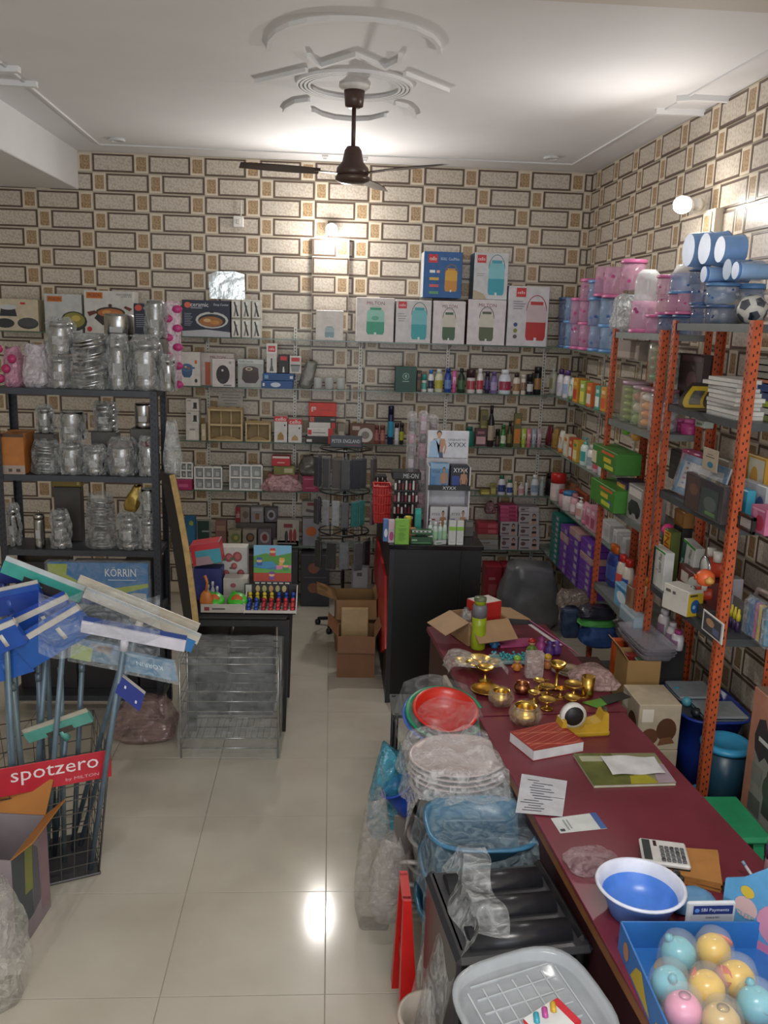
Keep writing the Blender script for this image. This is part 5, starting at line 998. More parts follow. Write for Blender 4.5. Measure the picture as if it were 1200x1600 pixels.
# purple and teal hosiery cartons on the fifth right shelf
z = SHZ[4]
for col, (x0, x1), n, c, nm in [(0,(135,228),9,'#1f6a60','teal'),(1,(232,326),6,'#6a3a94','violet'),(2,(330,460),7,'#5f3390','purple'),(3,(462,610),8,'#68389a','violet')]:
    ytop = (300,480,500,600)[col]; ybot = (900,1050,1160,1290)[col]
    y, w, h, zz = orr(*R6((x0,x1,ytop,ybot)), X0-.02); ht = h/n
    for k in range(n):
        cc = '#b08a86' if (col, k) in ((1,4),(3,5),(2,6)) else c
        t = cbox('hosiery_box', '%s flat carton, %s from the bottom in column %s from the corner' % ('pale pink' if cc != c else nm, ORD[k], ('one','two','three','four')[col]), 'box', (X0+.10, y, z+ht*k), w*.94, .22, ht*.95, cc, [('R',.64,.2,.92,.8,'#a9a2ae')] if k % 5 else [('R',.6,.2,.9,.8,'#9c94a4'),('R',.1,.3,.4,.5,'#8a6ab0')], 'flat cartons by the right wall', -PI/2)
# ---------------------------------------------------------------- dark steel rack on the left with wrapped steel jars
LZ = (2.0, 1.505, 1.062, .70, .15); LX0, LX1, LY0, LY1 = -1.90, -.985, 5.10, 5.40
rack('steel_rack', 'dark grey slotted steel rack full of wrapped steel jars', LX0, LX1, LY0, LY1, 1.995, LZ, mat('#30343b', .45, .3), mat('#3a3d43', .45, .3))
L1 = TZ(0,400,3.75); L2 = TZ(0,680,3.75); YL = LY0+.02; SG = 'wrapped steel jars on the dark rack'
WRAP = film('#b2b6b6', .34, .12)
def canister(label, px, zs, kind=0, wrap=True, off=0, lid=None, hmax=9, name='steel_jar', group=SG):
    x, w, h, zz = ob(*px, YL+off); r = min(w*.46, .115); h = min(h, hmax); t = thing(name, label, 'jar', (x, YL+off+r+.005, zs), group=group)
    hb = h*.78 if kind != 2 else h
    if kind == 1:   # tiered carrier
        n = 4
        for k in range(n): MB().lathe([(r*.86,0),(r*.95,hb/n*.1),(r*.95,hb/n*.8),(r*.88,hb/n*.84),(r*.88,hb/n)], z=hb/n*k, seg=18).build('tier', STEEL(), t)
    else: MB().lathe([(r*.9,0),(r*.95,h*.02),(r*.95,h*.18),(r*.93,h*.2),(r*.95,h*.22),(r*.95,hb*.9),(r*.9,hb)], seg=20).build('body', STEEL(), t)
    if kind != 2:
        MB().lathe([(r*.97,hb),(r*.97,hb+h*.06),(r*.9,hb+h*.12),(r*.3,hb+h*.14),(0,hb+h*.14)], seg=20).build('lid', mat(lid, .35) if lid else STEEL(), t); MB().lathe([(r*.12,hb+h*.13),(r*.2,h*.96),(r*.16,h*.99),(0,h*.99)], seg=10).build('knob', STEEL(), t)
    MB().box(0,-r*.955,h*.28,r*.8,.002,h*.22).build('price_label', mat('#a8a8a8', .5), t)
    if wrap:
        rn = random.Random(int(px[0]*7+px[2])); ph = [rn.uniform(0,6) for _ in range(4)]
        MB().sheet(lambda u, v: ((r*1.06+.010*math.sin(5*2*PI*u+ph[0]+9*v)+.006*math.sin(11*2*PI*u+ph[1]-7*v))*(1-.35*max(0,v-.85)/.15)*math.cos(2*PI*u), (r*1.06+.008*math.sin(5*2*PI*u+ph[2]+8*v))*(1-.35*max(0,v-.85)/.15)*math.sin(2*PI*u), .002+h*1.03*v), 30, 11, 0, False).build('plastic_wrap', WRAP, t)
    return t
z = LZ[0]
x, w, h, zz = ob(*L1((0,106,560,790)), YL); pbg = pouch('pink_bag', 'clear bag of pink things at the left end of the rack top', 'bag', (x, YL+.08, z), w, .14, h, film('#c48aa4', .75, .2), 21, .12, top=.7)
for k in range(4): MB().lathe([(0,0),(.02,.004),(.026,.014),(.02,.024),(0,.028)], seg=12).build('pink_lid', mat('#a82a60', .4), pbg, (-.05+.035*(k % 3), -.07, .05+.055*k), (PI/2,0,0))
x, w, h, zz = ob(*L1((112,265,545,795)), YL); pouch('white_bag', 'milky white plastic bag beside the pink bag', 'bag', (x, YL+.09, z), w, .16, h, film('#c8c0c8', .72, .2), 22, .10, top=.7)
canister('lower wrapped steel jar of the tall pair on the rack top', L1((270,402,592,792)), z, 0); hh = ob(*L1((270,402,592,792)), YL)[2]
canister('upper clear-bagged steel jar of the tall pair on the rack top', L1((250,414,375,588)), z+hh+.002, 0)
# bundle of steel plates leaning in a bag
x, w, h, zz = ob(*L1((412,620,480,800)), YL); t = thing('plate_bundle', 'bundle of steel plates wrapped in clear film on the rack', 'plates', (x, YL+.10, z), group=SG)
for k in range(11): MB().lathe([(0,0),(.07,0),(.095,.014),(.10,.014),(.074,-.002),(0,-.002)], seg=18).build('plate', STEEL(), t, (.012*math.sin(k*1.1),-.01,.01+k*h*.085), (.12*math.sin(k*2.1),-.22,0))
MB().sheet(lambda u, v: ((.115+.012*math.sin(6*2*PI*u+8*v))*(1-.3*v**3)*math.cos(2*PI*u)+.0, (.105+.01*math.sin(5*2*PI*u-6*v))*(1-.3*v**3)*math.sin(2*PI*u), .002+h*1.02*v), 30, 11, 0, False).build('plastic_wrap', WRAP, t)
canister('wrapped steel jar between the plate bundle and the big bagged jar', L1((620,742,480,800)), z, 0)
canister('unwrapped steel pot raised behind the plate bundle', L1((575,778,338,492)), z+.0, 2, False, .14); o = bpy.data.objects[-1] if False else None
pot_ = [o for o in COL.objects if o.get('label') == 'unwrapped steel pot raised behind the plate bundle'][0]
x, w, h, zz = ob(*L1((575,778,338,492)), YL+.14); cbox('base_carton', 'grey carton under the raised steel pot', 'box', (x, pot_.location.y, z), .17, .16, zz-z-.002, '#77726a'); pot_.location.z = zz
canister('large bagged steel jar near the right end of the rack top', L1((742,938,480,800)), z, 0)
canister('slim wrapped steel jar at the right end of the rack top', L1((938,1022,590,802)), z, 0)
x, w, h, zz = ob(*L1((840,962,262,482)), YL+.14); canister('tall steel jar in a clear bag behind the big bagged jar', L1((840,962,262,482)), zz, 2, True, .13); cbox('base_carton', 'dull carton under the tall bagged jar', 'box', (x, YL+.13+.09, z), .13, .13, zz-z-.002, '#6c675f')
x, w, h, zz = ob(*L1((968,1080,262,790)), YL+.19)
t = thing('bubble_bag', 'tall clear bag printed with pink spots at the rack end', 'bag', (x-.015, YL+.235, z))
MB().box(0,0,0,w*.8,.03,h*.98,0,.012).build('bag_wall', film('#e0c8d4', .55, .2), t)
for k in range(9): MB().lathe([(0,0),(.03,0),(.03,.003),(0,.004)], seg=14, sx=1, sy=.75).build('pink_spot', mat('#b83a78', .4), t, (.028*(-1)**k,-.016,h*(.05+.105*k)), (PI/2,0,0))
z = LZ[1]
pbox('orange_carton', 'orange carton at the left of the rack middle shelf', 'box', L1((0,142,1005,1242)), z, YL, .2, '#a8672a', [('R',0,0,1,.22,'#9a8a80'),('R',.3,.06,.45,.14,'#4a3a34'),('R',.62,.06,.8,.14,'#4a3a34'),('R',0,.92,1,1,'#4a3220')])
x, w, h, zz = ob(*L1((142,322,1050,1245)), YL-.03)
def plate_stack(label, x, y, z, w, h, n=8):
    t = thing('plate_bundle', label, 'plates', (x, y, z), group=SG)
    for k in range(n): MB().lathe([(0,0),(w*.32,0),(w*.44,.012),(w*.46,.012),(w*.34,-.002),(0,-.002)], seg=16).build('plate', STEEL(), t, (0,0,.006+k*h*.88/n), (.08*math.sin(k*2.1),.10,0))
    MB().sheet(lambda u, v: (w*(.5+.04*math.sin(6*2*PI*u+8*v))*(1-.3*v**3)*math.cos(2*PI*u), w*(.48+.04*math.sin(5*2*PI*u-6*v))*(1-.3*v**3)*math.sin(2*PI*u), .002+h*v), 30, 11, 0, False).build('plastic_wrap', WRAP, t)
plate_stack('wrapped stack of steel bowls beside the orange carton', x, YL+.09, z, w, h)
canister('wrapped steel jar right of the wrapped bowls, lower tier', L1((330,472,1045,1245)), z, 0); hh = ob(*L1((330,472,1045,1245)), YL)[2]
canister('labelled wrapped tumbler stack above that jar, middle shelf', L1((322,482,878,1043)), z+hh+.002, 2)
canister('short wrapped steel jar in the middle of the middle shelf', L1((480,606,1072,1245)), z, 0)
canister('round wrapped steel jar left of the rack post, middle shelf', L1((612,784,1040,1255)), z, 0, lid='#6a5a58')
canister('wrapped steel jar with maroon lid beside the rack post', L1((806,915,1034,1262)), z, 0, lid='#5c2f34')
canister('tiered steel carrier at the back of the middle shelf', L1((532,668,858,1030)), z+.001, 1, True, .15); tc_ = [o for o in COL.objects if o.get('label') == 'tiered steel carrier at the back of the middle shelf'][0]
x, w, h, zz = ob(*L1((532,668,858,1030)), YL+.15); tc_.location.z = zz; cbox('base_carton', 'dark carton under the tiered carrier', 'box', (x, tc_.location.y-.0, z), .15, .10, zz-z-.002, '#4a4642')
canister('plain steel drum at the back near the rack post', L1((768,898,868,1012)), z, 2, False, .13); tc_ = [o for o in COL.objects if o.get('label') == 'plain steel drum at the back near the rack post'][0]
x, w, h, zz = ob(*L1((768,898,868,1012)), YL+.13); tc_.location.z = zz; cbox('base_carton', 'dark carton under the plain steel drum', 'box', (x, tc_.location.y, z), .15, .12, zz-z-.002, '#4a4642')
canister('wrapped steel flask at the back left of the middle shelf', L1((200,300,880,1040)), z+.22, 0, True, .15); tc_ = [o for o in COL.objects if o.get('label') == 'wrapped steel flask at the back left of the middle shelf'][0]; cbox('base_carton', 'dark carton under the wrapped flask', 'box', (tc_.location.x, tc_.location.y, z), .12, .1, .218, '#4a4642')
z = LZ[2]
x, w, h, zz = ob(*L1((20,130,1320,1500)), YL+.05)
canister('dark steel flask at the left end of the lower shelf', L2((20,100,380,620)), z, 0, True, .05)
canister('slim steel jar on the lower shelf', L2((180,252,400,622)), z, 0, False)
canister('ribbed steel jar next to the slim jar on the lower shelf', L2((282,394,425,642)), z, 1)
x, w, h, zz = ob(*L2((470,662,330,645)), YL); plate_stack('tall wrapped stack of steel bowls on the lower shelf', x, YL+.10, z, w*.95, h, 12)
canister('wrapped tiffin jar right of the tall bowl stack', L2((678,806,430,642)), z, 1)
canister('wrapped steel jar beside the rack post, lower shelf', L2((812,912,455,645)), z, 0); hh = ob(*L2((812,912,455,645)), YL)[2]
canister('upper wrapped steel jar beside the rack post, lower shelf', L2((810,908,290,453)), z+hh+.002, 2)
pbox('gold_box', 'dull gold flat box at the back of the lower shelf', 'box', L2((300,478,245,302)), None, YL+.2, .06, '#7a6420', [('R',.85,.2,.92,.5,'#b0a060')])
gb = bpy.data.objects['gold_box']; x, w, h, zz = ob(*L2((300,478,245,302)), YL+.2); cbox('base_carton', 'dark carton under the dull gold box', 'box', (x, YL+.235, z), .16, .07, zz-z-.002, '#3a3632')
x, w, h, zz = ob(*L2((690,800,262,425)), YL+.02); pouch('gold_pouch', 'small shiny gold pouch on the tiffin jar', 'pouch', (x, YL+.07, z+.225), .08, .05, .16, mat('#8a7438', .3, .7, .2, 20, .4), 33, .15, (0,.35,0), top=.5)
# film-wrapped pieces hanging at the side of the rack
pouch('side_bag', 'clear crinkled bag at the right side of the rack', 'bag', (LX1+.055, 5.26, LZ[1]), .09, .2, .30, film('#d0d4d4', .4, .1), 34, .16)
# wiper pack standing in the rack
x, w, h, zz = ob(75,231,868,942,YL-.03)
t = thing('wiper_pack', 'blue and lime printed floor wiper pack under the lower rack shelf', 'pack', (x, YL-.03, LZ[3])); W_ = w; H_ = h
MB().box(0,.02,0,W_,.03,H_,0,.004).build('card', mat('#1c6aa8', .35), t)
decal(t, W_, H_, [('P',[(0,.35),(.22,.35),(.40,.6),(.22,.97),(0,.97)],'#97a830'),('P',[(.18,.75),(.40,.5),(1,.55),(1,1),(.2,1)],'#1c6aa8'),('P',[(.50,.30),(.70,.34),(1,.50),(1,.58),(.68,.48),(.48,.44)],'#97a830'),('P',[(.30,.36),(.56,.44),(.52,.56),(.40,.56)],'#c0622c'),('P',[(.20,.42),(.38,.5),(.32,.6),(.22,.56)],'#1f2a3a'),('P',[(.70,.02),(.98,.02),(.98,.36),(.85,.38),(.70,.26)],'#b0b2b4'),('P',[(.74,.14),(.94,.2),(.94,.26),(.74,.22)],'#4a4e54'),('T','KÖRRIN',.57,.72,.88,.92,'#e4e8ea'),('R',.6,.64,.88,.655,'#c0d0da'),('P',[(0,0),(.70,0),(.66,.28),(.46,.30),(.2,.34),(0,.34)],'#1d2024')], -.0045, 'printed_front')
MB().box(0,.012,-.004,W_*1.05,.055,H_*1.06,0,.01).build('plastic_wrap', film('#dfe6ea', .14, .08), t)
# tall framed panel leaning between rack and toy table
A = PY(273,742,5.02); Bp = PY(310,972,4.72); t = thing('framed_panel', 'tall dark panel with a gilt edge leaning beside the rack', 'panel', (0,0,0))
D = Vector((-.09,.06,0)); N = Vector((0,.03,0)); q = [A, Bp, Bp+D, A+D]
MB().add([tuple(p) for p in q]+[tuple(p+N) for p in q], [(0,1,2,3),(7,6,5,4),(0,4,5,1),(1,5,6,2),(2,6,7,3),(3,7,4,0)]).build('panel', mat('#1c1718', .4), t)
mb = MB(); n = 10
for k in range(n): mb.bar(A.lerp(Bp,k/n)+Vector((.012*math.sin(PI*k/n)-.012,-.008,0)), A.lerp(Bp,(k+1)/n)+Vector((.012*math.sin(PI*(k+1)/n)-.012,-.008,0)), .032, .016, 0, (0,1,0))
mb.build('gilt_edge', mat('#a58a58', .35, .3, .2, 25), t)
# ---------------------------------------------------------------- black toy table
TT = .742; t = thing('black_table', 'black moulded plastic table carrying the toy displays', 'table', (-.52, 5.20, 0)); BK = mat('#151517', .35, 0, .1)
MB().box(0,0,TT-.035,.60,.58,.035,0,.012).build('table_top', BK, t); MB().box(0,-.24,TT-.085,.54,.03,.05,0,.004).box(0,.24,TT-.085,.54,.03,.05,0,.004).build('apron', BK, t)
for sx in (-1,1):
    for sy in (-1,1): MB().add([(sx*.27+a*.035,sy*.25+b*.03,TT-.03) for a,b in ((-1,-1),(1,-1),(1,1),(-1,1))]+[(sx*.265+a*.022,sy*.245+b*.02,0) for a,b in ((-1,-1),(1,-1),(1,1),(-1,1))], [(0,1,2,3),(7,6,5,4),(0,4,5,1),(1,5,6,2),(2,6,7,3),(3,7,4,0)]).build('leg', BK, t)
L6 = lambda x, y: (270 + x/3.636, 680 + y/3.636)
def L6b(a): p = L6(a[0], a[2]); q = L6(a[1], a[3]); return (p[0], q[0], p[1], q[1])
# display box of sharpeners with printed header
x, w, h, zz = ob(*L6b((406,700,880,992)), 4.93); t = thing('display_box', 'open display box of small coloured figures with a printed header card', 'display box', (x, 4.93, TT))
d = .20; m = mat('#b9b4ae', .5); MB().box(0,d/2,0,w,d,.006).build('base', m, t)
MB().box(0,.003,0,w,.006,.022).build('front_lip', m, t); MB().box(0,d-.003,0,w,.006,.12).build('back_wall', mat('#1c1a1e', .4), t)
for s in (-1,1): MB().prism([(0,0),(d,0),(d,.12),(.01,.03)], s*(w/2)-.003, s*(w/2)+.003, axis='x').build('side_wall', m, t)
_, hw, hh, zz = ob(*L6b((426,640,598,820)), 5.13)
hd = MB().box(0,d+.004,.12,hw,.006,hh).build('header_card', mat('#3f7aa0', .4), t)
decal(hd, hw, hh, [('R',0,.62,1,1,'#6fa6c4'),('P',[(0,.72),(.3,.80),(.62,.74),(1,.82),(1,.5),(0,.5)],'#4f8a3c'),('P',[(.05,.56),(.5,.60),(.62,.48),(.3,.40),(.02,.46)],'#3f86b0'),('R',0,.08,1,.30,'#a8402c'),('R',.6,.38,1,.5,'#c87a9c'),('P',[(.0,.3),(1,.3),(1,.42),(.5,.38),(0,.44)],'#5a9a48')]+[g for c, (a, b) in zip(('#b03a34','#3a5aa0','#c8a040','#7a4a90','#3f8a4a'),((.5,.86),(.15,.62),(.75,.62),(.48,.26),(.85,.5))) for g in (('E',a,b,.075,.06,'#d8a880'),('P',[(a-.085,b+.01),(a+.085,b+.01),(a+.06,b+.075),(a-.06,b+.075)],c),('P',[(a-.09,b-.05),(a+.09,b-.05),(a+.06,b-.13),(a-.06,b-.13)],c))]+[('R',0,0,1,.08,'#16161a')]+[('R',.04+.16*k,.02,.15+.16*k,.06,'#c8c8c0') for k in range(6)], -(d+.004)+.0045+.0 if False else .0035, 'printed_front', (0,0,0), (0,d+.004,.12))
cols = ['#c8b02c','#c8b02c','#d0b838','#c8b02c','#24449c','#24449c','#24449c'], ['#24449c','#2a4aa0','#a82a34','#b82c34','#b83038','#c03038','#c03038'], ['#24449c','#2a4aa4','#a82a34','#b82c34','#c03038','#b83038','#c03038']
cnm = {'#c8b02c':'yellow','#d0b838':'yellow','#24449c':'blue','#2a4aa0':'blue','#2a4aa4':'blue'}
me_b = MB().lathe([(.011,0),(.014,.004),(.012,.02),(.006,.026)], seg=8); me_h = MB().lathe([(0,.022),(.010,.026),(.013,.036),(.008,.046),(0,.048)], seg=8)
for r in range(3):
    for c in range(7):
        col = cols[2-r][c]; f = thing('toy_figure', '%s toy figure, %s from the left in the %s row of the display box' % (cnm.get(col,'red'), ORD[c], ('front','middle','back')[r]), 'toy figure', (x-w/2+w*(c+.5)/7, 4.93+.035+.055*r, TT+.006+.018*r), group='toy figures in the display box')
        if r: MB().box(0,0,-.018*r,.03,.03,.018*r).build('stand', mat('#3a3a3a', .6), f)
        put('body', me_b.mesh('body', [mat(col, .35)]), f); put('head', me_h.mesh('head', [mat(col, .35)]), f)
pbox('toy_card', 'small black pictured strip card behind the toy figures', 'card', L6b((406,660,832,885)), TT+.07, 4.93+.195-.012, .006, '#1e1c20', [('R',.02,.1,.16,.9,'#b0b0a8')]+[('E',.3+.15*k,.5,.05,.36,c) for k, c in enumerate(('#b09a6a','#a0a06a','#b08a5a','#9a9a6a','#b0a07a'))])
# shallow tray with green toys
x, w, h, zz = ob(*L6b((152,410,965,1022)), 4.93); t = thing('shallow_tray', 'shallow white cardboard tray with green toys', 'tray', (x, 4.935, TT)); m = mat('#a9a39b', .5); w -= .012
MB().box(0,.09,0,w,.18,.005).build('base', m, t); MB().box(0,.003,.0,w,.006,.055).build('front_wall', m, t); MB().box(0,.177,.0,w,.006,.055).build('back_wall', m, t)
for s in (-1,1): MB().box(s*(w/2-.003),.09,0,.006,.17,.055).build('side_wall', m, t)
decal(t, w, .055, [('R',.08,.3,.2,.7,'#7a2430'),('R',.26,.4,.56,.6,'#5a5652')], .0005)
for i, (dx, c) in enumerate(((-.02,'left'),(.09,'right'))):
    g = thing('spinning_top', '%s bright green toy with an orange disc in the tray' % c, 'toy', (x+dx*1.2-.03, 5.02, TT+.005), group='green toys'); GRm = mat('#3fae2c', .35)
    MB().lathe([(.02,0),(.055,.015),(.06,.035),(.05,.055),(.0,.06)], seg=18).build('body', GRm, g, (0,0,.02), (.5,0,0)); MB().lathe([(.034,0),(.034,.006),(0,.007)], seg=16).build('disc', mat('#b8602c', .4), g, (0,-.034,.06), (1.2,0,0)); MB().bar((-.05,0,.02),(-.02,.04,.09),.02,.02).build('arm', GRm, g)
for i, (dx, hh, c, s) in enumerate(((-.13,.13,'#7a8aa0','grey blue'),(-.095,.15,'#8d8f98','clear grey'),(-.06,.12,'#7a6a8a','violet grey'))):
    bottle('small_bottle', s+' small bottle standing in the shallow tray', 'bottle', (x+dx*.75, 5.06, TT+.005), .03, hh, 'round', c, '#b0b0b4', None, 'bottles in the tray')
# boxes behind
x, w, h, zz = ob(*L6b((285,425,770,895)), 5.15); cbox('white_toy_box', 'white box with small print behind the shallow tray', 'box', (x, 5.21, TT), w, .1, h*1.05, '#a7a29a', [('E',.4,.7,.12,.1,'#8a4a54'),('R',.5,.3,.8,.5,'#7a8a7a')])
x, w, h, zz = ob(*L6b((275,425,620,772)), 5.33); t = cbox('tile_box', 'white box printed with dark red roses', 'box', (x, 5.36, TT), w, .1, .30, '#b5b2ac', [g for a, b, s in ((.3,.78,.16),(.62,.80,.18),(.5,.6,.12),(.2,.45,.12),(.75,.45,.14)) for g in (('E',a,b,s,s*.6,'#8a3a3c'),('E',a+.02,b+.01,s*.6,s*.34,'#a85a58'),('E',a-s,b-.04,s*.5,s*.2,'#4a5a40'))])
x, w, h, zz = ob(*L6b((108,312,535,765)), 5.20)
cbox('blue_carton', 'dark blue carton under the red and teal toy box', 'box', (x-.01, 5.23, TT), w*.8, .12, .20, '#232a64', [('R',.1,.2,.9,.5,'#2c3478')])
cbox('red_toy_box', 'red and teal toy box tilted on the blue carton', 'box', (x-.01, 5.25, TT+.225), w*.82, .14, .13, '#3f8fa0', [('R',0,.7,1,1,'#b8303c'),('R',0,0,.14,1,'#b8303c'),('P',[(.1,0),(.7,0),(.6,.4),(.15,.4)],'#9a8088')], top='#b8303c', tilt=(0,-.16,0), side='#b02a34')
# orange tool hanging by the panel
t = thing('orange_scoop', 'orange plastic scoop propped by the gilt-edged panel', 'scoop', (-.70, 4.96, TT)); OM = mat('#b86a2c', .4)
MB().lathe([(.0,0),(.03,.01),(.038,.07),(.03,.11),(.014,.13)], seg=14, sy=.4).build('blade', OM, t); MB().tube([(0,0,.125),(.008,0,.18),(-.006,0,.22)], .008, 8).build('handle', OM, t)
# ---------------------------------------------------------------- wire stand in clear film, on the floor
t = thing('wire_stand', 'low wire display stand wrapped in clear plastic on the floor', 'wire stand', (-.53, 4.74, 0)); CH = mat('#a9aaa8', .25, .9); w, d, h = .54, .26, .60
for sx in (-1,1):
    for sy in (-1,1): MB().tube([(sx*w/2,sy*d/2,0),(sx*w/2,sy*d/2,h)], .006, 6, 0).build('upright', CH, t)
for zz in (.06,.12,.28,.34,.40,.56,.60):
    MB().tube([(-w/2,-d/2,zz),(w/2,-d/2,zz),(w/2,d/2,zz),(-w/2,d/2,zz)], .0035, 5, 0, True).build('wire_ring', CH, t)
for zz in (.12,.34,.56):
    mb = MB()
    for k in range(16): mb.tube([(-w/2+w*(k+.5)/16,-d/2,zz),(-w/2+w*(k+.5)/16,d/2,zz)], .002, 4)
    tag(mb.build('shelf_wires', CH, t), kind='stuff')
def wrapsheet(w, d, h, amp, seed):
    rn = random.Random(seed); ph = [rn.uniform(0,6) for _ in range(6)]
    def fn(u, v):
        k = u*4; s = int(k) % 4; f = k - int(k); c = [(-1,-1),(1,-1),(1,1),(-1,1)]; a, b = c[s], c[(s+1) % 4]
        x, y = (a[0]+(b[0]-a[0])*f)*w/2, (a[1]+(b[1]-a[1])*f)*d/2
        n = amp*(math.sin(9*u*2*PI+ph[0]+5*v)+.7*math.sin(15*u*2*PI-9*v+ph[1])+.5*math.sin(23*v+ph[2]))/2.2
        return (x*(1+n/w*2), y*(1+n/d*2), h*v)
    return MB().sheet(fn, 48, 10)
wrapsheet(w+.02, d+.02, h+.03, .012, 3).build('plastic_wrap', film('#b8bcbc', .15, .12, 10), t)
x0 = MB().sheet(lambda u, v: ((u-.5)*(w+.02), (v-.5)*(d+.02), h+.03+.008*math.sin(14*u+9*v)), 14, 8).build('film_top', film('#c4c8c8', .16, .12, 10), t)
# pale bag of pink things on the floor behind the squeegees
p = PZ(225,1165,0); pouch('floor_bag', 'clear bag of pinkish goods on the floor beside the wire stand', 'bag', (p.x-.02, p.y+.12, 0), .36, .26, .24, film('#9a7c7a', .42, .12, 10), 41, .16, top=.6)
# ---------------------------------------------------------------- squeegees in a wire floor stand
A = PZ(28,1395,0); Bq = PZ(143,1368,0); U = (Bq-A).normalized(); V = Vector((-U.y, U.x, 0)); rz = math.atan2(U.y, U.x); sw = (Bq-A).length+.06; sd = .34; C = (A+Bq)/2 + V*sd/2
t = thing('mop_stand', 'wire floor stand with a red name plate holding wipers', 'stand', (C.x, C.y, 0), (0,0,rz)); DW = mat('#5e5a58', .35, .6); TZs = .60; k1 = 1.32
def cr(k, z): return [(-sw/2*k,-sd/2*k,z),(sw/2*k,-sd/2*k,z),(sw/2*k,sd/2*k,z),(-sw/2*k,sd/2*k,z)]
MB().box(0,0,0,sw+.02,sd+.02,.012,0,.004).build('base', mat('#3c3b3e', .4), t)
for k in range(4): MB().tube([cr(1,0)[k], cr(k1,TZs)[k]], .005, 6).build('upright', DW, t)
for q in range(1,10): MB().tube(cr(1+(k1-1)*q/9, TZs*q/9), .0028, 4, 0, True).build('wire_ring', DW, t)
mb = MB()
for s in range(4):
    for q in range(1,7):
        a = [Vector(cr(1,0)[s]).lerp(Vector(cr(1,0)[(s+1) % 4]), q/7), Vector(cr(k1,TZs)[s]).lerp(Vector(cr(k1,TZs)[(s+1) % 4]), q/7)]; mb.tube(a, .002, 4)
tag(mb.build('vertical_wires', DW, t), kind='stuff')
sp = MB().box(0,0,0,sw*k1+.01,.006,.125,0,.002).build('name_plate', mat('#b02433', .4), t, (.0,-sd/2*k1-.006,TZs-.11), (.0,0,0))
decal(sp, sw*k1, .125, [('T','spotzero',.18,.30,.90,.84,'#dccfd0'),('T','by MILTON',.62,.12,.90,.26,'#c8a0a4')], .0032, 'lettering')
GT = mat('#5f7280', .35, .2); TUBE = lambda: GT
def wiper(label, a, b, Y, foot, hc, bc, pk=None, w=.05, hn=.5, Yb=None, tube='#5d6f7c'):
    """a: left end of the head, b: right end (pixels), Y its depth; foot: where the stick stands in the stand"""
    P, Q = PY(*a, Y), PY(*b, Yb or Y); m = P.lerp(Q, hn); f = Vector((C.x, C.y, .015)) + U*(foot[0]*sw) + V*(foot[1]*sd)
    t = thing('floor_wiper', label, 'wiper', tuple(f), group='floor wipers in the wire stand'); o = f; L = lambda v: tuple(v-o)
    ax = (Q-P).normalized(); dn = (f-m); dn -= ax*dn.dot(ax); dn.normalize()
    hd = MB().bar(L(P), L(Q), .022, w, 0, tuple(dn)).build('head', mat(hc, .35), t)
    MB().bar(L(P-dn*w*.62), L(Q-dn*w*.62), .006, w*.5, 0, tuple(dn)).build('rubber_blade', mat(bc, .4), hd)
    MB().tube([L(m+dn*.02), L(m+dn*.075)], .016, 10).build('socket', mat(hc, .35), t)
    MB().tube([L(m+dn*.06), (0,0,0)], .0115, 10).build('stick', mat(tube, .35, .2), t)
    if pk:
        MB().bar(L(P.lerp(Q,pk[1])+dn*(.004+pk[3]*.5)), L(P.lerp(Q,pk[2])+dn*(.004+pk[3]*.5)), .026, pk[3], 0, tuple(dn)).build('printed_sleeve', mat(pk[0], .3), hd)
    return t
wiper('white wiper with a navy blade at the front of the stand', (128,977), (290,1008), 3.30, (.42,-.40), '#c6c4d0', '#233d78', w=.05, hn=.42)
wiper('long cream wiper at the back pointing right', (122,908), (309,984), 3.62, (.30,.35), '#c4beb0', '#b8b0a0', ('#3f6aa0',.4,.66,.05), w=.036)
wiper('second cream wiper just below the long one', (132,926), (311,1000), 3.55, (.38,.2), '#c0bbb0', '#aab0b0', ('#3474b0',.86,.98,.06), w=.034)
wiper('teal and white wiper with a dark label, upper left', (5,884), (128,932), 3.60, (-.1,.3), '#3f9a90', '#b8c0c4', ('#3a3638',.28,.78,.035), w=.055)
wiper('white and blue sleeved wiper, leftmost', (-30,995), (24,972), 3.30, (-.38,-.2), '#bdbab4', '#244a98', ('#1d4a9c',0,1,.09), w=.036)
wiper('white and blue sleeved wiper rising right, upper of the pair', (20,975), (106,934), 3.42, (-.25,-.1), '#c2bcb2', '#20409a', ('#1c4494',0,1,.10), w=.038)
wiper('white and blue sleeved wiper rising right, lower of the pair', (46,996), (124,950), 3.34, (-.1,-.3), '#c0bab0', '#2050a4', ('#1d519c',-.3,1,.11), w=.038)
wiper('navy wiper lying behind the teal one', (-20,925), (160,938), 3.72, (.1,.42), '#1f2c6c', '#26367c', w=.04)
wiper('deep blue wiper at the far left back', (-40,905), (45,900), 3.70, (-.4,.4), '#22307a', '#2a3a88', w=.05)
wiper('royal blue sleeved wiper at the left edge, upper', (-40,940), (62,918), 3.55, (-.3,.2), '#2850a0', '#b8b4ac', ('#1f3f94',0,1,.08), w=.04)
wiper('royal blue sleeved wiper at the left edge, lower', (-40,1040), (40,1015), 3.36, (-.42,-.3), '#2458a8', '#b4b0a8', ('#2052a0',0,1,.09), w=.04)
wiper('low teal wiper with dark label inside the stand', (42,1152), (142,1118), 3.44, (.05,.1), '#57988c', '#a8a294', ('#4a4440',.3,.7,.03), w=.05, tube='#4a5a66')
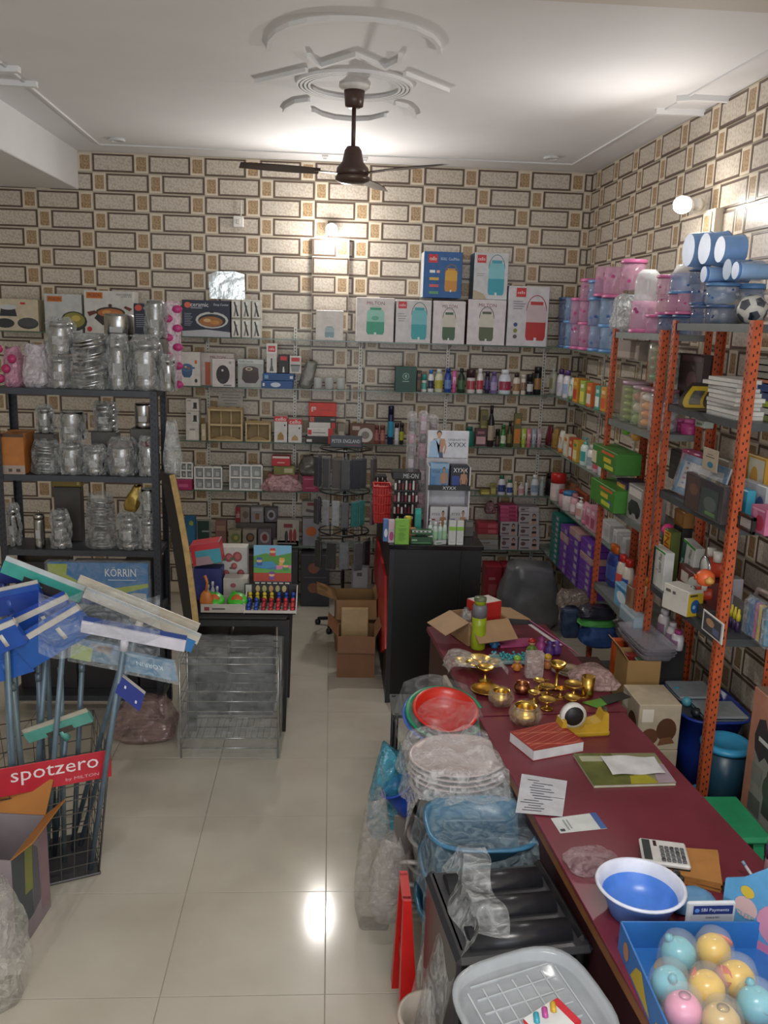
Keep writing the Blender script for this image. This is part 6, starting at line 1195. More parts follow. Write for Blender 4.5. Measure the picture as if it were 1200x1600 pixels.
for k, (fx, fy, gx, gy) in enumerate(((-.2,.1,20,1075),(.0,.25,60,1060),(.15,-.1,95,1050),(.28,.1,128,1045))):
    f = Vector((C.x, C.y, .015)) + U*(fx*sw) + V*(fy*sd); g = PY(gx, gy, 3.45); tag(MB().tube([(0,0,0), tuple(g-f)], .011, 10).lathe([(.013,0),(.013,.03),(0,.031)], seg=8, x=(g-f).x, y=(g-f).y, z=(g-f).z-.01).build('spare_stick', mat('#52626e' if k % 2 else '#6a7a80', .35, .2), None, tuple(f)), '%s loose grey stick from the left in the wire stand' % ORD[k], 'stick', 'loose sticks in the stand')
# hanging wiper packs in film
def hang_pack(label, pts, Y, dec, col, wr=True):
    P = [PY(*p, Y) for p in pts]; o = P[0]; t = thing('wiper_pack', label, 'pack', tuple(o)); ex = (P[1]-P[0]); ey = (P[3]-P[0]); n = ey.cross(ex).normalized()*.012
    vs = [p-o for p in P]; MB().add([tuple(v) for v in vs]+[tuple(v-n*2) for v in vs], [(0,1,2,3),(7,6,5,4),(0,4,5,1),(1,5,6,2),(2,6,7,3),(3,7,4,0)]).build('card', mat(col, .35), t)
    mb = MB(); cols = []
    for k, (poly, c) in enumerate(dec):
        if c not in cols: cols.append(c)
        if isinstance(poly, str):
            vv, ff = text_geo(poly); mb.add([tuple(ex*(.75-.5*a)+ey*(.34+.28*b)+n*(.08+.03*k)) for a, b in vv], ff, cols.index(c))
        else: mb.add([tuple(ex*a+ey*b+n*(.08+.03*k)) for a, b in poly], [tuple(range(len(poly)))], cols.index(c))
    mb.build('printed_front', [mat(c, .4) for c in cols], t)
    if wr: MB().add([tuple(ex*a+ey*b+n*.9) for a, b in ((-.04,-.05),(1.04,-.05),(1.04,1.12),(-.04,1.12))], [(0,1,2,3)]).build('plastic_wrap', film('#dde4e8', .2, .08), t)
    return t
hang_pack('blue wiper pack hanging upside down below the front wiper', [(190,1018),(272,1035),(262,1058),(196,1048)], 3.36, [([(0,0),(1,0),(1,1),(0,1)],'#3a6a8a'),('KÖRRIN','#b8ccd8')], '#3a6a8a')
hang_pack('lime and blue wiper pack hanging behind the front wiper', [(112,995),(188,1010),(186,1040),(110,1028)], 3.40, [([(0,0),(1,0),(1,.5),(0,.3)],'#4a6f94'),([(0,.2),(.45,.35),(.42,1),(0,1)],'#8a9a40'),([(.4,.1),(.85,.1),(.8,.5),(.5,.4)],'#7a6860')], '#4a6a80')
hang_pack('navy hang tag with two eyelets below the packs', [(188,1055),(226,1085),(218,1104),(180,1082)], 3.34, [([(0,0),(1,0),(1,1),(0,1)],'#1f2f7c'),([(.25,.3),(.32,.3),(.32,.45),(.25,.45)],'#c8c8d4'),([(.75,.6),(.82,.6),(.82,.75),(.75,.75)],'#c8c8d4')], '#b8b6b4', False)
# ---------------------------------------------------------------- open carton at the bottom left corner
A = PZ(27,1499,0); Bq = PZ(80,1416,0); U2 = (Bq-A); L2_ = U2.length; r2 = math.atan2(U2.y, U2.x)
cc = (A+Bq)/2 + Vector((-U2.y, U2.x, 0)).normalized()*.13
t = open_carton('open printed carton with an orange brown flap, bottom left corner', (cc.x, cc.y, 0), L2_, .26, .42, '#8a7f84', r2, (1,0,0,1), (-42,0,0,-50), fl=.45)
decal(t, L2_, .42, [('R',0,.2,.5,1,'#3a464c'),('P',[(.3,.5),(.6,.45),(.55,.95),(.35,.98)],'#7d8440'),('R',.75,.1,.98,.9,'#8d7078'),('P',[(.5,.2),(.72,.25),(.7,.8),(.55,.9)],'#5a5560')], .1305)
for f in t.children:
    if f.name.startswith('flap'): f.data.materials.clear(); f.data.materials.append(mat('#a0682c', .7, 0, .1, 8))
p = PZ(0,1560,0)
pouch('clear_bag', 'crinkled clear bag on the floor at the bottom left corner', 'bag', (p.x-.02, p.y+.02, 0), .22, .24, .42, film('#c8c4bc', .3, .1), 51, .16, top=.6)
# added black boxes that darken the low rack and the space under the table
for i, (x, w, zz, h, c, s) in enumerate([(-1.72,.30,LZ[3],.26,'#201e20','left black box standing in for shade behind the wiper pack'),(-1.40,.30,LZ[3],.24,'#262226','middle black box standing in for shade behind the wiper pack'),(-1.12,.22,LZ[3],.27,'#1e1c1e','right black box standing in for shade behind the wiper pack'),(-1.70,.34,LZ[4],.44,'#221f22','left black box standing in for shade on the lowest rack shelf'),(-1.33,.34,LZ[4],.46,'#1d1b1e','middle black box standing in for shade on the lowest rack shelf'),(-1.08,.14,LZ[4],.42,'#242124','right black box standing in for shade on the lowest rack shelf')]):
    cbox('dark_filler_box', s, 'box', (x, 5.30, zz), w, .17, h, c, [('R',.2,.3,.8,.6,'#2c292c')], 'black filler boxes in the steel rack')
for i, (x, w, c) in enumerate(((-.70,.2,'#1c1a1c'),(-.45,.26,'#211e20'))): cbox('dark_filler_box', '%s black filler box under the toy table' % ('left','right')[i], 'box', (x, 5.30, 0), w, .28, .52, c, [('R',.2,.3,.8,.6,'#292628')])
tag(MB().sheet(lambda u, v: tuple(PY(60+190*u, 925+95*v+10*math.sin(9*u), 3.27+.03*math.sin(11*u+5*v)+.02*math.sin(17*v))), 26, 16, 0, False).build('film_sheet', film('#c4ccd4', .20, .08, 18)), 'clear packing film over the wiper heads', 'film')
# ---------------------------------------------------------------- fifth back shelf and below
z = SHZ[4]; G5 = 'boxes on the fifth back shelf'
bx = [((345,432,425,515),'#8a8078','white toy set box with red side lettering',[('R',0,0,.35,1,'#8a2430'),('T','cello',.06,.3,.3,.7,'#d8ccc8'),('E',.7,.5,.2,.24,'#6a5a50')],0),((433,512,425,515),'#8d8c90','grey box printed with a brown cup',[('R',.36,.2,.66,.6,'#8a5a34'),('R',.1,.75,.9,.9,'#a8a6aa')],0),((515,592,430,512),'#5a5660','dark box with a pale plate print',[('E',.5,.5,.34,.36,'#a09aa0'),('E',.5,.5,.2,.2,'#4a3a40')],0),
      ((312,390,522,606),'#8d8670','cream box printed with green food',[('E',.55,.5,.36,.3,'#6a7440'),('E',.6,.5,.16,.14,'#a89a50')],1),((393,478,518,606),'#8f877c','white box printed with a dark pan',[('E',.55,.5,.3,.3,'#33302e'),('E',.55,.52,.2,.2,'#7a5a3a')],1),((482,562,512,604),'#6a6068','grey box with red flower print',[('E',.5,.5,.36,.36,'#a09698'),('E',.5,.5,.2,.22,'#7a3038')],1),((588,722,482,572),'#a39c92','wide white box printed with small appliances',[('R',.3,.7,.7,.85,'#7a3038'),('E',.42,.35,.08,.24,'#3a3a3a'),('E',.62,.4,.08,.26,'#8a3030'),('E',.8,.4,.08,.26,'#8a3030')],1),
      ((728,836,392,478),'#a49c94','white box with red print near the accessories stand',[('R',.3,.7,.7,.9,'#8a2a30'),('P',[(.2,.3),(.8,.2),(.85,.35),(.25,.5)],'#5a5250')],0),((734,840,478,572),'#8a8890','grey box with an orange oval near the accessories stand',[('E',.5,.55,.3,.18,'#b8622c')],1),((565,722,574,606),'#9a948c','flat white box at the shelf foot',[('R',.1,.3,.9,.6,'#7a766e')],1),((240,305,470,606),'#7d5a52','brown red box left of the food boxes',[('R',.1,.6,.9,.8,'#9a7a6a')],1)]
for px, c, s, dec, fr in bx:
    p = L6b(px); x, w, h, zz = ob(*p, B+.02)
    cbox('kitchen_box', s, 'box', (x, B+.02+(.05 if fr else .17), max(z, zz) if (not fr and px[3] < 560) else z), w*.94, .09, h if not (fr and px[3] < 600) else h+max(0,zz-z), c, dec, G5)
for px in ((345,592,515,606),(728,836,478,606)):
    x, w, h, zz = ob(*L6b(px), B+.02); top = ob(*L6b((345,432,425,515)), B+.02)[3] if px[0] == 345 else ob(*L6b((728,836,392,478)), B+.02)[3]
    cbox('base_carton', 'dull carton behind the %s boxes on the fifth shelf' % ('left' if px[0] == 345 else 'right'), 'box', (x, B+.19, z), w*.94, .09, max(.05, top-z-.002), '#5a5550')
t = pbox('blue_pack', 'rounded blue pack with a yellow mark behind the toy table', 'pack', L6b((66,130,395,560)), z, B, .05, '#1f5a84', [('E',.6,.75,.2,.1,'#8a9a40'),('E',.5,.4,.4,.3,'#2a6a94')])
t = pbox('chalk_board', 'small green board in a pale frame behind the toy table', 'board', L6b((132,214,402,545)), z, B+.03, .02, '#7d827a', [('R',.08,.06,.92,.94,'#1f3a34'),('R',.4,.5,.9,.56,'#8a9a94')])
# dark goods on the floor against the back wall
for i, (x0, x1, yt, c, dec, s) in enumerate([(372,420,868,'#3a2f30',[('R',.1,.6,.9,.9,'#4a3a3a')],'left dark carton on the floor by the back wall'),(422,466,862,'#35323a',[('E',.5,.5,.3,.2,'#5a4a44')],'middle dark carton on the floor by the back wall'),(469,515,868,'#2c2a30',[('E',.45,.74,.2,.10,'#7a4a30'),('E',.45,.36,.2,.10,'#7a4a30'),('R',.1,.55,.9,.58,'#4a4850')],'dark carton with two brown oval prints by the back wall')]):
    p = PY(x0, 905, 7.30); q = PY(x1, 905, 7.30); tz = PY((x0+x1)/2, yt, 7.30).z; cbox('floor_carton', s, 'box', ((p.x+q.x)/2, 7.42, 0), q.x-p.x-.008, .2, tz, c, dec)
# right part of the fourth and fifth shelves
z = SHZ[3]
for i, (px, kind, c, cap, lab, s) in enumerate([((700,762,572,604),'box','#8a7a34','#b8a850','#c8b860','flat yellow carton'),((764,800,535,604),'box','#8c8440','#6a6430','#b0a860','small olive carton'),((808,858,488,606),'flip','#cfd0d4','#2a6a4a','#2c3f7c','white lotion bottle with green cap and blue label'),((862,902,515,606),'flip','#d2d2d4','#2f7050','#33468a','smaller white lotion bottle with green cap'),((905,930,525,606),'flip','#c8b890','#d8ceb4',None,'beige lotion bottle'),((934,972,528,606),'pump','#d4c0c0','#dcd4d2','#c08a90','pale pink pump bottle'),((975,994,530,606),'tube','#c9cacc','#b8babc',None,'small white tube'),((1010,1060,488,612),'flip','#cdcfd2','#d4d6d8','#8a9ab0','large white bottle'),((1062,1094,500,612),'round','#9aa6a4','#b8c0be',None,'clear glass bottle')]):
    onback(T7(px), z, kind, c, cap, lab, 'toiletry_box' if kind == 'box' else 'toiletry_bottle', '%s on the fourth back shelf' % s, 'box' if kind == 'box' else 'bottle', 'toiletries on the fourth back shelf')
z = SHZ[4]; LG = [('R',.08,.12,.5,.22,'#6a5a60'),('E',.2,.5,.12,.16,'#6a4a50'),('R',.1,.75,.5,.85,'#4a3a40'),('E',.74,.74,.09,.15,'#2a1c1a'),('E',.74,.70,.06,.11,'#b89078'),('P',[(.62,.1),(.86,.1),(.84,.56),(.64,.56)],'#b89078'),('R',.63,.32,.85,.50,'#2a2024')]
def stack7(cols, name, grp, cat='box'):
    for (x0, x1, rows) in cols:
        zb = z
        for k, (yt, yb, c, dec, s) in enumerate(rows):
            x, w, h, zz = ob(*T7((x0,x1,yt,yb)), B); cbox(name, s, cat, (x, B+.08, zb), w*.97, .15, h*.97, c, dec, grp); zb += h*.97+.001
stack7([(820,928,[(828,914,'#a89da0',LG,'lower white garment box left of the tall stack'),(735,824,'#a89da0',LG,'upper white garment box left of the tall stack'),(706,732,'#b0466c',[('R',.5,.2,.9,.8,'#8a2a50')],'lowest pink garment box'),(680,704,'#b84a70',[('R',.5,.2,.9,.8,'#8a2a50')],'second pink garment box'),(654,678,'#b0466c',[('R',.5,.2,.9,.8,'#8a2a50')],'third pink garment box'),(628,652,'#bc5076',[('R',.5,.2,.9,.8,'#8a2a50')],'topmost pink garment box')]),
        (931,1060,[(836,916,'#aca2a6',LG,'lowest white garment box of the right stack'),(756,832,'#aca2a6',LG,'second white garment box of the right stack'),(672,752,'#aca2a6',LG,'third white garment box of the right stack'),(638,668,'#b0a6aa',LG[:3],'topmost flat white garment box of the right stack')]),
        (684,812,[(866,892,'#8a8886',[],'lowest flat grey box beside the garment boxes'),(826,862,'#95918c',[('R',.1,.3,.6,.5,'#6a6662')],'upper flat grey box beside the garment boxes'),(790,822,'#8a7a6a',[],'flat beige box under the red packs'),(752,786,'#9a2f40',[('R',.5,.2,.9,.8,'#b85a64')],'lower red pack on the garment shelf'),(716,750,'#a83444',[('R',.5,.2,.9,.8,'#b85a64')],'upper red pack on the garment shelf')])], 'garment_box', 'garment boxes on the fifth shelf')
x, w, h, zz = ob(*T7((725,810,645,715)), B); pouch('pink_wrap', 'crumpled pink wrapper on the red packs', 'bag', (x, B+.08, zz), w*.8, .1, h, film('#8d5a60', .8, .3), 61, .15)
for i, (a, b) in enumerate(((730,832),(834,938),(940,1036))):
    x, w, h, zz = ob(*T7((a,b,1032,1160)), 7.25); tz = PY(570+(a+b)/2/3.87, 886, 7.25).z; cbox('red_box', '%s red carton on the floor below the garment shelf' % ('left','middle','right')[i], 'box', (x, 7.36, 0), w*.96, .2, tz, '#8d1f2e', [('R',.2,.35,.7,.6,'#a04a50'),('R',.2,.7,.6,.76,'#b06a70')], 'red cartons on the floor')
p = PZ(826,990,0); pouch('grey_sack', 'large grey plastic sack on the floor', 'sack', (p.x+.02, p.y+.2, 0), .48, .38, .52, mat('#6a6b6e', .35, .1, .2, 7, .5), 62, .10, top=.72)
# ---------------------------------------------------------------- black counter
CZ = 1.062; CX0, CX1, CY0, CY1 = .384, .985, 5.354, 7.0; BC = mat('#0c0c0d', .42, 0, .1)
t = thing('shop_counter', 'black laminate counter with a red side panel', 'counter', ((CX0+CX1)/2, (CY0+CY1)/2, 0)); cw, cd_ = CX1-CX0, CY1-CY0
MB().box(0,0,0,cw-.02,cd_-.02,CZ-.03).build('body', BC, t); MB().box(0,0,CZ-.03,cw,cd_,.03,0,.004).build('counter_top', mat('#1a1a1d', .15), t); MB().box(.16,-cd_/2+.004,0,.006,.014,CZ-.04).build('panel_joint', mat('#050506', .6), t); MB().box(-cw/2+.02,-cd_/2+.006,0,.03,.014,CZ-.04).build('corner_trim', mat('#2c2c30', .3), t)
pts = [PX(*q, CX0-.004) for q in ((603,1022),(594,1020),(577,842),(588,838),(601,900))]; oY = (CY0+CY1)/2
MB().prism([(min(max(v.y, CY0+.005), CY1-.02)-oY, v.z) for v in pts], -cw/2-.006, -cw/2+.012, axis='x').build('side_panel', mat('#b8141c', .35), t)
def on_counter(px, Y): x, w, h, zz = ob(*T7(px), Y); return x, w, h
def cbx(name, s, px, Y, d, c, dec=(), cat='box', zs=CZ, **k):
    x, w, h = on_counter(px, Y); return cbox(name, s, cat, (x, Y+d/2, zs), w*.96, d, h, c, dec, **k)
# underwear display stand
YD = 5.62; x, w, h = on_counter((385,640,222,775), YD); t = thing('display_stand', 'white cardboard underwear display stand with printed header', 'display stand', (x, YD, CZ)); m = mat('#c3c2c8', .4)
zb = lambda y: PY(570+512/3.87, 620+y/3.87, YD).z - CZ
for s in (-1,1): MB().box(s*(w/2-.004),.08,0,.008,.16,zb(425)).build('side_panel', m, t)
MB().box(0,.16,0,w,.008,zb(395)).build('back_panel', m, t); MB().box(0,.08,0,w-.016,.15,.01).build('lower_shelf', m, t); MB().box(0,.08,zb(566),w-.016,.15,.01).build('upper_shelf', mat('#1b1b1e', .4), t)
MB().box(0,-.003,zb(566),w,.006,zb(536)-zb(566)).build('fascia', mat('#18181b', .4), t)
decal(t, w, zb(536)-zb(566), [('T','XYXX',.34,.2,.66,.8,'#d8d8dc')], .0068, 'lettering', (0,0,0), (0,0,zb(566)))
hd = MB().box(0,.155,0,w,.008,zb(222)-zb(392),0,.006).build('header_card', mat('#cbccd4', .4), t, (0,0,zb(392)))
decal(hd, w, zb(222)-zb(392), figure(.28,.36,0,.98,'#b98e70','#2a1f1a','#b08668','#3a4a6a')+[('P',[(.04,.02),(.24,.02),(.26,.5),(.20,.68),(.08,.6)],'#9ab8d4'),('P',[(.20,.68),(.30,.72),(.28,.4),(.24,.02),(.30,.02),(.31,.4)],'#a8c4dc'),('T','UPGRADE TO',.50,.64,.92,.71,'#4a4a54'),('T','XYXX',.50,.42,.93,.58,'#1c1c20')], -.1505, 'printed_front')
for (a, b, c, d, col, dec, s) in [(392,512,400,552,'#5c88ae',[('R',0,.8,1,1,'#86a8c4'),('T','XYXX',.10,.62,.52,.74,'#26323e'),('R',0,0,.3,.5,'#4a78a4')],'blue underwear box on the upper tier'),(514,632,408,552,'#1b1e2a',[('R',.1,0,.5,.55,'#23408a'),('T','XYXX',.16,.70,.94,.88,'#dcdce0')],'black underwear box on the upper tier'),(392,506,605,770,'#bfbcc0',[('T','XYXX',.08,.68,.58,.78,'#3a3a40'),('R',.06,.5,.3,.56,'#8a2a34'),('R',.06,.2,.4,.3,'#8a8a90')],'left white underwear box on the lower tier'),(512,628,602,770,'#bfbdc2',[('T','XYXX',.08,.68,.58,.78,'#3a3a40'),('R',.06,.5,.3,.56,'#3a5a8a'),('R',.06,.2,.4,.3,'#8a8a90')],'right white underwear box on the lower tier')]:
    x, w, h = on_counter((a,b,c,d), YD+.01); tr = {'#5c88ae':'#3f6fa0','#1b1e2a':'#2a2a30','#bfbcc0':'#5a1f26','#bfbdc2':'#4a4a52'}[col]
    cbox('underwear_box', s, 'box', (x, YD+.05, CZ+(zb(566)+.01 if d < 600 else .01)), w*.93, .07, h*.98, col, dec+figure(.74,.42,0.02,.84,'#a87c60','#241a16','#a87c60',tr), 'underwear boxes in the display')
# lipstick stand
YS = 5.80
def lipstand(label, px, Y, tiers, header=True, n=7):
    x, w, h = on_counter(px, Y); t = thing('lipstick_stand', label, 'display stand', (x, Y+.10, CZ), group='lipstick stands'); th = h/(tiers+.6)
    for k in range(tiers):
        MB().box(0,-.01*k+.03,th*k,w*(1-.03*(tiers-k)),.17,.012,0,.002).box(0,.03,th*k,w*.7,.12,th).build('tier', mat('#1c191b', .3), t)
        for q in range(n):
            xx = -w*.44+w*.88*(q+.5)/n; c = ('#7a2030','#b8b0ac','#9a3040','#c8c2be','#5a1c2a')[(q+k) % 5]
            MB().box(xx,-.05-.01*k,th*k+.012,w*.07,.016,th*.55,0,.002).build('lipstick', mat(c, .35), t)
            MB().box(xx,-.05-.01*k,th*k+.012+th*.55,w*.06,.014,th*.22,0,.002).build('lipstick_cap', mat('#cfcac6' if q % 2 else '#26201f', .3), t)
    if header:
        b = MB().box(0,-.02,0,w,.15,th*.6,0,.004).build('header', mat('#141315', .25), t, (0,0,th*tiers)); decal(b, w, th*.6, [('T','ME-ON',.38,.2,.9,.8,'#b8b6b4')], .0955, 'lettering')
    return t
lipstand('tiered black lipstick stand with lettered top on the counter', (165,338,402,745), YS, 4)
lipstand('second lipstick stand behind the red basket', (52,152,395,560), 6.25, 3, False, 6).location.z = CZ
t = bpy.data.objects['lipstick_stand.001']; t.scale.z = 1.6; t.location.z = CZ
# red basket
x, w, h = on_counter((56,160,535,760), 5.95); t = thing('red_basket', 'red plastic basket on the counter beside the lipsticks', 'basket', (x, 6.05, CZ)); RM = mat('#b82420', .4); n = 4
MB().box(0,0,0,w*.85,.15,.006).build('base', RM, t)
for q in range(n+1): 
    zz = h*q/n*.96; k = .85+.15*q/n; MB().tube([(-w/2*k,-.08*k,zz),(w/2*k,-.08*k,zz),(w/2*k,.08*k,zz),(-w/2*k,.08*k,zz)], .008 if q == n else .006, 6, 0, True).build('hoop', RM, t)
for sx in range(-3,4):
    for sy in (-1,1): MB().bar((sx*w/6.2*.85,sy*.08*.85,0),(sx*w/6.2,sy*.08,h*.96),.014,.004,0,(0,1,0)).build('slat', RM, t)
for sy in (-1,0,1):
    for s in (-1,1): MB().bar((s*w/2*.85,sy*.055*.85,0),(s*w/2,sy*.055,h*.96),.004,.014,0,(0,1,0)).build('slat', RM, t)
# front row on the counter
YC = CY0+.02
cbx('diaper_pack', 'blue pack at the left end of the counter front', (110,146,748,880), YC+.06, .05, '#4a6aa0', [('E',.5,.4,.3,.2,'#c8ccd8')], 'pack')
cbx('soap_pack', 'white and magenta pack next to the blue one', (142,182,745,882), YC+.03, .04, '#b8aab0', [('E',.5,.3,.34,.2,'#a83a78'),('R',.1,.6,.9,.9,'#c0a0b0')], 'pack')
cbx('green_card_box', 'lime green printed carton at the counter front', (181,271,740,892), YC-.01, .03, '#74a836', [('T','Mother',.3,.72,.7,.78,'#3a6a20'),('R',.2,.62,.8,.64,'#4a7a28'),('R',.25,.56,.75,.58,'#4a7a28')]+lines(.25,.15,.75,.5,7,'#4a7a28',.3))
cbx('orange_packet', 'small orange packet behind the lime carton', (273,312,745,830), YC+.05, .04, '#a8683c', [('R',.2,.3,.8,.6,'#c08a5a')], 'packet')
x, w, h = on_counter((245,286,665,742), YC+.14); bottle('yellow_bottle', 'small yellow bottle standing behind the lime carton', 'bottle', (x, YC+.16, CZ), w, h*1.75, 'jar', '#c8b020', '#d0c040', '#e0d080')
cbx('teal_carton', 'tall teal carton between yellow bottle and white bottles', (303,343,672,808), YC+.13, .04, '#1f8a80', [('R',.1,.84,.9,.96,'#2aa094')]).scale.z = 1.35
cbx('herbal_box', 'dark green flat carton at the counter front', (274,412,852,896), YC, .06, '#1f4a2a', [('R',.05,.5,.3,.7,'#8aa880'),('R',.1,.2,.9,.32,'#4a7a50')])
cbx('herbal_box', 'second dark green carton stacked with a white top', (278,410,824,850), YC+.005, .06, '#2a5632', [('R',.05,.55,.95,1,'#b8bcb4')]+[('R',.12+.2*k,.6,.22+.2*k,.9,'#2a3a2a') for k in range(4)], zs=CZ+.062)
for i, (a, b, c, d, kind, s) in enumerate([(385,415,725,862,'pump','leftmost white pump bottle'),(414,446,738,858,'flip','white bottle with pale green print, second in the row'),(446,474,735,862,'pump','white pump bottle, third in the row'),(474,502,735,866,'flip','white bottle, rightmost in the row')]):
    x, w, h = on_counter((a,b,c,d), YC+.05); bottle('baby_lotion', s+' of lotions on the counter', 'bottle', (x, YC+.08, CZ), w, h, kind, '#b9c8bf', '#c8ccc8', ('#8ab09a','#9abf94')[i % 2], 'white lotion bottles on the counter')
x, w, h = on_counter((380,416,782,828), YC+.02); t = thing('white_jar', 'small white jar in front of the lotion bottles', 'jar', (x, YC+.03, CZ)); MB().lathe([(w*.4,0),(w*.45,.006),(w*.45,h*.6),(w*.4,h*.65)], seg=14).build('body', mat('#c8c4c0', .35), t); MB().lathe([(w*.46,h*.65),(w*.46,h),(0,h)], seg=14).build('lid', mat('#d4d0cc', .35), t)
for i, (a, b) in enumerate(((508,554),(556,600))): cbx('lotion_carton', '%s white carton with a lime band at the counter front' % ('left','right')[i], (a,b,738,884), YC, .04, '#bfc0be', [('R',0,.60,1,.76,'#7fae3c'),('R',.2,.1,.8,.14,'#a8a8a6')], group='lime banded cartons')
for i, (x0, y0, r) in enumerate(((430,870,.35),(470,862,.2),(455,895,.45))):
    p = PZ(570+x0/3.87, 620+y0/3.87, CZ); cbox('tube_carton', '%s small white tube carton lying at the counter edge' % ('left','upper','front')[i], 'box', (p.x, p.y+.015, CZ), .085, .024, .024, '#b8bab8', [('R',.1,.3,.6,.7,'#7a9a84')], 'small white cartons', r)
p = PZ(570+628/3.87, 620+845/3.87, CZ); cbox('dark_holder', 'small dark card holder at the right counter corner', 'holder', (p.x, p.y+.02, CZ), .06, .05, .11, '#4a4640', [('R',.1,.6,.9,.9,'#6a665e')])
# hanging comb packs behind the display
for i, (a, b, c, d, col, s) in enumerate([(250,312,85,430,'#8d8a86','grey clear sleeve of combs'),(318,384,85,470,'#b08a9c','pink clear sleeve of combs'),(385,450,110,330,'#8a8576','brownish clear sleeve behind the poster')]):
    x, w, h = on_counter((a,b,c,d), 6.05); t = thing('comb_pack', s+' standing on the counter', 'pack', (x, 6.05+.03*i, CZ), group='comb sleeves'); h = PY(570+(a+b)/7.74, 620+c/3.87, 6.05).z - CZ
    MB().box(0,0,0,w*.7,.03,h*.95,0,.006).build('back_card', mat(col, .4, 0, .2, 30), t)
    for k in range(8): MB().box(0,-.022,h*(.04+.112*k),w*.55,.012,h*.085,0,.004).build('comb', mat(('#c4b4bc','#6a5a60','#b87a94','#3a3436')[(k+i) % 4], .35), t)
    MB().box(0,-.012,0,w*.95,.075,h,0,.02).build('sleeve', film('#d8d4d8', .28, .1), t)
# ---------------------------------------------------------------- accessories stand with hanging packs
HX, HY = .125, 6.82; t = thing('accessory_stand', 'black rotating stand hung with wallets and socks', 'stand', (HX, HY, 0)); hz = PY(540,690,HY-.1).z
MB().tube([(0,0,.05),(0,0,hz)], .014, 8).build('pole', BC, t)
for k in range(5):
    a = 2*PI*k/5+.4; MB().bar((0,0,.07),(.20*math.cos(a),.20*math.sin(a),.05),.03,.02).build('base_arm', BC, t); MB().lathe([(0,0),(.02,.004),(.025,.022),(.02,.04),(0,.045)], x=.2*math.cos(a), y=.2*math.sin(a), seg=10).build('castor', BC, t)
w = PY(567,690,HY-.1).x-PY(517,690,HY-.1).x; hd = MB().box(0,-.1,-.045,w,.008,.092,0,.003).build('header_sign', mat('#22262f', .35), t, (0,0,hz)); decal(hd, w, .092, [('T','PETER ENGLAND',.06,.38,.94,.68,'#c4c4c8'),('R',.5,.18,.92,.21,'#a83038')], .1045, 'lettering', (0,0,0), (0,0,-.045))
rn = random.Random(8); GP = 'packs hanging on the accessories stand'
for ti, (yt, yb, n, pal, s) in enumerate([(706,762,9,['#23232a','#2a2c36','#4a4a50','#5a544e','#1e1e22','#2c2e38','#3c3c42','#57524e'],'dark wallet pack'),(773,820,9,['#2a2430','#35303c','#8d8f94','#a0a2a6','#4a4a4e','#2f7a74','#357f78','#8a6a70'],'clear-bagged sock pack'),(836,886,7,['#3a3836','#24221f','#2a2826','#6c6e72','#55575c','#1c1c1f','#2a2a2e','#33322f'],'grey bagged pack')]):
    zt_ = PY(540,yt,HY-.1).z; zb_ = PY(540,yb,HY-.1).z; hh = zt_-zb_
    MB().lathe([(.20,0),(.205,.006),(.20,.012),(.19,.006)], seg=24, caps=False).build('ring', BC, t, (0,0,zt_+.01))
    for k in range(6): a = 2*PI*k/6; MB().bar((0,0,zt_+.016),(.2*math.cos(a),.2*math.sin(a),zt_+.016),.008,.006).build('spoke', BC, t)
    for k in range(n):
        a = PI + PI*1.0*(k+.5)/n + .0; c = pal[k % len(pal)]; rr = .2 + .025*((k*5) % 3)
        q = thing('hanging_pack', '%s, %s from the left on the %s ring' % (s, ORD[k], ('top','middle','bottom')[ti]), 'pack', (HX+rr*math.cos(a), HY+rr*math.sin(a), zb_), (0,0,a+PI/2), GP)
        ww = .085 if ti != 1 else .07
        MB().box(0,0,.01,ww*.9,.022,hh*.82,0,.006).build('goods', mat(c, .4, 0, .2, 30), q); MB().box(0,0,0,ww,.028,hh*.92,0,.004).build('clear_sleeve', film("#c8ccd0", .05, .06), q); MB().tube([(0,0,hh*.9),(0,0,hh*1.0),(0,.01,hh*1.03)], .002, 4).build('hook', STEEL(), q)
x, w, h, zz = ob(549,576,884,916,6.66); cbox('stand_card', 'pale printed card box at the foot of the accessories stand', 'box', (x, 6.62, 0), w, .03, PY(562,884,6.6).z, '#6f6c6e', [('R',.1,.55,.9,.97,'#8d8a8c'),('R',.3,.85,.6,.9,'#4a484a')])
# cartons on the floor in the aisle
t = open_carton('large open brown carton at the back of the aisle', (.215, 6.42, 0), .30, .30, .40, '#8a6a42', .03, (1,0,1,1), (55,0,-20,-60))
t = open_carton('small open brown carton in front of the accessories stand', (.212, 5.90, 0), .262, .27, .30, '#7d5638', -.02, (1,0,1,1), (78,0,-50,-62), fl=.42)
cbox('kraft_packet', 'pale kraft packet sticking out of the small carton', 'packet', (.20, 5.93, .02), .19, .05, .42, '#a58a5e', tilt=(-.12,0,0))
# ---------------------------------------------------------------- maroon desk
DZ = .75; FLc = Vector((.672, 3.555, 0)); da = .0848; DU = Vector((math.cos(da), math.sin(da), 0)); DV = Vector((math.sin(da), -math.cos(da), 0)); DWd, DLn = .672, 2.2
MAR = mat('#6c2836', .32, 0, .12, 6); WOOD = mat('#6a3a28', .5, 0, .15, 12)
dc = FLc + DU*(DWd/2) + DV*(DLn/2)
t = thing('shop_desk', 'long maroon topped shop desk with wooden edge', 'desk', (dc.x, dc.y, 0), (0,0,da))
MB().box(0,0,DZ-.012,DWd,DLn,.012,0,.002).build('desk_top', MAR, t); MB().box(0,0,DZ-.045,DWd-.004,DLn-.004,.033).build('edge_band', mat('#7d5230', .5, 0, .15, 12), t)
for sx in (-1,1): MB().box(sx*(DWd/2-.03),0,0,.03,DLn-.06,DZ-.045).build('side_panel', mat('#3c1a1e', .5), t)
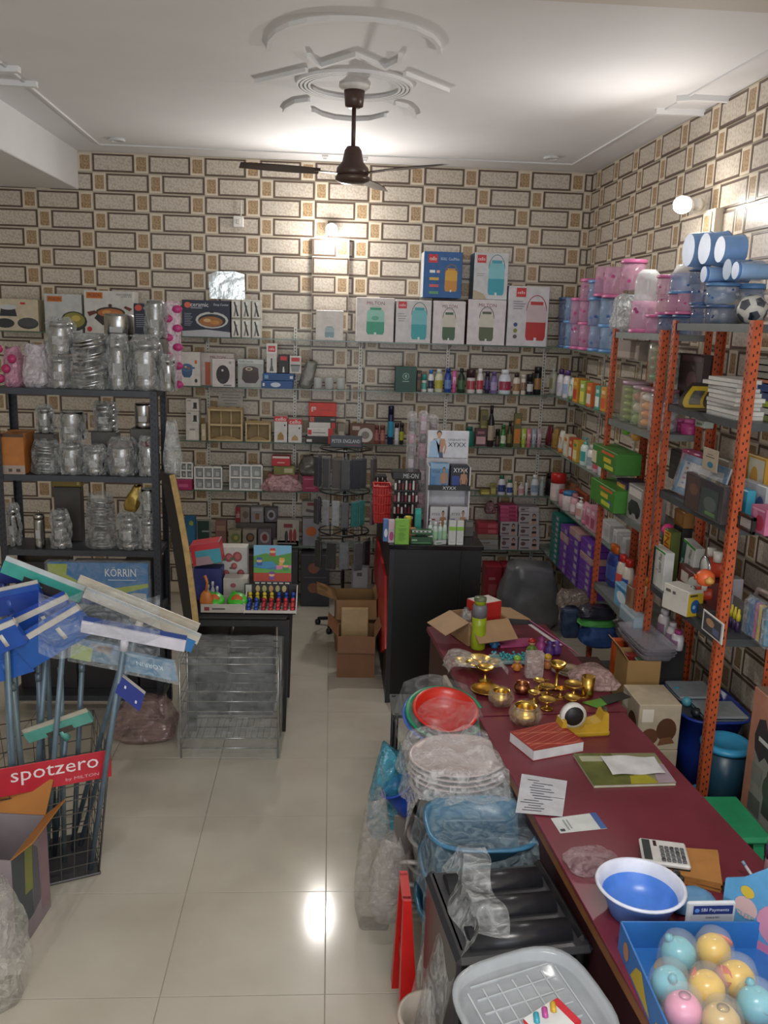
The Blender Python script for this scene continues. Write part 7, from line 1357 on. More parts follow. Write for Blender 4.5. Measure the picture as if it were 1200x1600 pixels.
MB().box(0,DLn/2-.05,0,DWd-.1,.03,DZ-.045).build('end_panel', mat('#3c1a1e', .5), t); MB().box(0,-DLn/2+.05,0,DWd-.1,.03,DZ-.045).build('end_panel', mat('#3c1a1e', .5), t)
cc = FLc + DU*.345 - DV*.60
t = thing('side_cabinet', 'maroon topped cabinet at the far end of the desk', 'cabinet', (cc.x, cc.y, 0), (0,0,da)); MB().box(0,0,DZ-.03,.70,1.16,.028,0,.003).build('cabinet_top', MAR, t); MB().box(0,0,0,.66,1.12,DZ-.03).build('body', mat('#4a2a26', .5), t)
p = PZ(718,1075,DZ); tag(MB().box(0,0,0,.02,.50,.70,0,.003).build('white_board', mat('#a89c8e', .5), None, (FLc.x-.03, 3.90, .0), (0,-.03,da)), 'cream board leaning on the cabinet side', 'board')
q5 = lambda x, y, z=DZ: PZ(660+x/3.53, 880+y/3.53, z)
q8 = lambda x, y, z=DZ: PZ(780+x/2.857, 1180+y/2.857, z)
# red notebook
def quad_book(name, label, cat, pts, th, cover, page, dec=None):
    """flat book whose base corners (near left, near right, far right, far left) stand on the desk"""
    c = sum(pts, Vector())/4; t = thing(name, label, cat, (c.x, c.y, DZ+.0005)); b = [p-c for p in pts]; L = lambda k, z: [(p.x*k, p.y*k, z) for p in b]; F = [(3,2,1,0),(4,5,6,7),(0,1,5,4),(1,2,6,5),(2,3,7,6),(3,0,4,7)]
    MB().add(L(.985,.0015)+L(.985,th-.0015), F).build('pages', mat(page, .6), t); MB().add(L(1,0)+L(1,.0018), F).add(L(1,th-.0018)+L(1,th), F).build('cover', mat(cover, .4), t)
    P = lambda u, v: tuple((b[0]*(1-u)*(1-v)+b[1]*u*(1-v)+b[2]*u*v+b[3]*(1-u)*v) + Vector((0,0,th+.0006)))
    if dec: dec(t, P)
    return t
def nb(t, P):
    mb = MB()
    for k in range(12):
        pts = []
        for i in range(15):
            u = i/14; v = .06+.08*k + .10*math.sin(u*5+k*.9) ; pts.append(P(.03+.94*u, max(.03,min(.97,v))))
        mb.tube(pts, .0009, 4)
    tag(mb.build('cover_lines', mat('#c0705c', .5), t), kind='stuff')
quad_book('red_notebook', 'thick red notebook with wavy line pattern on the desk', 'notebook', [q5(610,1092), q5(888,1040), q5(745,925,DZ), q5(478,985)], .045, '#8f2a1c', '#c9c9cc', nb)
# magazine with paper
def mgz(t, P):
    mb = MB(); D = [([(0,0),(.6,0),(.45,1),(0,1)],0),([(.45,0),(.8,0),(.7,.3),(.5,.25)],1),([(.78,0),(1,0),(1,.6),(.85,.7)],2),([(.04,.72),(.3,.72),(.3,.9),(.04,.9)],3)]
    for k, (pl, m) in enumerate(D): mb.add([tuple(Vector(P(u,v))+Vector((0,0,.0003*k))) for u, v in pl], [tuple(range(len(pl)))], m)
    mb.build('cover_print', [mat('#5f6534', .25, 0, .3, 9), mat('#9a942c', .3), mat('#9a8a94', .3), mat('#a8a890', .3)], t)
m = quad_book('magazine', 'glossy green magazine lying on the desk', 'magazine', [q5(945,1242), q5(1400,1228), q5(1280,1062), q5(830,1065)], .012, '#7d7d5c', '#b9b4a8', mgz)
P4 = [q8(505,106), q8(742,100), q8(690,25), q8(448,18)]; c = sum(P4, Vector())/4
tag(MB().sheet(lambda u, v: tuple(((P4[0]-c)*(1-u)*(1-v)+(P4[1]-c)*u*(1-v)+(P4[2]-c)*u*v+(P4[3]-c)*(1-u)*v)+Vector((0,0,.0045+.003*math.sin(9*u+4*v)))), 12, 6).build('white_paper', mat('#c8c8ca', .6), None, (c.x, c.y, DZ+.013)), 'crumpled white paper lying on the magazine', 'paper')
# bill
P4 = [q8(72,262), q8(282,280), q8(303,122), q8(100,90)]; c = sum(P4, Vector())/4; b = [p-c for p in P4]; BL = lambda u, v, e=0: tuple(b[0]*(1-u)*(1-v)+b[1]*u*(1-v)+b[2]*u*v+b[3]*(1-u)*v+Vector((0,0,.003+.006*abs(v-.35)+e)))
t = tag(MB().sheet(lambda u, v: BL(u,v), 4, 8).build('bill', mat('#b9bac2', .6), None, (c.x, c.y, DZ)), 'printed white bill hanging at the desk edge', 'bill')
mb = MB(); rn = random.Random(3)
for k in range(13):
    v = .08+.065*k; a = rn.uniform(.06,.35); e = a+rn.uniform(.25,.55); mb.add([BL(a,v,.0012),BL(min(.94,e),v,.0012),BL(min(.94,e),v+.018,.0012),BL(a,v+.018,.0012)], [(0,1,2,3)])
mb.add([BL(.3,.48,.0012),BL(.98,.48,.0012),BL(.98,.49,.0012),BL(.3,.49,.0012)], [(0,1,2,3)]); tag(mb.build('bill_print', mat('#5a5a68', .6), t), kind='stuff')
P4 = [q8(272,350), q8(482,328), q8(430,258), q8(230,284)]; c = sum(P4, Vector())/4; b = [p-c for p in P4]; CP = lambda u, v, e=0: tuple(b[0]*(1-u)*(1-v)+b[1]*u*(1-v)+b[2]*u*v+b[3]*(1-u)*v+Vector((0,0,e)))
t = thing('payment_card', 'white and blue payment card lying next to the bill', 'card', (c.x, c.y, DZ+.0005)); MB().add([CP(u,v,e) for e in (0,.0015) for u, v in ((0,0),(1,0),(1,1),(0,1))], [(3,2,1,0),(4,5,6,7),(0,1,5,4),(1,2,6,5),(2,3,7,6),(3,0,4,7)]).build('card', mat('#c4c8c8', .4), t)
mb = MB()
for u0, v0, u1, v1, m in ((.86,0,1,1,0),(.04,.08,.14,.24,1),(.2,.12,.24,.8,2),(.28,.2,.31,.8,2)): mb.add([CP(u,v,.0021) for u, v in ((u0,v0),(u1,v0),(u1,v1),(u0,v1))], [(0,1,2,3)], m)
mb.build('card_print', [mat('#3c5a94', .4), mat('#3a3a3e', .4), mat('#8a9490', .4)], t)
# tape dispenser
p = q5(885,950); t = thing('tape_dispenser', 'yellow tape dispenser on the desk behind the notebook', 'tape dispenser', (p.x, p.y+.02, DZ), (0,0,.12)); YM = mat('#b5912a', .4)
MB().prism([(-.105,0),(.105,0),(.105,.035),(.10,.10),(.082,.10),(.07,.066),(.035,.056),(.0,.056),(-.015,.035),(-.078,.035),(-.086,.078),(-.10,.072),(-.108,.03)][::1], -.034, .034, axis='y').build('body', YM, t); MB().box(0,0,0,.224,.078,.022,0,.006).build('base', mat('#a8871f', .4), t)
MB().lathe([(.026,-.012),(.055,-.012),(.055,.012),(.026,.012)], seg=24).build('tape_roll', mat('#c8c6c2', .35), t, (-.045,0,.085), (PI/2,0,0)); MB().lathe([(.0,-.0135),(.042,-.0135),(.042,.0135),(0,.0135)], seg=20).build('hub', mat('#1e1e22', .5), t, (-.045,0,.085), (PI/2,0,0)); MB().box(.094,0,.104,.014,.03,.008).build('cutter', STEEL(), t)
P4 = [q5(965,800), q5(1060,765), q5(1000,745), q5(880,770)]; c = sum(P4,Vector())/4; tag(MB().add([tuple(p-c+Vector((0,0,e))) for e in (0,.003) for p in P4], [(3,2,1,0),(4,5,6,7),(0,1,5,4),(1,2,6,5),(2,3,7,6),(3,0,4,7)]).build('green_card', mat('#5f9a38', .4), None, (c.x, c.y, DZ+.0005)), 'bright green card lying behind the tape dispenser', 'card')
P4 = [q5(1000,790), q5(1130,750), q5(1080,722), q5(960,748)]; c = sum(P4,Vector())/4; tag(MB().add([tuple(p-c+Vector((0,0,e))) for e in (0,.003) for p in P4], [(3,2,1,0),(4,5,6,7),(0,1,5,4),(1,2,6,5),(2,3,7,6),(3,0,4,7)]).build('dark_card', mat('#2a2f2a', .4), None, (c.x+.02, c.y+.01, DZ+.0045)), 'dark card partly over the green card', 'card')
# calculator on kraft envelopes
P4 = [q8(740,555), q8(988,615), q8(975,462), q8(780,445)]; c = sum(P4,Vector())/4
for k in range(5): tag(MB().add([tuple((p-c)*(1-.01*(k % 2))+Vector((0,0,e))) for e in (0,.0055) for p in P4], [(3,2,1,0),(4,5,6,7),(0,1,5,4),(1,2,6,5),(2,3,7,6),(3,0,4,7)]).build('kraft_envelope', mat('#a5723c', .6), None, (c.x, c.y, DZ+.0005+.006*k), (0,0,.03*math.sin(k*2))), '%s kraft envelope of the pile under the calculator' % (ORD[k]+' lowest' if k else 'lowest'), 'envelope', 'kraft envelopes')
P4 = [q8(650,498,DZ+.03), q8(865,522,DZ+.03), q8(818,415,DZ+.03), q8(610,385,DZ+.03)]; c = sum(P4,Vector())/4; ex = (P4[1]-P4[0]+P4[2]-P4[3])/2; ey = (P4[3]-P4[0]+P4[2]-P4[1])/2; a = math.atan2(ex.y, ex.x); cw, ch = ex.length, ey.length
t = thing('calculator', 'white desk calculator with grey keys', 'calculator', (c.x, c.y, DZ+.033), (0,0,a)); MB().box(0,0,0,cw,ch,.016,0,.005).build('case', mat('#c4c3c2', .4), t); MB().box(0,0,-.002,cw*.98,ch*.98,.006).build('base', mat('#26262a', .5), t)
MB().box(-cw*.37,0,.0165,cw*.17,ch*.82,.002).build('screen', mat('#3c4240', .15), t); MB().box(-cw*.18,ch*.3,.0165,cw*.07,ch*.22,.001).build('solar_cell', mat('#3a2226', .2), t)
for i in range(5):
    for j in range(4): MB().box(-cw*.05+cw*.108*i,-ch*.36+ch*.165*j,.016,cw*.085,ch*.12,.005,0,.0015).build('key', mat('#55585c' if (i+j) % 5 else '#3a3c40', .45), t)
# crumpled film, basin of blue
p = q8(440,520); pouch('crumpled_film', 'crumpled clear film on the desk beside the basin', 'film', (p.x-.01, p.y+.03, DZ), .17, .13, .05, film('#b59aa0', .34, .12, 30), 71, .14, top=.5)
p = q8(610,700); RB = .145; t = thing('blue_basin', 'round plastic basin, white inside rim and blue within, on the desk', 'basin', (p.x+.004, p.y-.005, DZ)); t.scale = (.88,.88,.9)
MB().lathe([(.088,0),(.094,.004),(.112,.05),(.138,.098)], seg=40, caps=False).build('outer_wall', mat('#5a84d0', .35), t); MB().lathe([(.138,.098),(RB,.100),(RB+.004,.106),(RB-.002,.112),(.136,.108),(.122,.07)], seg=40, caps=False).build('rim', mat('#cdd2e2', .35), t); MB().lathe([(.122,.07),(.112,.05),(.09,.012),(.0,.010)], seg=40, caps=False).build('inside', mat('#4a80d8', .3), t)
# glove, payment display
p = q8(860,680); t = pouch('blue_pouch', 'crumpled light blue pouch behind the payment sign', 'pouch', (p.x, p.y, DZ), .14, .09, .055, mat('#5a8ab4', .5, 0, .15, 20, .3), 72, .12, top=.5)
p = q8(800,600); tag(MB().box(0,0,0,.05,.03,.03,0,.006).lathe([(.012,0),(.014,.01),(0,.012)], z=.03, seg=8).build('black_clip', mat('#1a1a1c', .4), None, (p.x, p.y+.03, DZ)), 'small black clip beside the blue pouch', 'clip')
A, Bb = q8(822,800), q8(1042,795); w = (Bb-A).length; hz = PY(780+930/2.857, 1180+650/2.857, (A.y+Bb.y)/2).z-DZ
t = thing('payment_sign', 'white framed payment sign standing on the desk', 'sign', ((A.x+Bb.x)/2, (A.y+Bb.y)/2, DZ), (0,0,math.atan2((Bb-A).y,(Bb-A).x))); MB().box(0,0,0,w,.012,hz,0,.005).build('frame', mat('#c0c4ca', .35), t); MB().prism([(0,0),(.07,0),(0,.06)], -.02, .02, axis='x').build('foot', mat('#9aa0a8', .4), t)
decal(t, w, hz, [('R',.08,.05,.92,.9,'#b5b9c4'),('R',.12,.64,.92,.90,'#27346e'),('T','SBI Payments',.28,.70,.84,.82,'#c8d0e4'),('E',.2,.76,.05,.06,'#5a8ad0'),('T','SCAN & PAY',.38,.52,.66,.58,'#3a3a4a'),('R',.34,.02,.70,.46,'#9298a8')], .0065)
p = q8(1060,650); t = thing('tangled_wire', 'dark tangled cable behind the payment sign', 'cable', (p.x, p.y+.03, DZ)); MB().tube([(.05*math.cos(k*.8)*(1-.02*k)+.004*k,.04*math.sin(k*.8),.006+.012*abs(math.sin(k*.5))) for k in range(24)], .004, 6).build('cable', mat('#1c1c1e', .4), t)
p = q8(1090,680); tag(MB().lathe([(.03,0),(.034,.004),(.038,.06),(.036,.06),(.032,.006),(0,.006)], seg=18).build('clear_cup', mat('#c8ccd0', .1, 0, .03, alpha=.5), None, (p.x+.01, p.y+.02, DZ)), 'clear plastic cup behind the pictured toy card', 'cup')
t = thing('white_pen', 'white pen leaning up behind the toy card', 'pen', tuple(q8(1165,600)+Vector((0,0,0)))); MB().tube([(0,0,.005),(-.03,.05,.05)], .005, 8).build('barrel', mat('#b8bcc4', .35), t); MB().tube([(-.03,.05,.05),(-.036,.06,.059)], .0055, 8).build('pen_cap', mat('#7a90b0', .35), t)
# printed bottle at the right frame edge
p = q8(1205,590); t = thing('printed_flask', 'tall white printed flask at the right edge of the desk', 'flask', (p.x+.035, p.y+.03, DZ)); MB().lathe([(.036,0),(.038,.005),(.038,.19),(.03,.21)], seg=20).build('body', mat('#b08f96', .35, 0, .5, 40), t); MB().lathe([(.031,.21),(.031,.25),(0,.252)], seg=18).build('cap', mat('#c0b4b8', .4), t); MB().lathe([(.0385,.08),(.0385,.13)], seg=20).build('band', mat('#3a3460', .4), t)
# blue open box of capsule toys
A, Bb, Cc = q8(540,960,DZ), q8(548,800,DZ+.0), q8(1040,775,DZ); a = -.02; bx0 = PZ(780+535/2.857, 1180+1000/2.857, DZ).x
TB0 = Vector((1.03, 1.87, DZ)); tw, td, thh = .42, .44, .085
t = thing('toy_box', 'blue open carton of capsule toys at the desk corner', 'box', tuple(TB0), (0,0,a)); BM = mat('#2e6ab0', .4)
MB().box(0,0,0,tw,td,.004).build('base', BM, t)
for (x, y, sx, sy) in ((0,-td/2,tw,.005),(0,td/2,tw,.005),(-tw/2,0,.005,td),(tw/2,0,.005,td)): MB().box(x,y,0,sx,sy,thh).build('side_wall', BM, t)
decal(t, td, thh, [('P',[(.25,.1),(.33,.7),(.42,.9),(.5,.5),(.6,.1)],'#b8a030'),('P',[(.65,.0),(.7,.5),(.78,.3),(.8,0)],'#b8a030'),('E',.15,.5,.05,.3,'#a87a5a')], tw/2+.003, 'printed_side', (0,0,-PI/2))
RX_, RY_ = .125, .115
cp = [(800,895,'#69b4c4','b'),(955,880,'#e0b63c','y'),(760,1030,'#69b4c4','b'),(925,1050,'#e0b63c','y'),(1060,1005,'#e0b63c','y'),(820,1145,'#dd8fae','p'),(1145,1120,'#69b4c4','b'),(990,1200,'#c8a868','k')]
for i, (x, y, c, k) in enumerate(cp):
    p = PZ(780+x/2.857, 1180+y/2.857, DZ+.055); s = {'b':'turquoise','y':'yellow','p':'pink','k':'amber'}[k]; nth = [q for q in cp[:i+1] if q[3] == k]; tot = sum(q[3] == k for q in cp)
    g = thing('capsule_toy', ('%s squeeze toy in a clear dome, %s%s counting from the back' % (s, ORD[len(nth)-1], ' of its colour') if tot > 1 else '%s squeeze toy in a clear dome in the blue box' % s), 'toy', (p.x, p.y, DZ+.0045), (0,0,i*.9), 'capsule toys'); g.scale = (1.28,)*3; r = .036
    MB().lathe([(0,.004),(r*.6,.008),(r*.95,.028),(r,.042),(r*.9,.058),(r*.55,.072),(r*.15,.075),(0,.072)], seg=20).build('toy_body', mat(c, .25, 0, .12, 15), g)
    if k == 'y': MB().lathe([(0,0),(.018,.003),(.022,.006),(0,.007)], seg=12).build('blush', mat('#d86a4a', .3), g, (r*.75,-.01,.05), (0,1.1,0)); MB().prism([(0,0),(.012,.006),(.016,.016),(.004,.012)], 0, .003).build('leaf', mat('#5a9a38', .4), g, (-.01,-r*.75,.055), (.6,0,0))
    elif k == 'b': MB().lathe([(0,0),(.010,.004),(.008,.012),(0,.016)], seg=8).build('crest', mat('#5aa6b8', .3), g, (-.02,.01,.068)); MB().lathe([(0,0),(.014,.002),(0,.004)], seg=12).build('cheek', mat('#a8d4dc', .3), g, (r*.6,-.01,.056), (0,.9,0))
    else: MB().lathe([(0,0),(.012,.002),(0,.003)], seg=12).build('dimple', mat('#c87a9a' if k == 'p' else '#a8884a', .3), g, (0,0,.074))
    MB().lathe([(r*1.2,0),(r*1.22,.03),(r*1.12,.06),(r*.8,.085),(r*.3,.096),(0,.097)], seg=20).build('clear_dome', mat('#dfe4e6', .06, 0, .02, alpha=.16), g); MB().lathe([(r*1.25,0),(r*1.25,.004),(0,.0042)], seg=20).build('tray_cup', mat('#a8823a', .5), g)
# pictured header card at the right
A = q8(1048,960, DZ+.08); t = thing('toy_header_card', 'light blue scalloped toy card with a pink border, right edge', 'card', (1.25, 2.04, DZ), (.0,0,-.95)); Wc, Hc = .34, .25
MB().prism([(-Wc/2,0),(Wc/2,0),(Wc/2,.2),(.10,.25),(.02,.21),(-.06,.25),(-.12,.19),(-Wc/2,.16)], -.004, .004, axis='y').build('card', mat('#5a9ac8', .4), t)
decal(t, Wc, Hc, [('R',0,0,1,.12,'#c87a9c'),('E',.2,.42,.10,.13,'#c8a8a8'),('E',.5,.38,.20,.26,'#c88aa4'),('P',[(.42,.6),(.5,.72),(.58,.6),(.5,.56)],'#4a8a4a'),('E',.44,.42,.025,.035,'#2a2a2e'),('E',.57,.42,.025,.035,'#2a2a2e'),('E',.2,.62,.06,.07,'#c8b040'),('E',.85,.5,.1,.13,'#7ab8dc'),('T','CUTE',.12,.30,.28,.36,'#5aa0b4')], .0045)
# ---------------------------------------------------------------- brass ware on the cabinet end
BRS = BRASS(); GB = 'brass ware at the far end of the desk'; FB = film('#d8c8b4', .22, .1, 30)
def brass(label, x, y, prof, name='brass_pot', cat='pot', wrap=0, col=None, z=DZ, seg=24):
    p = q5(x, y, z); t = thing(name, label, cat, (p.x, p.y, z), group=GB); MB().lathe(prof, seg=seg).build('body', col or BRS, t)
    if wrap: MB().sheet(lambda u, v: ((wrap*(.82+.28*math.sin(PI*v))+.004*math.sin(14*PI*u+7*v))*math.cos(2*PI*u), (wrap*(.82+.28*math.sin(PI*v))+.004*math.sin(10*PI*u-5*v))*math.sin(2*PI*u), prof[-1][1]*0+max(h for _, h in prof)*1.06*v+.001), 24, 8).build('plastic_wrap', FB, t)
    return t
POT = lambda r: [(r*.5,0),(r*.85,r*.15),(r,r*.6),(r*.85,r*1.0),(r*.62,r*1.15),(r*.82,r*1.3),(r*.78,r*1.3),(r*.56,r*1.12),(r*.7,r*.7),(0,r*.3)]
LAMP = lambda r, h: [(r*.8,0),(r*.7,h*.08),(r*.18,h*.2),(r*.14,h*.6),(r*.25,h*.7),(r*.9,h*.86),(r,h),(r*.93,h),(r*.7,h*.9),(0,h*.86)]
BOWL = lambda r, h: [(r*.4,0),(r*.45,h*.1),(r*.85,h*.6),(r,h),(r*.95,h),(r*.7,h*.5),(0,h*.25)]
brass('large brass pot in clear film nearest the notebook', 565, 880, POT(.062), wrap=.066)
brass('brass pot in clear film left of the largest one', 432, 775, POT(.05), wrap=.054)
brass('coppery pot behind the two brass pots', 548, 715, POT(.04), col=mat('#a06a4c', .28, 1.0))
brass('flat brass plate at the left of the brass ware', 352, 712, BOWL(.075,.02), 'brass_plate', 'plate')
brass('footed brass lamp above the flat plate', 345, 650, LAMP(.042,.075), 'brass_lamp', 'lamp')
brass('tall brass goblet in the middle of the brass ware', 738, 690, LAMP(.04,.13), 'brass_goblet', 'goblet')
brass('brass tumbler beside the pink film', 908, 735, [(.026,0),(.028,.003),(.031,.10),(.029,.10),(.026,.005),(0,.005)], 'brass_tumbler', 'tumbler')
brass('wide brass bowl left of the tumbler', 832, 730, LAMP(.05,.06), 'brass_bowl', 'bowl')
for i, (x, y, r, s) in enumerate(((685,725,.038,'back left'),(615,760,.03,'left'),(685,800,.04,'front'),(822,790,.036,'front right'),(640,690,.028,'rear'),(760,735,.026,'middle'))):
    t = brass('small brass oil lamp, %s one of the cluster' % s, x, y, LAMP(r,.045), 'oil_lamp', 'oil lamp'); MB().bar((r*.8,0,.04),(r*1.8,-.005,.044),.012,.006).build('spout', BRS, t)
t = thing('brass_lamp_set', 'film-wrapped brass lamps at the left end of the cabinet', 'lamp set', tuple(q5(285,590)), group=GB)
for k, (x, y, r) in enumerate(((-.05,.03,.05),(.03,.05,.06),(.08,0,.045),(-.01,-.03,.04))): MB().lathe(BOWL(r,.03), x=x, y=y, z=.012+.004*k, seg=20).build('lamp_bowl', BRS, t)
MB().sheet(lambda u, v: ((u-.5)*.30+.01*math.sin(9*v), (v-.5)*.20+.01*math.sin(8*u), .055+.018*math.sin(7*u+3*v)*math.sin(5*v)-.06*max(0,abs(u-.5)*2-.8)/.2*.7), 20, 14).build('plastic_wrap', film('#d8d8d0', .34, .08, 24), t)
t = brass('film-wrapped pair of pale plates at the right of the brass ware', 800, 600, BOWL(.07,.02), 'brass_plate', 'plate', .075, mat('#b5a88c', .25, 1.0)); t.location.z = DZ+.0
p = q5(930,700); pouch('pink_film', 'bunched pinkish clear film right of the brass ware', 'film', (p.x+.02, p.y+.06, DZ), .22, .2, .09, film('#c8a8a4', .42, .1, 26), 73, .16, top=.5)
p = q5(620,640); cbox('clear_pack', 'tall clear plastic pack among the brass ware', 'pack', (p.x, p.y+.03, DZ), .085, .05, .13, '#a89890', rough=.15).data.materials[0] = film('#c8b8b4', .5, .1)
p = q5(480,545); t = thing('bead_tray', 'tray of turquoise beads behind the brass ware', 'beads', (p.x, p.y+.01, DZ)); MB().box(0,0,0,.20,.10,.02,0,.006).build('tray', mat('#8aa8ac', .3, alpha=.7), t)
mb = MB(); rn = random.Random(6)
for k in range(70): mb.lathe([(0,0),(.007,.003),(.008,.008),(0,.014)], x=rn.uniform(-.09,.09), y=rn.uniform(-.04,.04), z=.014+rn.uniform(0,.016), seg=6)
tag(mb.build('beads', mat('#3a98a0', .3), t), kind='stuff')
def doll(label, x, y, hat, body):
    p = q5(x, y); t = thing('toy_doll', label, 'doll', (p.x, p.y, DZ), group='small toy dolls'); MB().lathe([(.016,0),(.02,.006),(.017,.03),(.008,.04)], seg=12).build('body', mat(body, .4), t); MB().lathe([(0,.036),(.015,.042),(.018,.054),(.012,.066),(0,.068)], seg=12).build('head', mat('#c89a70', .4), t); MB().lathe([(.021,.058),(.019,.068),(.010,.076),(0,.078)], seg=12).build('cap', mat(hat, .4), t)
    for s in (-1,1): MB().bar((s*.014,0,.032),(s*.026,-.004,.016),.008,.008).build('arm', mat(body, .4), t)
doll('toy doll with a green cap behind the green bottle', 396, 465, '#6aa030', '#2f6a9a'); doll('toy doll with a lime and orange cap in front of the beads', 520, 590, '#7aa83a', '#c07a30'); doll('toy doll with a red cap beside the pink card', 602, 490, '#b02a28', '#6a8a3a'); doll('toy doll with a yellow cap at the right', 688, 580, '#c8a02c', '#a86a3a')
for i, (x, y, c) in enumerate(((655,485,'#b04a90'),(700,505,'#5a3a88'),(735,500,'#6a4494'))): p = q5(x,y); t = thing('purple_toy', '%s purple rubber toy behind the brass goblet' % ('left','middle','right')[i], 'toy', (p.x, p.y, DZ), group='purple toys'); MB().lathe([(.02,0),(.03,.012),(.026,.04),(.012,.055),(.02,.07),(0,.085)], seg=14).build('body', mat(c, .4), t); MB().lathe([(0,0),(.01,.005),(0,.012)], seg=8).build('knob', mat('#c8a0c0', .4), t, (.02,-.01,.05))
# green bottle, open carton with red box, pink cards
p = q5(305,470); t = thing('water_bottle', 'lime green water bottle with a grey neck on the desk end', 'bottle', (p.x, p.y, DZ)); S = .0385; hb = PY(660+310/3.53, 880+185/3.53, p.y).z-DZ
MB().lathe([(S*.92,0),(S,.006),(S*1.02,hb*.2),(S*.95,hb*.45),(S*1.0,hb*.62)], seg=24).build('body', mat('#8fa01f', .3), t); MB().lathe([(S*1.0,hb*.62),(S*1.0,hb*.80),(S*.86,hb*.86)], seg=24).build('grey_neck', mat('#6a6a70', .4), t); MB().lathe([(S*.8,hb*.86),(S*.8,hb*.92),(S*.86,hb*.93),(S*.84,hb*.99),(0,hb)], seg=24, mats=[0,0,1,1]).build('cap', [mat('#8fa01f', .3), mat('#5a6448', .4)], t)
cy = Vector((.83, 4.56, 0)); t = open_carton('open carton with torn flaps behind the green bottle', (cy.x, cy.y, DZ), .24, .22, .13, '#9a7a58', .35, (1,0,1,1), (35,0,22,10), fl=.62)
o = cbox('red_carton', 'red carton with white top inside the open carton', 'box', (cy.x+.03, cy.y+.02, DZ+.01), .15, .12, .20, '#b02824', [('R',.1,.3,.9,.5,'#c85a50')], rz=.5, top='#c4bcb4')
pouch('grey_film', 'crumpled grey film in the open carton', 'film', (cy.x-.07, cy.y-.02, DZ+.01), .08, .1, .15, film('#a8a4a0', .6, .1), 74, .14, top=.6)
P4 = [q5(430,470), q5(600,458), q5(590,422), q5(418,432)]; c = sum(P4,Vector())/4; tag(MB().add([tuple(p-c+Vector((0,0,e))) for e in (0,.012) for p in P4], [(3,2,1,0),(4,5,6,7),(0,1,5,4),(1,2,6,5),(2,3,7,6),(3,0,4,7)]).build('pink_book', mat('#b0507c', .4), None, (c.x, c.y, DZ+.0005)), 'flat pink book behind the turquoise beads', 'book')
A = q5(600,330); P0, P1 = PY(660+590/3.53, 880+315/3.53, 4.45), PY(660+830/3.53, 880+480/3.53, 3.95)
t = thing('pink_card_sheet', 'pink toy card sheet leaning at the back of the desk', 'card', tuple(P0)); d = P1-P0; s = Vector((.06,.07,-.06))
MB().add([(0,0,0), tuple(d), tuple(d+s), tuple(s*.6)]+[tuple(Vector(v)+Vector((.001,.003,.003))) for v in ((0,0,0), tuple(d), tuple(d+s), tuple(s*.6))], [(0,1,2,3),(7,6,5,4),(0,4,5,1),(1,5,6,2),(2,6,7,3),(3,7,4,0)]).build('sheet', mat('#b86a90', .4), t); MB().bar(tuple(d*.05+Vector((-.01,-.012,-.012))), tuple(d*.62+Vector((-.01,-.012,-.012))), .02, .003).build('white_edge', mat('#b8b4b8', .4), t)
# low bench behind with clothes and packs
bc = Vector((1.53, 4.70, 0)); t = thing('low_bench', 'low dark bench behind the desk piled with packs', 'bench', tuple(bc)); MB().box(0,0,.42,.29,.70,.03,0,.004).build('bench_top', mat('#4a3028', .5), t)
for sx in (-1,1):
    for sy in (-1,1): MB().box(sx*.12,sy*.31,0,.04,.04,.42).build('leg', mat('#38241e', .5), t)
def heap(name, label, px, w, d, h, m, seed, zz=.452, cat='clothes', top=.7):
    p = PZ(820+px[0]/6.667, 880+px[1]/6.667, zz); return pouch(name, label, cat, (p.x, p.y, zz), w, d, h, m, seed, .12, top=top)
heap('blue_garment', 'folded bright blue garment on the low bench', (760,840), .22, .2, .13, mat('#24447c', .7, 0, .2, 20, .4), 81)
heap('green_garment', 'bright green folded garment pack on the heap', (740,640), .22, .16, .05, mat('#4a9a48', .6, 0, .15, 20, .4), 82, .575)
heap('black_garment', 'black shiny bagged garment on top of the heap', (740,560), .24, .18, .07, mat('#2a2a36', .25, .1, .3, 16, .6), 83, .628)
heap('white_bag', 'milky plastic bag at the right of the clothes heap', (960,780), .18, .16, .14, film('#a8a4a8', .7, .15), 84, cat='bag')
heap('blue_pack', 'clear-bagged navy garment standing on the bench', (460,760), .13, .1, .19, mat('#35435c', .25, .1, .3, 18, .5), 85, top=.9)
heap('brown_bag', 'brownish translucent bag behind the navy garment', (500,470), .22, .16, .12, film('#7a6a60', .8, .2), 86, .60, 'bag')
p = PZ(820+985/6.667, 880+1080/6.667, .60); cbox('orange_box', 'slim upright orange box beside the open carton', 'box', (p.x-.01, p.y+.03, .452), .055, .05, .30, '#c8541c', [('R',.2,.4,.8,.5,'#d06a34')])
p = PZ(820+870/6.667, 880+1150/6.667, .56); cbox('wooden_case', 'flat wooden case near the open carton', 'case', (p.x, p.y, .452), .2, .16, .09, '#7a5636', [('R',0,.8,1,.9,'#b89a6a')])
# ---------------------------------------------------------------- stacked tubs along the desk
TG = 'plastic ware stacked beside the desk'; FT2 = film('#d4d8da', .13, .08, 16)
def basin(label, loc, r, h, c, tilt=(0,0,0), name='plastic_basin', cat='basin', sx=1, sy=1, wrap=None, rim=.012, group=TG):
    t = thing(name, label, cat, loc, tilt, group); MB().lathe([(r*.66,0),(r*.7,.003),(r*.86,h*.5),(r,h*.97),(r+rim,h*.97),(r+rim,h),(r*.985,h),(r*.84,h*.5),(r*.68,.008),(0,.008)], seg=36, sx=sx, sy=sy).build('shell', mat(c, .3), t)
    return t
def nest(base, n, loc, r, h, c, step, sx=1, sy=1, names='', rz=0):
    for k in range(n): basin('%s %s, %s from the floor' % (names, base, ORD[k]), (loc[0], loc[1], step*k), r, h, c[k % len(c)], (0,0,rz), sx=sx, sy=sy, group=base+' stack')
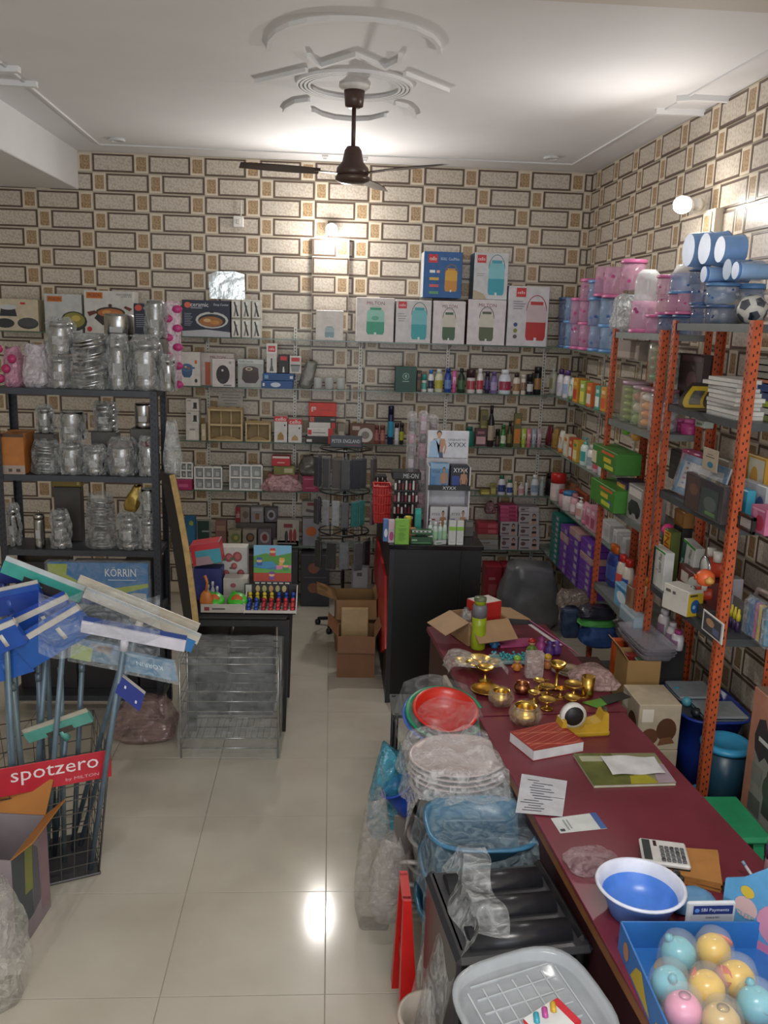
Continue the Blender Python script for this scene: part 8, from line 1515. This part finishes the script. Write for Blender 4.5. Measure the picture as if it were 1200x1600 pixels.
# three nested tilted basins at the far end, on a tall stack
nest('buckets in the stack under the red basin', 3, (.53,3.66), .15, .34, ['#6a6a70','#8a8478'], .13, names='grey')
for k, (c, r, s) in enumerate((('#3f66b4',.178,'blue'),('#1a8a60',.165,'green'),('#c02418',.135,'red'))): basin('%s round basin nested in the tilted trio' % s, (.53, 3.66-.012*k, .635+.022*k), r, .09, c, (.30,0,.1), group='tilted basin trio')
tag(MB().sheet(lambda u, v: (.53+(u-.5)*.40+.012*math.sin(11*v), 3.68+(v-.5)*.40, .76+.03*math.sin(6*u+2)*math.sin(5*v)-.16*max(0,abs(u-.5)*2-.75)/.25-.12*max(0,.2-v)/.2+.05*(v-.5)), 24, 16).build('film_sheet', FT2), 'clear film draped over the tilted basins', 'film')
# white oval trays in film
nest('tubs under the white trays', 4, (.54,3.25), .165, .26, ['#8d8682','#a39a94','#4a4042'], .118, 1.1, .95, 'pale')
for k in range(4): basin('pinkish white oval tray, %s from the bottom in the film-wrapped pile' % ORD[k], (.54, 3.245, .62+.022*k), .165, .05, '#b7a8a6', (.05,0,.12), 'oval_tray', 'tray', 1.15, .95, group='white oval trays')
t = tag(MB().sheet(lambda u, v: (.54+(u-.5)*.46+.014*math.sin(13*v+4*u), 3.24+(v-.5)*.42+.01*math.sin(12*u), .745+.012*math.sin(17*u+3*v)+.010*math.sin(15*v)-.14*max(0,abs(u-.5)*2-.82)/.18-.10*max(0,.14-v)/.14), 30, 22).build('film_sheet', film('#dcdcde', .30, .08, 26)), 'glossy film over the white oval trays', 'film')
p = PZ(540+440/3.078, 1080+420/3.078, .70); cbox('price_tag', 'small white plastic clip on the oval trays', 'tag', (p.x, p.y-.01, .716), .05, .02, .022, '#c4bcbc')
# blue tub
t = tub('large steel-blue plastic tub in clear film', (.575, 2.88, .30), .19, .17, .36, mat('#3f7496', .3), taper=.78, p=.75, group=TG)
MB().box(0,.0,.2,.24,.012,.1,0,.004).build('inner_rib', mat('#2f6080', .4), t, (0,.11,0))
tub('second blue tub nested under the upper one', (.56, 2.87, .15), .19, .17, .36, mat('#3a6c8c', .3), taper=.78, p=.75, group=TG)
tub('third blue tub at the floor of the blue stack', (.55, 2.86, 0), .19, .17, .36, mat('#35657f', .3), taper=.78, p=.75, group=TG)
tag(MB().sheet(lambda u, v: (.575+(u-.5)*.46+.012*math.sin(10*v), 2.88+(v-.5)*.42, .672+.012*math.sin(9*u+2)*math.sin(7*v)-.05*math.sin(PI*u)*math.sin(PI*v)*.6-.22*max(0,abs(u-.5)*2-.8)/.2-.2*max(0,.16-v)/.16), 26, 18).build('film_sheet', film('#b8cdd8', .22, .08, 20)), 'clear film over the blue tub', 'film')
# black moulded stool lying on a black tub stack
BKm = mat('#1e1f23', .32, 0, .1)
t = thing('black_stool', 'black moulded plastic stool lying on its side in clear film', 'stool', (.565, 2.41, .24), (0,0,.12), TG); t.scale = (1.04,1.06,1.04)
MB().box(0,.0,0,.36,.36,.38,0,.03).build('body', BKm, t); MB().box(-.0,-.02,.38,.40,.40,.03,0,.014).build('seat_rim', mat('#26272b', .3), t)
for k in range(3): MB().tube([(-.15,-.14+.12*k,.398),(.15,-.14+.12*k,.398)], .045, 14).build('rounded_rib', mat('#232429', .28), t)
MB().box(.178,0,.02,.03,.38,.40,0,.012).build('end_rail', mat('#17181b', .35), t); MB().box(-.175,0,.02,.03,.38,.39,0,.012).build('end_rail', mat('#2a2b30', .3), t)
cbox('black_crate', 'black plastic crate under the lying stool', 'crate', (.565, 2.42, 0), .34, .36, .238, '#1a1a1d', [('R',.1+.2*k,.2,.22+.2*k,.8,'#26262a') for k in range(4)], rz=.16)
tag(MB().sheet(lambda u, v: (.335+.20*u+.012*math.sin(9*v)-.03*(u < .5), 2.17+.44*v, .14+.60*min(1,u*1.9)+.012*math.sin(13*v+5*u)), 20, 26, 0, False).build('film_sheet', film('#c8ccce', .34, .1, 18)), 'bunched clear film hanging down the front of the black stool', 'film')
# clear lidded tray with a red card, bottom edge
tub('grey tub under the clear tray at the bottom edge', (.57, 1.97, 0), .17, .16, .60, mat('#5a5c60', .35), taper=.8, p=.7, group=TG)
t = thing('clear_ribbed_tray', 'large clear ribbed plastic tray at the bottom edge', 'tray', (.565, 1.97, .64), (.10,-.06,.3), TG)
st = stadium(.185, .175, 36, .62); mb = MB(); mb.add([(x, y, 0) for x, y in st]+[(x*1.07, y*1.07, .03) for x, y in st]+[(x*1.07, y*1.07, .04) for x, y in st]+[(x*.97, y*.97, .035) for x, y in st]+[(x*.93, y*.93, .01) for x, y in st], [(i*36+k, i*36+(k+1) % 36, (i+1)*36+(k+1) % 36, (i+1)*36+k) for i in range(4) for k in range(36)]+[tuple(4*36+k for k in range(36))], 0, True)
mb.build('tray_shell', mat('#c4cad0', .15, 0, .05, alpha=.5), t)
for k in range(-3,4): MB().bar((-.12,.045*k,.0125),(.12,.045*k,.0125),.004,.005).build('rib', mat('#c4cace', .2, alpha=.7), t); MB().bar((.045*k,-.12,.0125),(.045*k,.12,.0125),.004,.005).build('rib', mat('#c4cace', .2, alpha=.7), t)
c = tag(MB().box(0,0,0,.13,.09,.012,0,.006).build('red_card', mat('#b82430', .35), None, (.60,1.92,.672), (.10,-.06,.55)), 'red edged card with coloured capsules on the clear tray', 'card')
MB().box(-.012,0,.012,.10,.085,.001).build('white_panel', mat('#c8c8c8', .4), c)
for k, q in enumerate(('#3a9ab0','#b04a90','#c8a030')): MB().lathe([(0,0),(.008,.004),(.008,.03),(0,.034)], seg=8).build('capsule', mat(q, .35), c, (-.045+.03*k,.01,.016), (0,PI/2,.9))
# red stool, green bowl
pr_ = PZ(648,1592,0); t = thing('red_stool', 'red plastic stool with flared leg at the aisle side of the tubs', 'stool', (.40, 2.80, 0)); RS = mat('#b81a18', .3)
def leg(x0, y0, x1, y1, w0, w1, h): return MB().add([(x0-w0,y0-w0,h),(x0+w0,y0-w0,h),(x0+w0,y0+w0,h),(x0-w0,y0+w0,h),(x1-w1,y1-w1,0),(x1+w1,y1-w1,0),(x1+w1,y1+w1,0),(x1-w1,y1+w1,0)], [(0,1,2,3),(7,6,5,4),(0,4,5,1),(1,5,6,2),(2,6,7,3),(3,7,4,0)])
leg(-.105,-.115,-.085,-.12,.014,.034,.485).build('leg', RS, t); leg(-.105,.03,-.105,.06,.014,.028,.485).build('leg', RS, t); MB().bar((-.105,-.115,.475),(-.105,.03,.475),.03,.02).build('seat_edge', RS, t); MB().bar((-.10,-.115,.20),(-.105,.05,.20),.02,.05).build('side_rail', RS, t)
basin('green bowl at the foot of the grey tub', (.36, 2.32, .0), .11, .16, '#14704a', name='green_bowl', cat='bowl'); basin('beige bowl nested on the green bowl', (.355, 2.36, .17), .10, .14, '#a89c90', name='beige_bowl', cat='bowl')
# bags hanging at the aisle side
def hangbag(label, px, Y, w, h, m, seed, name='hanging_bag'):
    p = PY(*px, Y); return pouch(name, label, 'bag', (p.x, Y, 0 if p.z < .2 else p.z), w, .12, h + (p.z if 0 < p.z < .2 else 0), m, seed, .2, top=.45)
hangbag('teal plastic goods in a clear bag at the aisle side', (606,1305), 3.42, .17, .40, film('#3f8ea4', .55, .12, 14), 91)
hangbag('long crumpled clear bag nearest the aisle', (585,1395), 3.20, .15, .42, film('#a8a09a', .3, .1, 18), 92)
hangbag('second crumpled clear bag low beside the tubs', (607,1430), 2.98, .15, .32, film('#a49c98', .3, .1, 18), 93)
basin('blue bowl edge showing beside the tray stack', (.37, 3.36, .42), .07, .13, '#2348a8', (0,-.5,0), name='blue_bowl', cat='bowl')
cbox('pale_tub_base', 'pale carton under the blue bowl', 'box', (.36, 3.42, 0), .12, .14, .40, '#7d7672')
t = thing('black_trolley', 'black wheeled trolley frame behind the tilted basins', 'trolley', (.44, 3.98, 0)); 
for sx in (-1,1):
    for sy in (-1,1): MB().tube([(sx*.1,sy*.1,.03),(sx*.1,sy*.1,.62)], .01, 6).build('upright', BKm, t); MB().lathe([(.014,-.01),(.02,-.006),(.02,.006),(.014,.01)], seg=12).build('wheel', BKm, t, (sx*.1,sy*.1,.02), (PI/2,0,0))
MB().box(0,0,.30,.24,.24,.015).build('tray', BKm, t); MB().box(0,0,.60,.24,.24,.015).build('tray', BKm, t)
for k in range(3):
    tag(MB().tube([(0,0,0),(-.07,.005,.005),(-.085,.03,-.015),(-.07,.06,-.03),(0,.06,-.03)], .008, 6).build('tub_handle', mat('#a8a09c', .4), None, (.385, 2.98+.05*k, .42-.13*k)), '%s pale bucket handle sticking out of the tub stack' % ('upper','middle','lower')[k], 'handle', 'bucket handles')
